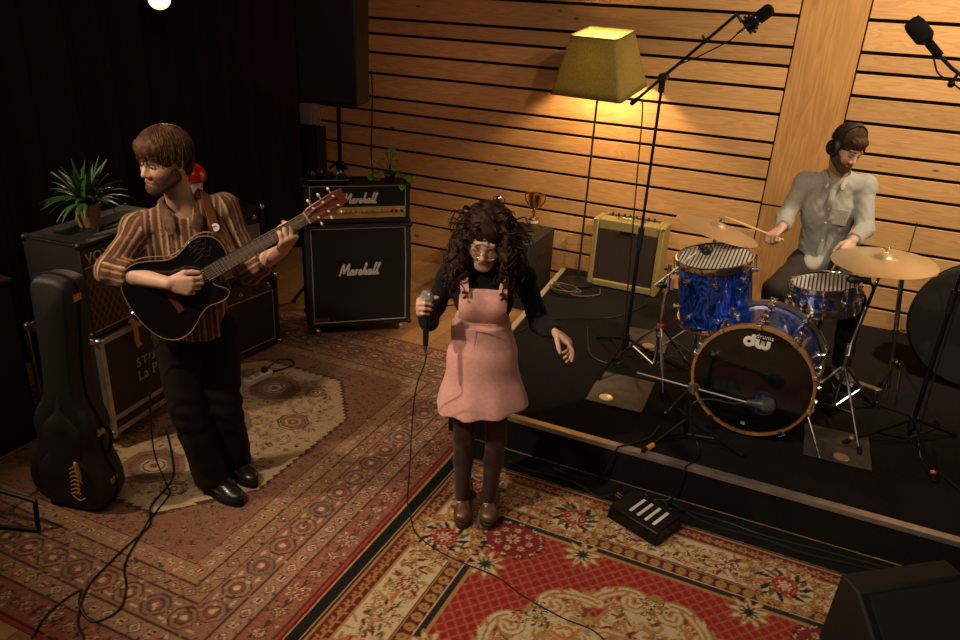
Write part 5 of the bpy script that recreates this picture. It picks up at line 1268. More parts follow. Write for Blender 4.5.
k0 = Vector((-.10, KY+.012, .520)); k1 = Vector((.018, KY+.055, .510)); kd = (k1-k0).normalized()
m = MB(); m.lathe([(0, 0), (.014, 0), (.018, .02), (.022, .05), (.034, .075)], k0, kd, 20); m.build('body', mat('mic_grey', (.10, .10, .10), .4, .6), km)
m = MB(); m.lathe([(.034, .075), (.041, .09), (.043, .115), (.036, .138), (.02, .148), (0, .149)], k0, kd, 24); m.build('grille', mat('mic_grille_grey', (.16, .155, .15), .45, .7, bump=1., bscale=800), km)
m = MB(); m.tube([(-.09, KY+.01, .52), k0+kd*.03+Vector((0, 0, -.016))], .010, 8); m.build('clip', M['plastic'], km)
m = MB(); m.tube(spline([k0, (-.16, KY-.01, .505), (-.28, KY-.015, .50), (KX+.01, KY-.03, .45), (KX+.03, KY-.03, .3), (-.29, 3.70, SZ+.006), (-.27, 3.58, SZ+.006), (-.30, 3.475, SZ+.007), (-.31, 3.455, SZ+.002), (-.32, 3.45, .10), (-.36, 3.44, .012), (-.45, 3.40, .006), (-.47, 3.335, .03)], 8), .0042, 6)
tag(m.build('microphone_cable', M['cable'], None), 'black cable from the kick stand crossing the stage edge to the cable box', 'cable')
# tom mic on an arm, snare mic
tmc = thing('clip_microphone', 'small black microphone on a silver arm over the blue tom', 'microphone', (-.745, 4.30, .875))
m = MB(); m.tube([(-.755, 4.30, .865), (-.53, 4.33, 1.125)], .0055, 8); m.tube([(-.755, 4.30, .865), (-.72, 4.345, .86)], .0055, 8); m.build('arm', M['steel'], tmc)
m = MB(); m.lathe([(0, 0), (.014, 0), (.016, .03), (.024, .036), (.025, .058), (.018, .068), (0, .07)], (-.54, 4.33, 1.135), Vector((.55, .35, -.3)).normalized(), 18); m.build('capsule', M['plastic'], tmc)
m = MB(); m.tube([Vector((-.50, 4.35, 1.125))+Vector((.03*math.cos(a), .01*math.sin(a), .03*math.sin(a))) for a in [2*PI*k/20 for k in range(20)]], .005, 6, closed=True); m.build('ring', M['plastic'], tmc)
smc = thing('clip_microphone', 'small black microphone pointing over the snare rim beside the ride stand', 'microphone', (.37, 4.40, 1.05))
m = MB(); m.lathe([(0, 0), (.015, 0), (.017, .06), (.024, .07), (.025, .105), (.016, .118), (0, .12)], (.375, 4.43, 1.085), Vector((-.85, .35, -.22)).normalized(), 18); m.build('capsule', M['plastic'], smc)
m = MB(); m.tube(spline([(.372, 4.435, 1.08), (.40, 4.43, 1.03), (.395, 4.47, .92)], 6), .006, 8); m.build('arm', M['blackmetal'], smc)

# ================================================================== STAGE FLOOR THINGS
plate = mat('worn_plate', (.060, .054, .046), .5, .25, noise=.5, nscale=14, bump=.3, bscale=60)
def floor_plate(label, c, sx, sy, rz, disc):
    t = thing('floor_plate', label, 'plate', (*c, SZ), rz, None)
    m = MB(); m.box((0, 0, .004), (sx, sy, .008)); m.build('plate', plate, t, bevel=.002, local=True)
    if disc:
        m = MB(); m.lathe([(.042, .008), (.042, .0105), (.036, .012), (.03, .0105), (0, .0105)], (disc[0], disc[1], 0), n=28); m.build('disc', M['steel'], t, local=True)
floor_plate('worn grey floor plate with a shiny disc in front of the tall boom stand', (-.825, 4.09), .34, .42, .04, (-.06, -.13))
floor_plate('worn grey floor plate half hidden behind the feet of the tall boom stand', (-.87, 4.93), .30, .36, .10, (.03, -.10))
floor_plate('worn grey floor plate with a shiny disc right of the bass drum', (.40, 4.08), .34, .36, .03, (.02, -.12))
# dark round case at the right edge
rcse = thing('drum_case', 'large black round case standing on edge against the wall at the right', 'case', (1.12, 5.35, SZ))
m = MB(); m.lathe([(.0, -.13), (.38, -.13), (.40, -.11), (.40, .11), (.38, .13), (0, .13)], (1.14, 5.42, SZ+.40), Vector((-.25, -1, .12)).normalized(), 56); m.build('shell', mat('case_shell', (.010, .009, .009), .6, bump=.3, bscale=120), rcse)
m = MB(); m.lathe([(.40, -.015), (.408, -.012), (.408, .012), (.40, .015)], (1.14, 5.42, SZ+.40), Vector((-.25, -1, .12)).normalized(), 56, closed=True); m.build('strap', M['rubber'], rcse)
# cable box on the rug edge
sb = thing('cable_box', 'black floor cable box with four white labelled strips on the red rug edge', 'stage box', (-.435, 3.175, .013), math.radians(-22))
m = MB(); m.quadbox([(-.15, -.11, 0), (.15, -.11, 0), (.15, .11, 0), (-.15, .11, 0), (-.145, -.10, .075), (.145, -.10, .075), (.145, .10, .085), (-.145, .10, .085)]); m.build('body', M['blackmetal'], sb, bevel=.006, local=True)
for i in range(4):
    m = MB(); x_ = -.048+i*.046; m.box((x_, .0, .0815), (.016, .125, .003), Matrix.Rotation(.05, 3, 'X')); ps2 = m.build('label_strip', M['white'], sb, local=True)
    for k in range(4):
        m = MB(); m.cyl((x_+.023, -.05+k*.033, .079+.05*(-.05+k*.033)), (x_+.023, -.05+k*.033, .084+.05*(-.05+k*.033)), .0085, n=12); m.build('socket', M['plastic'], sb, local=True)
m = MB(); m.cyl((-.152, .03, .045), (-.20, .035, .045), .012, n=14); m.build('plug', M['chrome'], sb, local=True)
m = MB(); m.cyl((-.10, .112, .04), (-.10, .155, .04), .010, n=12); m.cyl((-.04, .112, .04), (-.04, .155, .04), .010, n=12); m.cyl((.05, .112, .04), (.05, .155, .04), .010, n=12); m.build('plug', M['steel'], sb, local=True)
# cables along the stage foot
def cable(name, label, pts, r=.0045, m_='cable', n=8):
    m = MB(); m.tube(spline(pts, n), r, 7); return tag(m.build(name, M[m_], None), label, 'cable')
cable('floor_cable', 'black cable lying along the foot of the stage left of the cable box', [(-1.25, 3.36, .006), (-1.12, 3.33, .006), (-.95, 3.35, .007), (-.80, 3.31, .018), (-.70, 3.25, .03), (-.63, 3.265, .058), (-.615, 3.275, .058)])
cable('floor_cable', 'thick black cable lying along the foot of the stage right of the cable box', [(-.36, 3.33, .055), (-.34, 3.40, .02), (-.2, 3.35, .0075), (-.05, 3.335, .0075), (.15, 3.345, .0075), (.32, 3.33, .0075), (.55, 3.36, .0075), (1.0, 3.40, .0075)], .0075)
cable('floor_cable', 'thin black cable beside the thick one at the foot of the stage', [(-.30, 3.30, .05), (-.24, 3.385, .012), (-.05, 3.40, .005), (.12, 3.385, .005), (.35, 3.40, .005), (.8, 3.43, .005)], .0045)
cable('stage_cable', 'thin black cable dropping over the stage edge left of the kick stand', [(-.52, 3.80, SZ+.005), (-.55, 3.62, SZ+.005), (-.66, 3.475, SZ+.0075), (-.675, 3.452, SZ-.005), (-.70, 3.44, .12), (-.74, 3.43, .02), (-.86, 3.40, .006), (-1.0, 3.42, .006)])
cable('stage_cable', 'thin black cable curving over the stage floor in front of the tweed amplifier', [(-1.05, 5.72, SZ+.005), (-1.05, 5.55, SZ+.005), (-1.2, 5.2, SZ+.005), (-1.62, 4.9, SZ+.005), (-1.7, 4.6, SZ+.005)])
# stage monitor at the lower right, its back to us
wm = thing('stage_monitor', 'black wedge stage monitor at the bottom right corner of the red rug', 'speaker', (.655, 2.86, .013), math.atan2(.30, .38)+PI)
MW, MD, MH = .50, .40, .36; MX = 0
m = MB(); m.prism([(0, 0), (MD, 0), (MD, .10), (.12, MH), (.02, MH)], (-MW/2, -.10, 0), (0, 1, 0), (0, 0, 1), (MW, 0, 0)); m.build('cabinet', mat('monitor_cabinet', (.007, .0065, .006), .6, bump=.5, bscale=250), wm, bevel=.012, seg=3, local=True)
m = MB(); m.quadbox([(-MW/2+.04, .292, .115), (MW/2-.04, .292, .115), (MW/2-.04, .035, .345), (-MW/2+.04, .035, .345), (-MW/2+.04, .298, .125), (MW/2-.04, .298, .125), (MW/2-.04, .041, .355), (-MW/2+.04, .041, .355)]); m.build('grille', M['grille'], wm, local=True)
m = MB(); m.box((0, -.101, .20), (.20, .008, .11)); m.build('connector_panel', M['blackmetal'], wm, bevel=.003, local=True)
m = MB(); m.box((0, -.104, .27), (.16, .014, .022)); m.build('handle', M['plastic'], wm, bevel=.004, local=True)
# power strip behind the guitarist
pst = thing('power_strip', 'small white power strip on the faded rug near the stacked combos', 'power strip', (-3.06, 3.40, .013), math.radians(82))
m = MB(); m.box((0, 0, .02), (.21, .055, .04)); m.build('body', M['white'], pst, bevel=.006, local=True)
for i in range(3):
    m = MB(); m.cyl((-.065+i*.06, 0, .036), (-.065+i*.06, 0, .0415), .019, n=16); m.build('socket', mat('grey_socket', (.35, .33, .30), .5), pst, local=True)
m = MB(); m.box((.06, .0, .055), (.035, .035, .03)); m.build('plug', M['plastic'], pst, bevel=.004, local=True)
cable('power_cable', 'black cable looping on the faded rug beside the white power strip', [(-3.05, 3.45, .06), (-3.04, 3.53, .03), (-3.01, 3.62, .018), (-3.0, 3.70, .018), (-3.07, 3.74, .018), (-3.13, 3.70, .018), (-3.12, 3.58, .018), (-3.11, 3.48, .018), (-3.12, 3.36, .018)], .006)
# bright lamp at the top, in front of the curtain
sl = thing('spotlight', 'small bright stage spotlight hanging before the black curtain', 'light', (-4.2, 4.0, 2.36))
m = MB(); d_ = Vector((.75, -.55, -.35)).normalized(); c_ = Vector((-4.22, 4.02, 2.285)); m.lathe([(0, -.16), (.05, -.16), (.07, -.12), (.075, .02), (.071, .02), (.066, -.05), (0, -.06)], c_, d_, 28); m.build('housing', M['blackmetal'], sl)
m = MB(); m.lathe([(0, .0), (.04, -.003), (.066, -.02), (.066, -.03), (0, -.03)], c_, d_, 28); m.build('lens', mat('hot_lens', (1, .9, .7), .3, emit=(1, .70, .36), estr=22), sl)
m = MB(); m.tube(spline([c_+Vector((.06, .07, 0)), c_+Vector((.03, .06, .16)), c_+Vector((0, 0, .20)), c_+Vector((-.05, -.06, .15)), c_+Vector((-.06, -.07, 0))], 6), .008, 8); m.tube([c_+Vector((0, 0, .2)), c_+Vector((0, 0, 2.1))], .012, 8); m.build('yoke', M['blackmetal'], sl)
spot('spotlight_beam', c_+d_*.05, (-2.35, 2.5, 1.3), 45, (1, .66, .36), 70, .8, .05)

# ================================================================== PEOPLE
def A3(p): return np.array(p, float)
def headframe(c, f, up, s):
    f = vn(f); r = np.cross(f, A3(up)); r = vn(r); u = np.cross(r, f)
    return dict(c=A3(c), f=f, r=r, u=u, s=s, R=np.stack([r, f, u], 1))
def hp(H, x, y, z): return H['c']+H['s']*(H['r']*x+H['f']*y+H['u']*z)
def head_prims(F, H, fem=False, g=0., ears=True):
    """skull, jaw, nose, brow, lips, ears; g inflates everything (for beards and hair caps)"""
    s = H['s']; R = H['R']
    E = lambda c, r, k=.02, op='+': F.ell(hp(H, *c), [s*(q+(g if op == '+' else -g)) for q in r], R, k*s, op)
    Cn = lambda a, b, ra, rb, k=.015: F.cone(hp(H, *a), hp(H, *b), s*ra+g*s, s*rb+g*s, k*s)
    E((0, -.014, .034), (.074, .096, .086)); E((0, .030, -.022), (.060, .064, .080), .03)
    for sx in (-1, 1):
        Cn((sx*.050, -.004, -.052), (sx*.018, .068, -.094), .024, .020, .03)
        E((sx*.036, .062, -.022), (.022, .022, .024), .025)
    E((0, .074, -.094), (.026, .020, .022), .02)
    Cn((-.036, .082, .026), (.036, .082, .026), .012, .012, .02)
    if g == 0:
        for sx in (-1, 1): E((sx*.031, .100, .006), (.017, .018, .012), .012, '-')
        for sx in (-1, 1): E((sx*.031, .074, .005), (.0155, .0155, .0135), .004)
        Cn((0, .088, .012), (0, .108, -.026), .0085, .0125, .012)
        for sx in (-1, 1): E((sx*.013, .099, -.032), (.0095, .010, .0085), .008)
        F.cone(hp(H, -.018, .090, -.058), hp(H, .018, .090, -.058), s*.0068, s*.0068, s*.006); F.cone(hp(H, -.016, .088, -.070), hp(H, .016, .088, -.070), s*.0078, s*.0078, s*.006)
    if ears:
        for sx in (-1, 1):
            E((sx*.076, -.010, .002), (.009, .019, .030), .006); E((sx*.078, -.006, -.022), (.007, .010, .012), .006)
            if g == 0: E((sx*.087, -.004, .002), (.006, .009, .015), .004, '-')
def paint_head(V, C, H, lips, brow, stub=None, blush=.25, bt=.0055):
    q = (V-H['c'])@H['R']/H['s']; x, y, z = q[:, 0], q[:, 1], q[:, 2]; near = (np.abs(x) < .12) & (np.abs(y) < .15) & (np.abs(z) < .16)
    def mix(m, c):
        m = (m*near)[:, None]; C[:] = C*(1-m)+np.array(c)*m
    red = C*np.array([1.05, .72, .68]); mb = (np.exp(-((np.abs(x)-.042)**2+(z+.03)**2)/.0006)*(y > .03)+.8*np.exp(-(x**2+(z+.03)**2)/.0002)*(y > .09)+.9*(np.abs(x) > .074)*(z < .04))*near*blush
    mb = np.clip(mb, 0, 1)[:, None]; C[:] = C*(1-mb)+red*mb
    if stub is not None:
        mix(np.clip(smooth01(-z, .028, .052)*smooth01(y, -.02, .02)*(1-.75*np.exp(-((np.abs(x)-.03)**2+(z+.03)**2)/.0003)), 0, 1)*.55, stub)
    mix(np.clip(1.25-((x/.021)**2+((z+.064)/.0135)**2), 0, 1)*(y > .080)*.8, lips)
    mix(((np.abs(x) < .022) & (np.abs(z+.0637) < .0020) & (y > .080)).astype(float)*.8, [c*.3 for c in lips])
    zz = .030+.004*np.cos((np.abs(x)-.03)*60); mix(((np.abs(x) > .012) & (np.abs(x) < .052) & (np.abs(z-zz) < bt) & (y > .06)).astype(float)*.85, brow)
    mix(((np.abs(np.abs(x)-.031) < .016) & (np.abs(z-.0015) < .003) & (y > .075)).astype(float)*.8, [.03, .015, .01])
    mix(((np.abs(np.abs(x)-.0085) < .0045) & (np.abs(z+.0405) < .004) & (y > .095)).astype(float)*.6, [.1, .03, .02])
def eyes(H, root, gaze):
    for sx in (-1, 1):
        m = MB(); c = hp(H, sx*.031, .0755, .0035); g = vn(H['R']@vn(gaze)); m.ball(c, .0135*H['s'], n=14, m=10, col=(.62, .58, .54))
        m.ball(c+g*.0075*H['s'], .0078*H['s'], n=12, m=8, col=(.05, .03, .02)); m.build('eye', M['eye'], root)
def hand(F, wrist, d, n, t, curls, thumb, s=1., spread=.06):
    """d towards the knuckles, n = where the palm faces, t = thumb side; curls = 4 x (a1,a2,a3) degrees"""
    w_ = A3(wrist); d = vn(d); n = A3(n)-d*np.dot(A3(n), d); n = vn(n); t0 = np.cross(d, n); t = t0 if np.dot(t0, A3(t)) > 0 else -t0
    offs = (.031, .0105, -.0105, -.030); kl = (.086, .091, .085, .076); fl = ((.040, .025, .019), (.045, .028, .020), (.041, .026, .020), (.032, .020, .018))
    F.ell(w_+d*.048*s, (s*.040, s*.052, s*.0155), np.stack([t, d, n], 1), .01)
    F.ell(w_+d*.034*s+t*.022*s+n*.008*s, (s*.017, s*.030, s*.014), np.stack([t, d, n], 1), .01)
    for i in range(4):
        K = w_+d*kl[i]*s+t*offs[i]*s; F.cone(w_+d*.02*s+t*offs[i]*.55*s, K, .0135*s, .0115*s, .009)
        a = 0.; p = K
        for j in range(3):
            a += math.radians(curls[i][j]); dr = vn(d*math.cos(a)+n*math.sin(a)+t*(spread*(1.5-i)*math.cos(a))); q = p+dr*fl[i][j]*s
            F.cone(p, q, (.0098-.0009*j)*s, (.0092-.0009*j)*s, .004); p = q
    p = w_+d*.022*s+t*.026*s+n*.006*s
    for (cd, ct, cn), L, r0, r1 in zip(thumb, (.040, .032, .026), (.0135, .0115, .010), (.0115, .010, .0085)):
        q = p+vn(d*cd+t*ct+n*cn)*L*s; F.cone(p, q, r0*s, r1*s, .005); p = q
def bounds(pts, pad):
    P = np.array([A3(p) for p in pts]); return P.min(0)-pad, P.max(0)+pad
def torso(F, J, g, k=.04, fem=False, lower=True, f=None):
    fd = J['fd']; w = J.get('w', 1.)
    if lower: F.cone(J['pelvis'], J['waist'], .128*w+g, .112*w+g, k, flat=fd, ff=.78)
    F.cone(J['waist'], J['chest'], .112*w+g, .135*w+g, k, flat=fd, ff=.72); F.cone(J['chest'], A3(J['neckb'])-A3((0, 0, .055)), .135*w+g, .085*w+g, k, flat=fd, ff=.78)
    F.cone(J['rsh'], J['lsh'], .052*w+g, .052*w+g, k); F.cone(A3(J['rsh'])*.5+A3(J['lsh'])*.5, J['neckb'], .07*w+g, .052*w+g, k)
    if fem:
        for sh in ('rsh', 'lsh'): F.ell(A3(J['chest'])+(A3(J[sh])-A3(J['chest']))*A3((.38, .38, 0))+J['fd']*.062+A3((0, 0, .0)), (.050+g, .050+g, .060+g), None, .06)
def skin_body(root, J, H, skin, hands, res=.0046, fem=False, paint=None, legs=True):
    pts = [J[k] for k in J if isinstance(J[k], (list, tuple)) and len(J[k]) == 3]+[hp(H, 0, 0, .13), hp(H, 0, .13, 0), hp(H, 0, -.13, 0)]
    lo, hi = bounds(pts, .17); lo[2] = max(lo[2], J['z0']); F = Field(lo, hi, res)
    w = J.get('w', 1.); torso(F, J, -.022, fem=fem)
    nk = .050 if fem else .058
    F.cone(J['neckb'], hp(H, 0, -.022, -.05), nk, nk*.94, .02)
    for s in 'rl':
        F.cone(J[s+'sh'], J[s+'el'], .043*w, .037*w, .015); F.cone(J[s+'el'], A3(J[s+'el'])*.6+A3(J[s+'wr'])*.4, .038*w, .040*w, .015); F.cone(A3(J[s+'el'])*.6+A3(J[s+'wr'])*.4, J[s+'wr'], .040*w, .0265*w, .015)
        if legs:
            F.cone(J[s+'hip'], J[s+'kn'], .062*w, .040*w, .03); F.cone(J[s+'kn'], A3(J[s+'kn'])*.6+A3(J[s+'an'])*.4, .040*w, .038*w, .02); F.cone(A3(J[s+'kn'])*.6+A3(J[s+'an'])*.4, J[s+'an'], .038*w, .026*w, .02)
            F.cone(J[s+'an'], J[s+'toe'], .026, .018, .02)
    head_prims(F, H, fem)
    for h in hands: hand(F, **h)
    V, Q = F.mesh(1); C = np.tile(np.array(skin, float), (len(V), 1)); C *= (1+.05*RNG.standard_normal((len(V), 1)))
    if paint: paint(V, C)
    return mesh_np('body', V, Q, M['skin'], root, np.clip(C, 0, 1))
def keep_big(V, Q, share=.12):
    lab = np.arange(len(V))
    for _ in range(400):
        mn = lab[Q].min(1); new = lab.copy(); np.minimum.at(new, Q.ravel(), np.repeat(mn, 4)); new = new[new]
        if np.array_equal(new, lab): break
        lab = new
    u, c = np.unique(lab, return_counts=True); ok = np.isin(lab, u[c >= share*len(V)]); Q = Q[ok[Q].all(1)]; idx = np.cumsum(ok)-1
    return V[ok], idx[Q]
def fieldmesh(name, F, m, root, colors=None, sm=2):
    V, Q = keep_big(*F.mesh(sm)); return mesh_np(name, V, Q, m, root, colors(V) if colors else None)
def shoe(root, heel, toe, name, m_up, m_sole, z0, W=.043, H_=.075, sole=.03, toe_w=1.0, shaft=None):
    heel, toe = A3((*heel[:2], z0)), A3((*toe[:2], z0)); d = vn((toe-heel)*A3((1, 1, 0))); L = np.linalg.norm(toe-heel); s = A3((-d[1], d[0], 0)); R = np.stack([s, d, A3((0, 0, 1))], 1)
    lo, hi = bounds([heel, toe], .1); lo[2] = z0; hi[2] = z0+.22; F = Field(lo-A3((0, 0, .02)), hi, .0045); P = lambda y, z, x=0: heel*A3((1, 1, 0))+d*y*L+s*x+A3((0, 0, z0+z))
    F.ell(P(.20, sole+.03), (W*.92, L*.20, .05), R, .02); F.ell(P(.52, sole+.022), (W*.92, L*.30, .045), R, .03); F.ell(P(.78, sole+.016), (W*1.06*toe_w, L*.22, .034), R, .03)
    F.cone(P(.19, sole+.03), P(.22, sole+H_), .036, .040, .03); 
    if shaft is not None: F.cone(P(.24, sole+.05), A3(shaft), .043, .041, .02); F.plane(A3(shaft)+A3((0, 0, .01)), (0, 0, 1))
    F.plane(P(.5, sole*.7), (0, 0, -1))
    up = fieldmesh(name, F, m_up, root)
    pr = []; n = 36
    for k in range(n):
        a = 2*PI*k/n; y = .5-.52*math.cos(a); x = math.sin(a)*W*(1.06 if y > .55 else .93)*(1.12)**.5
        pr.append((x, y*L))
    m = MB(); m.prism(pr, P(0, 0), s, d, (0, 0, sole)); so = m.build('sole', m_sole, up, bevel=.003)
    m = MB()
    for q in range(4):
        y = .38+.075*q; z = sole+.082-.0095*q*1.4; m.tube(spline([P(y, z-.018, -.026), P(y+.01, z, -.010), P(y+.01, z, .010), P(y, z-.018, .026)], 4), .0030, 6)
    m.tube(spline([P(.37, sole+.085), P(.33, sole+.082, .02), P(.36, sole+.07, .034), P(.38, sole+.083, .006)], 4), .0026, 6); m.tube(spline([P(.37, sole+.085), P(.33, sole+.082, -.02), P(.36, sole+.07, -.034), P(.38, sole+.083, -.006)], 4), .0026, 6)
    m.build('laces', M['rubber'], up)
    return up
def strands(m, H, n, path, r, rng, seg=9):
    for i in range(n):
        pts = path(i, rng)
        if pts is None: continue
        m.tube(pts, [r*(1-.75*k/(len(pts)-1)) for k in range(len(pts))], 5)
hair_br = mat('brown_hair', (.075, .031, .012), .55, spec=.2, noise=.5, nscale=60, bump=.6, bscale=260)
hair_dk = mat('dark_curly_hair', (.030, .012, .007), .5, spec=.2, noise=.5, nscale=50, bump=.7, bscale=240)
hair_dr = mat('auburn_brown_hair', (.060, .024, .011), .55, spec=.2, noise=.45, nscale=60, bump=.6, bscale=260)
beard_m = mat('brown_beard', (.075, .034, .016), .7, noise=.5, nscale=150, bump=1., bscale=420)
leather = mat('black_shoe_leather', (.016, .012, .010), .28, coat=.4, bump=.2, bscale=200)

# ------------------------------------------------------------------ guitarist
GV = A3((.716, -.698, 0)); GU = A3((.698, .716, 0))
def guitarist():
    root = thing('person', 'man in brown striped shirt and dark trousers playing a black guitar, looking left', 'person', (-2.43, 2.42, .012))
    N0 = A3(GO)+GA*.535; dL = vn(GN*.58+GB*.38+GA*.52); KN = N0-GB*.040+GN*.004; LWR = tuple(KN-dL*.088)
    J = dict(fd=GV, z0=.0, w=1.0, pelvis=(-2.447, 2.335, .985), waist=(-2.445, 2.335, 1.12), chest=(-2.448, 2.325, 1.32), neckb=(-2.447, 2.335, 1.510), rsh=(-2.572, 2.200, 1.420), lsh=(-2.335, 2.452, 1.492),
             rel=(-2.562, 2.035, 1.285), rwr=(-2.300, 2.078, 1.270), lel=(-2.240, 2.482, 1.215), lwr=LWR, rhip=(-2.500, 2.268, .93), lhip=(-2.388, 2.398, .93), rkn=(-2.478, 2.262, .545), lkn=(-2.388, 2.405, .545), ran=(-2.470, 2.352, .10), lan=(-2.470, 2.532, .10), rtoe=(-2.33, 2.34, .05), ltoe=(-2.38, 2.50, .05))
    hf = vn(.62*(-GU)+.50*GV+A3((0, 0, -.10)))
    H = headframe((-2.438, 2.270, 1.722), hf, (0.03, 0, 1), 1.0)
    H['c'] = A3((-2.440, 2.262, 1.716))
    skin = (.60, .36, .25)
    na = GN; ga = GA
    hands = [dict(wrist=J['rwr'], d=vn(A3((.085, .060, -.018))), n=-na, t=A3((0, 0, 1))+GU*.5, curls=[(38, 48, 22), (42, 52, 25), (46, 55, 25), (50, 55, 25)], thumb=[(.75, .55, .25), (.9, .15, .3), (1, .05, .25)], s=1.0),
             dict(wrist=J['lwr'], d=dL, n=vn(GB*.8-GN*.5), t=GA, curls=[(52, 62, 40), (55, 62, 42), (56, 62, 42), (50, 60, 40)], thumb=[(.35, .25, .8), (.2, .1, 1), (.1, 0, 1)], s=1.05)]
    def paint(V, C): paint_head(V, C, H, (.42, .15, .11), (.09, .04, .02), (.16, .075, .04), .5)
    skin_body(root, J, H, skin, hands, paint=paint)
    eyes(H, root, (0, 1, -.15))
    # hair: short bowl cut with a fringe, longer at the nape
    F = Field(H['c']-.17, H['c']+.17, .0045); R = H['R']
    F.ell(hp(H, 0, -.016, .044), (.090, .112, .096), R, .0); F.ell(hp(H, 0, -.075, -.015), (.062, .050, .075), R, .03); F.ell(hp(H, 0, .06, .075), (.070, .050, .045), R, .03)
    F.ell(hp(H, 0, .13, -.035), (.095, .085, .080), R, .008, '-'); 
    for sx in (-1, 1): F.ell(hp(H, sx*.085, .012, -.045), (.035, .052, .058), R, .01, '-')
    F.wrinkle(1, lambda X, Y, Z: .0028*np.sin(170*(X+.6*Y)+14*Z)*np.cos(130*(Y-.4*X)+30*Z))
    hr = fieldmesh('hair', F, hair_br, root)
    rg = random.Random(2); m = MB()
    def path(i, rg):
        a = rg.uniform(-PI, PI); L = rg.uniform(.72, 1.14); rj = rg.random(); pts = []
        front = math.cos(a) ; lim = (1.42 if front > .3 else (2.05 if front < -.35 else 1.55))*L
        for k in range(10):
            th = .12+lim*k/9; aa = a+.10*math.sin(k*.8+i); rr = 1.02+.09*rj*(k/9)
            pts.append(hp(H, .091*rr*math.sin(th)*math.sin(aa), -.012+.112*rr*math.sin(th)*math.cos(aa), .046+.097*rr*math.cos(th)-(.0 if k < 7 else .006*(k-6))))
        return pts
    strands(m, H, 330, path, .0046, rg); m.build('hair_strands', hair_br, root)
    # beard on the jaw
    F = Field(H['c']-.15, H['c']+.15, .0042); head_prims(F, H, g=.0035, ears=False)
    F.ell(hp(H, 0, .05, .045), (.10, .12, .085), R, .006, '-'); F.ell(hp(H, 0, .135, -.040), (.030, .05, .026), R, .006, '-'); F.ell(hp(H, 0, .105, -.063), (.020, .03, .0085), R, .004, '-')
    for sx in (-1, 1): F.ell(hp(H, sx*.042, .085, -.022), (.028, .05, .034), R, .008, '-')
    F.plane(hp(H, 0, -.012, 0), -H['f'], .004); F.plane(hp(H, 0, 0, -.125), -H['u'], .01)
    F.wrinkle(1, lambda X, Y, Z: .0016*np.sin(330*X+120*Z)*np.sin(300*Y+260*Z))
    fieldmesh('beard', F, beard_m, root)
    # in-ear monitor
    m = MB(); e = hp(H, .083, -.004, .000); e2 = hp(H, -.083, -.004, 0)
    for q in (e, e2): m.ball(q, (.009, .009, .011), n=12, m=8)
    near = e if np.dot(e-A3((0, 0, 2.4)), A3((0, 0, 2.4))-e) > np.dot(e2-A3((0, 0, 2.4)), A3((0, 0, 2.4))-e2) else e2
    m = MB(); m.ball(near, (.010, .010, .012), n=12, m=8); sgn = 1 if near is e else -1; m.tube(spline([near, hp(H, sgn*.090, -.018, .022), hp(H, sgn*.080, -.034, .02), hp(H, sgn*.07, -.06, -.05), A3(J['neckb'])-GV*.06], 5), .0018, 6)
    m.build('earphone', M['plastic'], root)
    # shirt
    pts = [J[k] for k in ('pelvis', 'chest', 'neckb', 'rsh', 'lsh', 'rel', 'lel', 'rwr', 'lwr')]; lo, hi = bounds(pts, .2); lo[2] = .88; F = Field(lo, hi, .0052)
    torso(F, J, .018, lower=False); F.cone(J['waist'], A3(J['pelvis'])+A3((0, 0, -.05)), .132, .158, .04, flat=GV, ff=.80)
    cuffs = {}
    for s, f in (('r', .36), ('l', .55)):
        e = A3(J[s+'el']); wv = A3(J[s+'wr'])-e; F.cone(J[s+'sh'], e, .064, .060, .03); F.cone(e, e+wv*f, .060, .055, .025); F.cone(e+wv*(f-.09), e+wv*f, .061, .058, .006)
    for s, f in (('r', .36), ('l', .55)):
        e = A3(J[s+'el']); wv = A3(J[s+'wr'])-e; L = vn(wv); c = e+wv*f
        B = F._blk(c-.09, c+.14); sl, X, Y, Z = B; F.D[sl] = np.where((np.abs((X-c[0])*L[0]+(Y-c[1])*L[1]+(Z-c[2])*L[2]-.045) < .075), np.maximum(F.D[sl], (X-c[0])*L[0]+(Y-c[1])*L[1]+(Z-c[2])*L[2]), F.D[sl])
    F.plane((0, 0, .925), (0, 0, -1), .004)
    F.wrinkle(1, lambda X, Y, Z: .0030*np.sin(26*Z+34*(X-Y)+2*np.sin(19*X+11*Z))+.0022*np.sin(52*Z-31*(X+Y)+2.*np.sin(30*Y))+.003*smooth01(1.15-Z, 0, .25)*np.sin(60*(X+Y)+8*Z))
    # open collar: V down the chest and hollow round the neck
    nb = A3(J['neckb']); F.cone(nb+A3((0, 0, -.02)), hp(H, 0, -.022, -.05), .066, .10, .006, '-'); F.cone(nb+GV*.085+A3((0, 0, .03)), nb+GV*.125-GU*.0+A3((0, 0, -.115)), .052, .008, .006, '-')
    # parted tails at the front hem
    F.cone(A3(J['pelvis'])+GV*.14+GU*.03+A3((0, 0, .02)), A3(J['pelvis'])+GV*.15+GU*.035+A3((0, 0, -.12)), .003, .045, .004, '-')
    bones = [('t', A3((-2.447, 2.33, .9)), A3((-2.447, 2.33, 1.5)), .17), ('a', A3(J['rsh']), A3(J['rel']), .075), ('a', A3(J['rel']), A3(J['rwr']), .075), ('a', A3(J['lsh']), A3(J['lel']), .075), ('a', A3(J['lel']), A3(J['lwr']), .075)]
    pal = [(.085, .030, .016), (.085, .030, .016), (.32, .17, .055), (.055, .018, .013), (.16, .062, .030), (.40, .25, .095), (.030, .013, .011), (.105, .038, .02), (.045, .018, .013), (.27, .125, .04), (.09, .028, .016), (.035, .014, .011), (.36, .22, .10), (.12, .045, .02)]
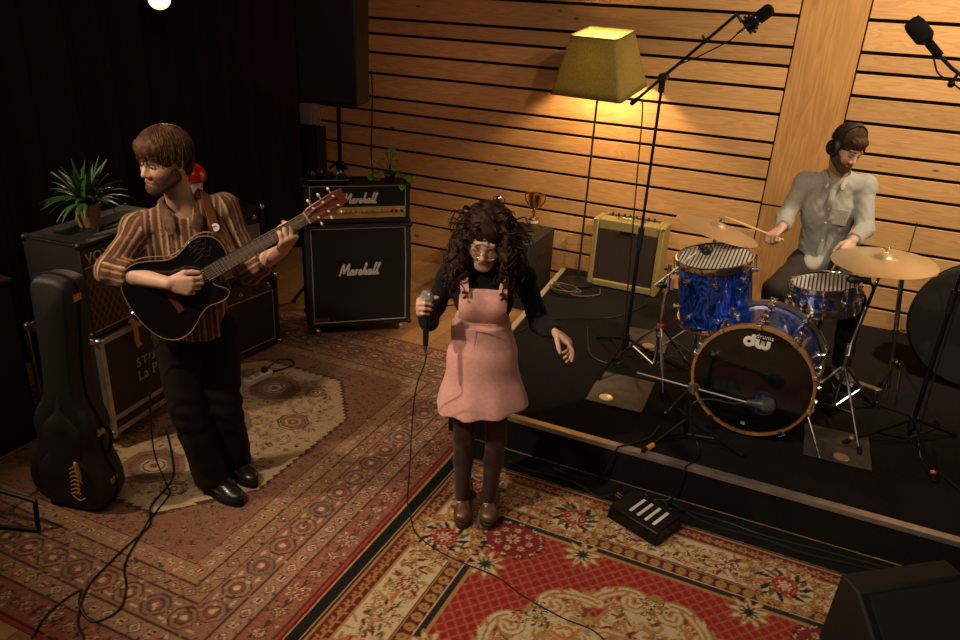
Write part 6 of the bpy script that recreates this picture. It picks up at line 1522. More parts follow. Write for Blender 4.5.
    def cols(V):
        best = np.full(len(V), 9.); tc = np.zeros(len(V))
        for i, (k, a, b, R_) in enumerate(bones):
            d = b-a; L = np.linalg.norm(d); dn = d/L; t = np.clip((V-a)@dn/L, 0, 1); p = V-(a+np.outer(t*L, dn)); dist = np.linalg.norm(p, axis=1)/R_
            if k == 't':
                x = p@GU; y = p@GV; ang = np.arctan2(x, np.where(np.abs(y) < 1e-6, 1e-6, y)); s_ = np.where(y > 0, x*1.0, np.sign(x)*.17+ (np.sign(x)*.17-x)*.7)
            else:
                e1 = vn(np.cross(dn, GV)); e2 = np.cross(dn, e1); s_ = np.arctan2(p@e1, p@e2)*.058+.37*i
            m = dist < best; best[m] = dist[m]; tc[m] = s_[m]
        P = np.array(pal); idx = np.floor(((tc/.112) % 1)*len(pal)).astype(int) % len(pal); return P[idx]*1.15
    shirt_m = mat_attr('striped_cotton', .8, sheen=.15, bump=.4, bscale=500, noise=.25)
    fieldmesh('shirt', F, shirt_m, root, cols, 1)
    # collar leaves and placket
    m = MB(); 
    for sx in (-1, 1):
        a = nb-GV*.055+GU*sx*.045+A3((0, 0, .035)); b = nb+GU*sx*.085+A3((0, 0, .022)); c = nb+GV*.090+GU*sx*.060+A3((0, 0, -.025)); d = nb+GV*.125+GU*sx*.052+A3((0, 0, -.085))
        m.tube(spline([a, b, c, d], 6), [(.016, .006)]*8+[(.022, .006)]*6+[(.024, .006)]*3+[(.012, .005)]*2, 8, flat=tuple(vn(GV*.6+GU*sx*.4+A3((0, 0, .6)))))
    m.build('collar', mat('shirt_collar', (.085, .034, .018), .8, noise=.6, nscale=45), root)
    m = MB()
    for k in range(4):
        p = nb+GV*(.128+.012*k)+A3((0, 0, -.15-.085*k)); m.cyl(p, p+GV*.004, .005, n=10)
    m.build('button', M['cream'], root)
    # trousers and shoes
    lo, hi = bounds([J['pelvis'], J['rkn'], J['lkn'], J['ran'], J['lan']], .2); lo[2] = .03; F = Field(lo, hi, .0055)
    F.cone(A3(J['pelvis']), A3(J['pelvis'])+A3((0, 0, .03)), .13, .12, .04, flat=GV, ff=.78)
    for s in 'rl':
        F.cone(J[s+'hip'], J[s+'kn'], .102, .082, .03); F.cone(J[s+'kn'], A3(J[s+'an'])+A3((0, 0, .005)), .080, .080, .02)
    F.plane((0, 0, .072), (0, 0, -1), .004)
    F.wrinkle(1, lambda X, Y, Z: .003*np.sin(34*Z+16*(X-Y)+2*np.sin(13*Z))+.0028*np.sin(62*Z+40*X)*smooth01(.35-Z, 0, .3)+.003*np.sin(70*Z+30*Y)*np.exp(-((Z-.56)/.1)**2))
    fieldmesh('trousers', F, mat('dark_twill', (.012, .0085, .007), .9, spec=.2, bump=.4, bscale=600), root)
    shoe(root, (-2.535, 2.370), (-2.258, 2.330), 'shoe', leather, M['rubber'], .012, .046)
    shoe(root, (-2.555, 2.562), (-2.300, 2.480), 'shoe', leather, M['rubber'], .012, .046)
    return root, J

# guitar frame: GA along the neck, GN out of the top, GB across
GO = Vector((-2.330, 2.108, 1.205)); GA = vn((.415, .382, .304)); GN = A3((.695, -.705, .13)); GN = vn(GN-GA*np.dot(GN, GA)); GB = np.cross(GN, GA)
def acoustic():
    t = thing('acoustic_guitar', 'black cutaway acoustic guitar with red-brown headstock held by the man in stripes', 'guitar', GO)
    a, b, n = Vector(GA), Vector(GB), Vector(GN)
    if b.z < 0: b = -b
    up = [(.285, .030), (.290, .075), (.275, .120), (.235, .146), (.19, .148), (.14, .132), (.10, .124), (.06, .132), (.01, .158), (-.04, .176), (-.09, .172), (-.13, .140), (-.155, .080), (-.163, .0)]
    dn = [(-.155, -.085), (-.13, -.145), (-.09, -.178), (-.04, -.184), (.01, -.165), (.06, -.135), (.10, -.122), (.15, -.130), (.185, -.128), (.205, -.112), (.200, -.088), (.178, -.064), (.170, -.045), (.185, -.032), (.22, -.029), (.285, -.028)]
    oc = [(p.x, p.y) for p in spline([(x, y, 0) for x, y in up+dn], 5)]
    D = .078; bl = mat('gloss_black_lacquer', (.007, .006, .006), .16, coat=.8)
    m = MB(); m.prism(oc, GO-n*D, a, b, n*D); m.build('body', bl, t, bevel=.006, seg=3, angle=50)
    m = MB(); m.tube([GO+a*x+b*y+n*.0005 for x, y in oc], .0016, 6, closed=True); m.tube([GO+a*x+b*y-n*D for x, y in oc], .0022, 6, closed=True); m.build('binding', mat('binding', (.30, .20, .10), .4), t)
    m = MB(); m.add([GO+a*x+b*y+n*z for z in (.002, .008) for x, y in ((.165, -.030), (.64, -.0255), (.64, .0255), (.165, .030))], [(3, 2, 1, 0), (4, 5, 6, 7), (0, 1, 5, 4), (1, 2, 6, 5), (2, 3, 7, 6), (3, 0, 4, 7)]); m.build('fretboard', mat('ebony', (.022, .014, .010), .4), t)
    m = MB()
    for k in range(1, 20):
        x = .64-.65*(1-2**(-k/12)); wd = .0255+(.64-x)/.475*.0045; m.tube([GO+a*x-b*wd+n*.0085, GO+a*x+b*wd+n*.0085], .0007, 6)
    m.build('frets', mat('fret_wire', (.35, .31, .25), .45, .8), t)
    m = MB(); m.tube([GO+a*.27-n*.018, GO+a*.34-n*.007, GO+a*.63-n*.005, GO+a*.66-n*.010], [(.028, .030), (.0275, .016), (.0245, .015), (.027, .014)], 14, flat=tuple(n)); m.build('neck', mat('mahogany', (.11, .038, .018), .35, coat=.3), t)
    ha = (a*.975-n*.22).normalized(); hn = n*.975+a*.22; h0 = GO+a*.642+n*.003
    ol = [(0, -.027), (.03, -.034), (.16, -.037), (.195, -.030), (.188, -.014), (.20, 0), (.188, .014), (.195, .030), (.16, .037), (.03, .034), (0, .027)]
    m = MB(); m.prism(ol, h0-hn*.015, ha, b, hn*.015); m.build('headstock', mat('red_headstock', (.16, .035, .022), .3, coat=.5), t, bevel=.002)
    m = MB(); m.box(h0+hn*.002+ha*.001, (.006, .052, .010), frame3(ha, b, hn)); m.build('nut', M['cream'], t)
    for sx in (-1, 1):
        for k in range(3):
            c = h0+ha*(.045+.05*k)+b*(sx*.022); m = MB(); m.cyl(c, c+hn*.014, .0042, n=10); q = c-hn*.008+b*(sx*.016); m.cyl(q, q+b*(sx*.012), .0025, n=8); m.ball(q+b*(sx*.018), (.006, .009, .008), frame3(ha, b, hn), 10, 8); m.build('tuner', mat('pearl_tuner', (.75, .68, .58), .25) if (sx, k) == (-1, 0) else bpy.data.materials['pearl_tuner'], t)
    m = MB(); m.box(GO+n*.006+b*0, (.028, .17, .010), frame3(a, b, n)); m.build('bridge', mat('rosewood_bridge', (.12, .035, .02), .4), t, bevel=.003)
    m = MB()
    for k in range(6):
        y = (k-2.5); m.tube([GO+b*(y*.0105)+n*.014, GO+a*.64+b*(y*.0072)+n*.0105, h0+ha*(.045+.05*(k % 3))+b*((1 if k > 2 else -1)*.020)+hn*.008], .0006, 5)
    m.build('strings', mat('strings', (.26, .21, .15), .5, .6), t)
    m = MB()
    for k in range(5):
        o = GO+a*(.19+.012*(k % 2))+b*(.065+.017*k)+n*.0012; m.tube(spline([o-a*.035, o+b*.010, o+a*.03-b*.004, o+a*.045+b*.008], 5), .0016, 6, flat=tuple(n)); m.tube(spline([o-a*.015, o+b*.015+a*.01, o+a*.02+b*.018], 4), .0014, 6, flat=tuple(n))
    m.build('carving', mat('carved_gloss', (.035, .030, .026), .25), t)
    m = MB(); m.cyl(GO-a*.162-n*.04, GO-a*.184-n*.04, .007, n=12); m.build('strap_button', M['chrome'], t)
    # strap over the left shoulder
    nb = Vector((-2.447, 2.335, 1.510)); gv, gu = Vector(GV), Vector(GU)
    pts = [GO+a*.13+b*.126-n*.01, nb+gv*.172+gu*.140+Vector((0, 0, -.135)), nb+gv*.158+gu*.118+Vector((0, 0, -.045)), nb+gv*.095+gu*.098+Vector((0, 0, .030)), nb-gv*.015+gu*.085+Vector((0, 0, .058)), nb-gv*.11+gu*.03+Vector((0, 0, -.05)), nb-gv*.145-gu*.05+Vector((0, 0, -.2)), nb-gv*.10-gu*.15+Vector((0, 0, -.30)), nb+gv*.05-gu*.19+Vector((0, 0, -.36)), GO-a*.175-n*.04]
    sp = spline(pts, 8); nr = []
    m = MB(); cen = nb+Vector((0, 0, -.2))
    # build the band with its flat side facing away from the body
    for i in range(len(sp)-1): pass
    vs = []; fs = []
    for i, p in enumerate(sp):
        tg = (sp[min(i+1, len(sp)-1)]-sp[max(i-1, 0)]).normalized(); ax = Vector((cen.x, cen.y, min(p.z-.05, 1.46))); out = (p-ax); out = (out-tg*out.dot(tg)).normalized(); sd = tg.cross(out)
        for q, w_ in ((out*.003, -1), (out*.003, 1), (-out*.001, 1), (-out*.001, -1)): vs.append(p+q+sd*(w_*.021))
    for i in range(len(sp)-1):
        for k in range(4): fs.append((i*4+k, i*4+(k+1) % 4, i*4+4+(k+1) % 4, i*4+4+k))
    m.add(vs, fs); stp = m.build('strap', mat('brown_strap', (.15, .042, .018), .5, bump=.2, bscale=150), t)
    p = nb+gv*.163+gu*.121+Vector((0, 0, -.052)); m = MB(); dd = Vector(vn(GV+A3((0, 0, .35)))); m.cyl(p+dd*.004, p+dd*.007, .017, n=20); bd = m.build('badge', M['white'], stp)
    m = MB(); m.tube([p+dd*.0075+gu*.006*math.cos(k)+Vector((0, 0, .006*math.sin(k))) for k in [i*.6 for i in range(9)]], .0018, 5); m.build('badge_mark', mat('badge_red', (.5, .03, .03), .5), bd)
    # lead
    m = MB(); e = GO-a*.125+b*-.13-n*.04
    m.tube(spline([e, e+Vector((-.03, .0, -.06)), (-2.49, 2.10, .85), (-2.62, 2.16, .35), (-2.66, 2.24, .06), (-2.63, 2.22, .018), (-2.57, 2.05, .018), (-2.53, 2.00, .018), (-2.51, 1.85, .018), (-2.49, 1.75, .018), (-2.45, 1.60, .018), (-2.33, 1.45, .018), (-2.22, 1.39, .018), (-2.10, 1.30, .018)], 8), .0042, 7)
    tag(m.build('guitar_lead', M['cable'], None), 'black guitar lead falling past the guitarist and across the faded rug', 'cable')
    cable('floor_cable', 'second black cable looping over the faded rug below the guitar lead', [(-3.10, 2.66, .018), (-2.90, 2.50, .018), (-2.72, 2.33, .018), (-2.64, 2.12, .022), (-2.56, 2.03, .028), (-2.50, 1.90, .018), (-2.42, 1.76, .018), (-2.30, 1.66, .018), (-2.23, 1.56, .018), (-2.27, 1.47, .018), (-2.38, 1.50, .030), (-2.46, 1.56, .018), (-2.46, 1.42, .018), (-2.40, 1.30, .018)], .0045)
    return t
acoustic(); guitarist()

# ------------------------------------------------------------------ singer
SV = A3((.394, -.919, 0)); SU = A3((.919, .394, 0)); ZU = A3((0, 0, 1))
def singer():
    root = thing('person', 'woman in pink pinafore dress and black jumper with dark curly hair, singing head down', 'person', (-1.19, 2.83, .012))
    J = dict(fd=SV, z0=.0, w=.86, pelvis=(-1.205, 2.795, .955), waist=(-1.213, 2.79, 1.06), chest=(-1.210, 2.785, 1.205), neckb=(-1.203, 2.775, 1.352), rsh=(-1.352, 2.735, 1.296), lsh=(-1.062, 2.860, 1.304),
             rel=(-1.452, 2.735, 1.055), rwr=(-1.372, 2.553, 1.195), lel=(-.985, 2.905, 1.085), lwr=(-.862, 2.742, 1.140), rhip=(-1.268, 2.771, .92), lhip=(-1.144, 2.824, .92), rkn=(-1.252, 2.740, .50), lkn=(-1.112, 2.798, .50), ran=(-1.272, 2.800, .11), lan=(-1.150, 2.850, .11), rtoe=(-1.25, 2.74, .06), ltoe=(-1.13, 2.79, .06))
    hf = vn(.93*SV-.10*SU+ZU*-.36); H = headframe((-1.190, 2.735, 1.482), hf, (.06, .03, 1), .95)
    skin = (.62, .38, .28)
    dR = vn((.08, -.85, .42)); tR = vn(ZU*1.+dR*-.3-SU*.1)
    hands = [dict(wrist=J['rwr'], d=dR, n=SU, t=tR, curls=[(60, 75, 45)]*4, thumb=[(.75, .35, .55), (.5, .15, .9), (.2, .0, 1)], s=.92, spread=.02),
             dict(wrist=J['lwr'], d=vn(SU*.75+SV*.38-ZU*.42), n=vn(-SU*.35-ZU*.65+SV*.1), t=SV*.9-ZU*.3, curls=[(22, 28, 15), (36, 42, 20), (44, 46, 22), (48, 46, 22)], thumb=[(.6, .8, .3), (.75, .55, .5), (.8, .3, .5)], s=.92)]
    def paint(V, C): paint_head(V, C, H, (.50, .09, .085), (.10, .05, .035), None, .45, .0035)
    skin_body(root, J, H, skin, hands, fem=True, paint=paint); eyes(H, root, (-.1, 1, -.45))
    R = H['R']
    # mic in the right hand
    mid = A3(J['rwr'])+dR*.072+SU*.030-tR*.055; ax = vn(tR*.96+SV*.10)
    t = thing('handheld_microphone', 'silver-topped black microphone in the singer\'s raised right hand', 'microphone', mid)
    m = MB(); m.lathe([(0, -.105), (.0105, -.105), (.0115, -.09), (.0165, .06), (.018, .072)], mid, ax, 20); m.build('handle', M['plastic'], t)
    m = MB(); m.lathe([(.0185, .070), (.022, .076), (.0255, .092), (.0245, .11), (.017, .124), (0, .128)], mid, ax, 24); m.build('grille', mat('silver_mesh', (.55, .53, .50), .4, .8, bump=1., bscale=900), t)
    m = MB(); m.cyl(mid-ax*.125, mid-ax*.103, .0095, n=14); m.build('connector', M['steel'], t)
    e = mid-ax*.125; m = MB(); m.tube(spline([e, e-ax*.05, (-1.405, 2.535, .78), (-1.49, 2.655, .34), (-1.545, 2.735, .07), (-1.552, 2.745, .019), (-1.50, 2.68, .018), (-1.40, 2.56, .018), (-1.25, 2.50, .018), (-1.10, 2.48, .018), (-.93, 2.47, .018), (-.79, 2.42, .018), (-.60, 2.38, .018), (-.42, 2.36, .018), (-.30, 2.20, .018), (-.30, 2.0, .018)], 8), .0036, 7)
    tag(m.build('microphone_cable', M['cable'], None), 'black cable from the singer\'s hand down across the red rug', 'cable')
    # glasses
    g = thing('eyeglasses', 'thin metal round glasses on the singer\'s face', 'glasses', hp(H, 0, .1, 0))
    rim_m = mat('gold_wire', (.70, .62, .52), .25, 1.)
    m = MB()
    for sx in (-1, 1): m.tube([hp(H, sx*.034+.024*math.cos(q), .106-.35*abs(.024*math.cos(q)+.0), -.004+.022*math.sin(q)) for q in [2*PI*k/24 for k in range(24)]], .0010, 6, closed=True)
    m.tube(spline([hp(H, -.011, .107, .0), hp(H, 0, .112, .004), hp(H, .011, .107, .0)], 4), .0015, 6)
    m.build('rim', rim_m, g)
    for sx in (-1, 1):
        m = MB(); m.tube(spline([hp(H, sx*.059, .098, .0), hp(H, sx*.072, .06, .004), hp(H, sx*.079, -.005, .012)], 4), .0015, 6); m.build('temple', rim_m, g)
        m = MB(); m.lathe([(0, 0), (.0225, 0)], hp(H, sx*.034, .101, -.004), H['f'], 20); m.build('lens', mat('clear_lens', (1, 1, 1), .03, trans=1., spec=.5), g)
    # hair: big loose curls to the shoulders
    F = Field(H['c']-A3((.28, .28, .30)), H['c']+A3((.28, .28, .24)), .006); P = lambda x, y, z: hp(H, x, y, z)
    W3 = lambda du, dv, dz: H['c']+SU*du+SV*dv+ZU*dz
    F.ell(P(0, -.035, .052), (.100, .112, .094), R, .0)
    F.ell(W3(0, -.06, -.03), (.120, .085, .12), np.stack([SU, SV, ZU], 1), .05)
    for sx in (-1, 1):
        F.ell(W3(sx*.096, -.020, -.05), (.050, .075, .105), np.stack([SU, SV, ZU], 1), .04); F.ell(W3(sx*.106, .0, -.125), (.050, .060, .070), np.stack([SU, SV, ZU], 1), .04)
    F.ell(W3(.088, .07, -.035), (.040, .040, .09), np.stack([SU, SV, ZU], 1), .03)
    F.ell(P(-.004, .150, -.028), (.064, .105, .102), R, .010, '-'); F.ell(P(.0, .10, -.09), (.05, .07, .06), R, .01, '-')
    F.wrinkle(1, lambda X, Y, Z: .008*np.sin(62*X+40*Z+2*np.sin(30*Y))*np.sin(58*Y-35*Z+2*np.sin(35*X))+.005*np.sin(130*X+60*Z)*np.sin(120*Y+90*Z))
    V, Q = F.mesh(1); mesh_np('hair', V, Q, hair_dk, root)
    rg = random.Random(8); m = MB(); cc = H['c']
    for i in range(420):
        k = rg.randrange(len(V)); p = V[k]; q = (p-H['c'])@R
        out = vn(p-(cc+ZU*-.02-SV*.02)); L = rg.uniform(.045, .10); down = -ZU*.85+out*rg.uniform(.05, .45); down = down+SU*rg.uniform(-.3, .3)
        if q[2] > .06 and q[1] > -.05: down = out*.15+SU*np.sign((p-cc)@SU)*.8-ZU*.4
        ra = rg.uniform(.006, .013); ph = rg.uniform(0, 6.28); tw = rg.choice((-1, 1))*rg.uniform(70, 120); d = vn(down); e1 = vn(np.cross(d, out+A3((.01, .02, .03)))); e2 = np.cross(d, e1); pts = []
        for s_ in range(15):
            f = s_/14*L; pp = p-out*.006+d*f+out*(.010*math.sin(PI*s_/14)); a = ph+tw*f; pts.append(pp+e1*ra*math.cos(a)+e2*ra*math.sin(a))
        qe = (pts[-1]-H['c'])@R; qm = (pts[7]-H['c'])@R
        if any(abs(z[0]) < .052 and z[1] > .03 and z[2] < .068 for z in (q, qm, qe)): continue
        m.tube(pts, [.0042*(1-.6*s_/14) for s_ in range(15)], 5)
    m.build('curls', hair_dk, root)
    # jumper
    pts = [J[k] for k in ('pelvis', 'chest', 'neckb', 'rsh', 'lsh', 'rel', 'lel', 'rwr', 'lwr')]; lo, hi = bounds(pts, .15); lo[2] = .92; F = Field(lo, hi, .005)
    torso(F, J, -.004, fem=True); F.cone(A3(J['neckb'])-ZU*.03, hp(H, 0, -.022, -.075), .058, .056, .015)
    for s in 'rl':
        e, wv = A3(J[s+'el']), A3(J[s+'wr'])-A3(J[s+'el']); F.cone(J[s+'sh'], e, .050, .042, .03); F.cone(e, e+wv*.5, .042, .040, .02); F.cone(e+wv*.5, e+wv*.97, .040, .031, .02)
    F.wrinkle(1, lambda X, Y, Z: .0022*np.sin(48*Z+40*X)+.0018*np.sin(70*Z-50*Y))
    fieldmesh('jumper', F, mat('black_knit', (.007, .0075, .0075), .9, spec=.2, sheen=.03, bump=.6, bscale=500), root)
    # pinafore dress: A-line skirt, bib and straps
    lo, hi = bounds([A3(J['pelvis'])-ZU*.36, J['chest']], .30); lo[2] = .58; hi[2] = 1.32
    F = Field(lo, hi, .005); c = A3(J['waist'])
    F.cone(c-ZU*.0, A3(J['pelvis'])+ZU*-.04, .128, .150, .03, flat=SV, ff=.84); F.cone(A3(J['pelvis'])+ZU*-.04, A3(J['pelvis'])*A3((1, 1, 0))+ZU*.655+SU*.014, .152, .207, .03, flat=SV, ff=.80)
    F.cone(A3(J['pelvis'])*A3((1, 1, 0))+ZU*.655+SU*.014, A3(J['pelvis'])*A3((1, 1, 0))+ZU*.52+SU*.016, .207, .232, .03, flat=SV, ff=.80)
    F.plane((0, 0, .672), vn(-ZU+.12*SU), .0)
    F.plane((0, 0, 1.085), (0, 0, 1), .0)
    F2 = Field(lo, hi, .005); torso(F2, J, .010, fem=True); F2.wrinkle(1, lambda X, Y, Z: 0*X+0*Y+0*Z)
    X = F2.ax[0][:, None, None]; Y = F2.ax[1][None, :, None]; Z = F2.ax[2][None, None, :]
    du = (X-c[0])*SU[0]+(Y-c[1])*SU[1]; dv = (X-c[0])*SV[0]+(Y-c[1])*SV[1]
    wb_ = .103+.034*smooth01(1.18-Z, 0, .12)+0*du
    side = np.maximum(np.abs(du)-wb_, -(dv-.0))
    F2.D = np.maximum(F2.D, side); F2.D = np.maximum(F2.D, (Z-1.272)+0*du); F2.D = np.maximum(F2.D, (1.02-Z)+0*du)
    hq = np.clip(.5+.5*(F.D-F2.D)/.05, 0, 1); F.D = F.D+(F2.D-F.D)*hq-.05*hq*(1-hq)*.6
    F.wrinkle(1, lambda X, Y, Z: .0028*np.sin(40*Z+22*X+2*np.sin(18*Y))*np.exp(-((Z-1.0)/.12)**2)+.0045*smooth01(.92-Z, 0, .3)*np.sin(2.6*np.arctan2((X-c[0])*SU[0]+(Y-c[1])*SU[1], (X-c[0])*SV[0]+(Y-c[1])*SV[1])*3+.5))
    pink = mat('dusty_pink_corduroy', (.78, .40, .345), .8, sheen=.2, bump=.5, bscale=420, noise=.08, nscale=60)
    dress = fieldmesh('pinafore_dress', F, pink, root, None, 1)
    sh_ = {}
    for sx, s in ((-1, 'r'), (1, 'l')):
        f0 = c*A3((1, 1, 0))+ZU*1.262+SU*sx*.078+SV*.132; sp = [f0, f0+ZU*.045-SV*.022+SU*sx*.006, A3((*(A3(J['neckb'])+SU*sx*.098+SV*.055)[:2], 1.348)), A3((*(A3(J['neckb'])+SU*sx*.100-SV*.0)[:2], 1.368)), A3((*(A3(J['neckb'])+SU*sx*.085-SV*.075)[:2], 1.335)), A3((*(A3(J['chest'])+SU*sx*.05-SV*.125)[:2], 1.2)), A3((*(A3(J['chest'])+SU*sx*.03-SV*.13)[:2], 1.07))]
        m = MB(); m.tube(spline(sp, 7), [(.017, .004)]*43, 8, flat=None) if False else None
        q = spline(sp, 7); vs = []; fs = []
        for i, p in enumerate(q):
            p = A3(p); tg = vn(A3(q[min(i+1, len(q)-1)])-A3(q[max(i-1, 0)])); sd = vn(SU-tg*np.dot(SU, tg)); o_ = vn(np.cross(sd, tg)); o_ = o_ if np.dot(o_, p-A3((c[0], c[1], 1.2))) > 0 else -o_
            for a_, b_ in ((.006, -1), (.006, 1), (-.001, 1), (-.001, -1)): vs.append(p+o_*a_+sd*b_*.0175)
        for i in range(len(q)-1):
            for k in range(4): fs.append((i*4+k, i*4+(k+1) % 4, i*4+4+(k+1) % 4, i*4+4+k))
        m.add(vs, fs); m.build('strap', pink, dress)
        m = MB(); b = f0+SV*.008+ZU*.0; m.box(b+ZU*.010, (.024, .005, .014), frame3(Vector(SU), Vector(SV), Vector(ZU))); m.cyl(b-ZU*.012, b-ZU*.012+SV*.006, .007, n=14); m.build('buckle', M['brass'], dress)
    # bib pocket and centre seam
    m = MB(); 
    F3 = lambda du_, z_: (c*A3((1, 1, 0))+SU*du_+SV*(.150-.25*abs(du_)**1.3)+ZU*z_)
    m.tube([F3(x, 1.135) for x in np.linspace(-.062, .062, 9)], .002, 5); m.tube([F3(-.062, z) for z in np.linspace(1.135, 1.05, 5)], .0015, 5); m.tube([F3(.062, z) for z in np.linspace(1.135, 1.05, 5)], .0015, 5); m.build('pocket_seam', pink, dress)
    # tights
    lo, hi = bounds([J['rhip'], J['lhip'], J['ran'], J['lan'], J['rkn']], .16); F = Field(lo, hi, .005)
    for s in 'rl':
        F.cone(J[s+'hip'], J[s+'kn'], .080*.86, .056*.86, .0); F.cone(J[s+'kn'], A3(J[s+'kn'])*.62+A3(J[s+'an'])*.38-SV*.012, .054*.86, .053*.88, .02); F.cone(A3(J[s+'kn'])*.62+A3(J[s+'an'])*.38-SV*.012, J[s+'an'], .053*.88, .040*.86, .02)
    F.plane((0, 0, .10), (0, 0, -1))
    fieldmesh('tights', F, mat('sheer_maroon_tights', (.026, .008, .008), .5, sheen=.15, noise=.12, nscale=30), root)
    brl = mat('brown_boot_leather', (.095, .042, .020), .34, coat=.35, noise=.35, nscale=40, bump=.25, bscale=150); sol = mat('dark_boot_sole', (.030, .018, .011), .55)
    for (hx, hy), (tx, ty) in (((-1.305, 2.905), (-1.215, 2.690)), ((-1.185, 2.955), (-1.100, 2.745))):
        u = shoe(root, (hx, hy), (tx, ty), 'boot', brl, sol, .012, .043, .10, .038, 1.05, A3(J['ran'] if hx < -1.25 else J['lan'])+A3((0, 0, .06)))
    return root
singer()

# ------------------------------------------------------------------ drummer
DV = vn((-.05, -1, 0)); DU = A3((-DV[1], DV[0], 0))
def drummer():
    root = thing('person', 'seated man in pale grey shirt and headphones playing the blue drum kit', 'person', (.13, 5.24, SZ))
    J = dict(fd=DV, z0=.2, w=1.0, pelvis=(.118, 5.245, .905), waist=(.112, 5.235, 1.06), chest=(.104, 5.205, 1.255), neckb=(.106, 5.175, 1.485), rsh=(-.070, 5.190, 1.418), lsh=(.268, 5.200, 1.445),
             rel=(-.142, 5.115, 1.195), rwr=(-.142, 4.935, 1.172), lel=(.322, 5.085, 1.205), lwr=(.262, 4.875, 1.172), rhip=(.035, 5.21, .885), lhip=(.205, 5.21, .885), rkn=(-.105, 4.80, .80), lkn=(.345, 4.84, .815), ran=(-.055, 4.80, .34), lan=(.385, 4.98, .345), rtoe=(-.04, 4.70, .29), ltoe=(.42, 4.90, .29))
    H = headframe((.116, 5.105, 1.672), vn((.60, -.66, -.44)), (.06, 0, 1), 1.0); R = H['R']; skin = (.58, .36, .26)
    tipR = A3((-.475, 4.795, 1.215)); hR = A3((-.200, 4.895, 1.120)); sR = vn(tipR-hR)
    tipL = A3((.175, 4.655, 1.012)); hL = A3((.236, 4.805, 1.110)); sL = vn(tipL-hL)
    dR = vn(hR-A3(J['rwr'])+A3((-.0, -.03, .0))); dL = vn(hL-A3(J['lwr'])+A3((0, -.01, 0)))
    hands = [dict(wrist=J['rwr'], d=dR, n=vn(A3((.25, .1, -.9))), t=sR, curls=[(50, 65, 40), (55, 70, 40), (60, 70, 40), (62, 70, 40)], thumb=[(.8, .5, .25), (.9, .1, .5), (.8, 0, .6)]),
             dict(wrist=J['lwr'], d=dL, n=vn(A3((-.5, .2, -.8))), t=vn(sL+A3((.3, -.3, .3))), curls=[(50, 65, 40), (55, 70, 40), (60, 70, 40), (62, 70, 40)], thumb=[(.8, .5, .25), (.9, .1, .5), (.8, 0, .6)])]
    def paint(V, C): paint_head(V, C, H, (.40, .15, .12), (.08, .04, .02), (.17, .085, .05), .5)
    skin_body(root, J, H, skin, hands, paint=paint); eyes(H, root, (.1, 1, -.6))
    for nm, tp, hh, L in (('right', tipR, hR, .40), ('left', tipL, hL, .40)):
        ax = vn(hh-tp); m = MB(); m.lathe([(0, 0), (.004, .001), (.005, .006), (.0038, .012), (.0065, .07), (.0075, .12), (.0075, L-.004), (.0055, L), (0, L)], tp+A3((0, 0, .006)), ax, 12)
        tag(m.build('drumstick', mat('hickory', (.66, .42, .18), .45), None), {'right': 'wooden drumstick striking the tilted crash cymbal', 'left': 'wooden drumstick resting over the striped snare drum'}[nm], 'drumstick', 'drumsticks')
    # hair and beard
    F = Field(H['c']-.16, H['c']+.16, .0045)
    F.ell(hp(H, 0, -.018, .044), (.084, .106, .092), R, .0); F.ell(hp(H, 0, .055, .085), (.058, .045, .032), R, .025); F.ell(hp(H, 0, .13, -.025), (.090, .082, .082), R, .008, '-')
    for sx in (-1, 1): F.ell(hp(H, sx*.085, .018, -.040), (.030, .045, .05), R, .01, '-')
    F.plane(hp(H, 0, 0, -.065), -H['u'], .01)
    F.wrinkle(1, lambda X, Y, Z: .0022*np.sin(190*X+60*Z)*np.cos(160*Y+50*Z)); fieldmesh('hair', F, hair_dr, root)
    rg = random.Random(12); m = MB()
    def path(i, rg):
        a = rg.uniform(-PI, PI); lim = (1.25 if math.cos(a) > .3 else (1.95 if math.cos(a) < -.35 else 1.5))*rg.uniform(.8, 1.0); sw = rg.uniform(-.15, .15); pts = []
        for k in range(8):
            th = .15+lim*k/7; aa = a+sw*k/7; rr = 1.03+.04*rg.random(); pts.append(hp(H, .085*rr*math.sin(th)*math.sin(aa), -.016+.107*rr*math.sin(th)*math.cos(aa), .045+.093*rr*math.cos(th)))
        return pts
    strands(m, H, 240, path, .0036, rg); m.build('hair_strands', hair_dr, root)
    F = Field(H['c']-.15, H['c']+.15, .0042); head_prims(F, H, g=.007, ears=False)
    F.ell(hp(H, 0, .05, .045), (.10, .12, .085), R, .006, '-'); F.ell(hp(H, 0, .135, -.040), (.030, .05, .024), R, .006, '-'); F.ell(hp(H, 0, .105, -.063), (.020, .03, .0085), R, .004, '-')
    for sx in (-1, 1): F.ell(hp(H, sx*.042, .085, -.022), (.028, .05, .034), R, .008, '-')
    F.plane(hp(H, 0, -.008, 0), -H['f'], .004); F.plane(hp(H, 0, 0, -.128), -H['u'], .01); F.wrinkle(1, lambda X, Y, Z: .0016*np.sin(330*X+120*Z)*np.sin(300*Y+260*Z)); fieldmesh('beard', F, beard_m, root)
    # headphones
    hpn = thing('headphones', 'black over-ear headphones on the drummer\'s head', 'headphones', hp(H, 0, 0, .14))
    m = MB(); arc = [hp(H, .108*math.sin(t), -.012-.012*math.cos(t), .038+.112*math.cos(t)) for t in np.linspace(-1.55, 1.55, 26)]
    vs = []; fs = []
    for i, p in enumerate(arc):
        out = vn(p-hp(H, 0, -.012, .03)); 
        for a_, b_ in ((.006, -.015), (.006, .015), (-.004, .015), (-.004, -.015)): vs.append(p+out*a_+H['f']*b_)
    for i in range(len(arc)-1):
        for k in range(4): fs.append((i*4+k, i*4+(k+1) % 4, i*4+4+(k+1) % 4, i*4+4+k))
    m.add(vs, fs); m.build('headband', M['plastic'], hpn, bevel=.002)
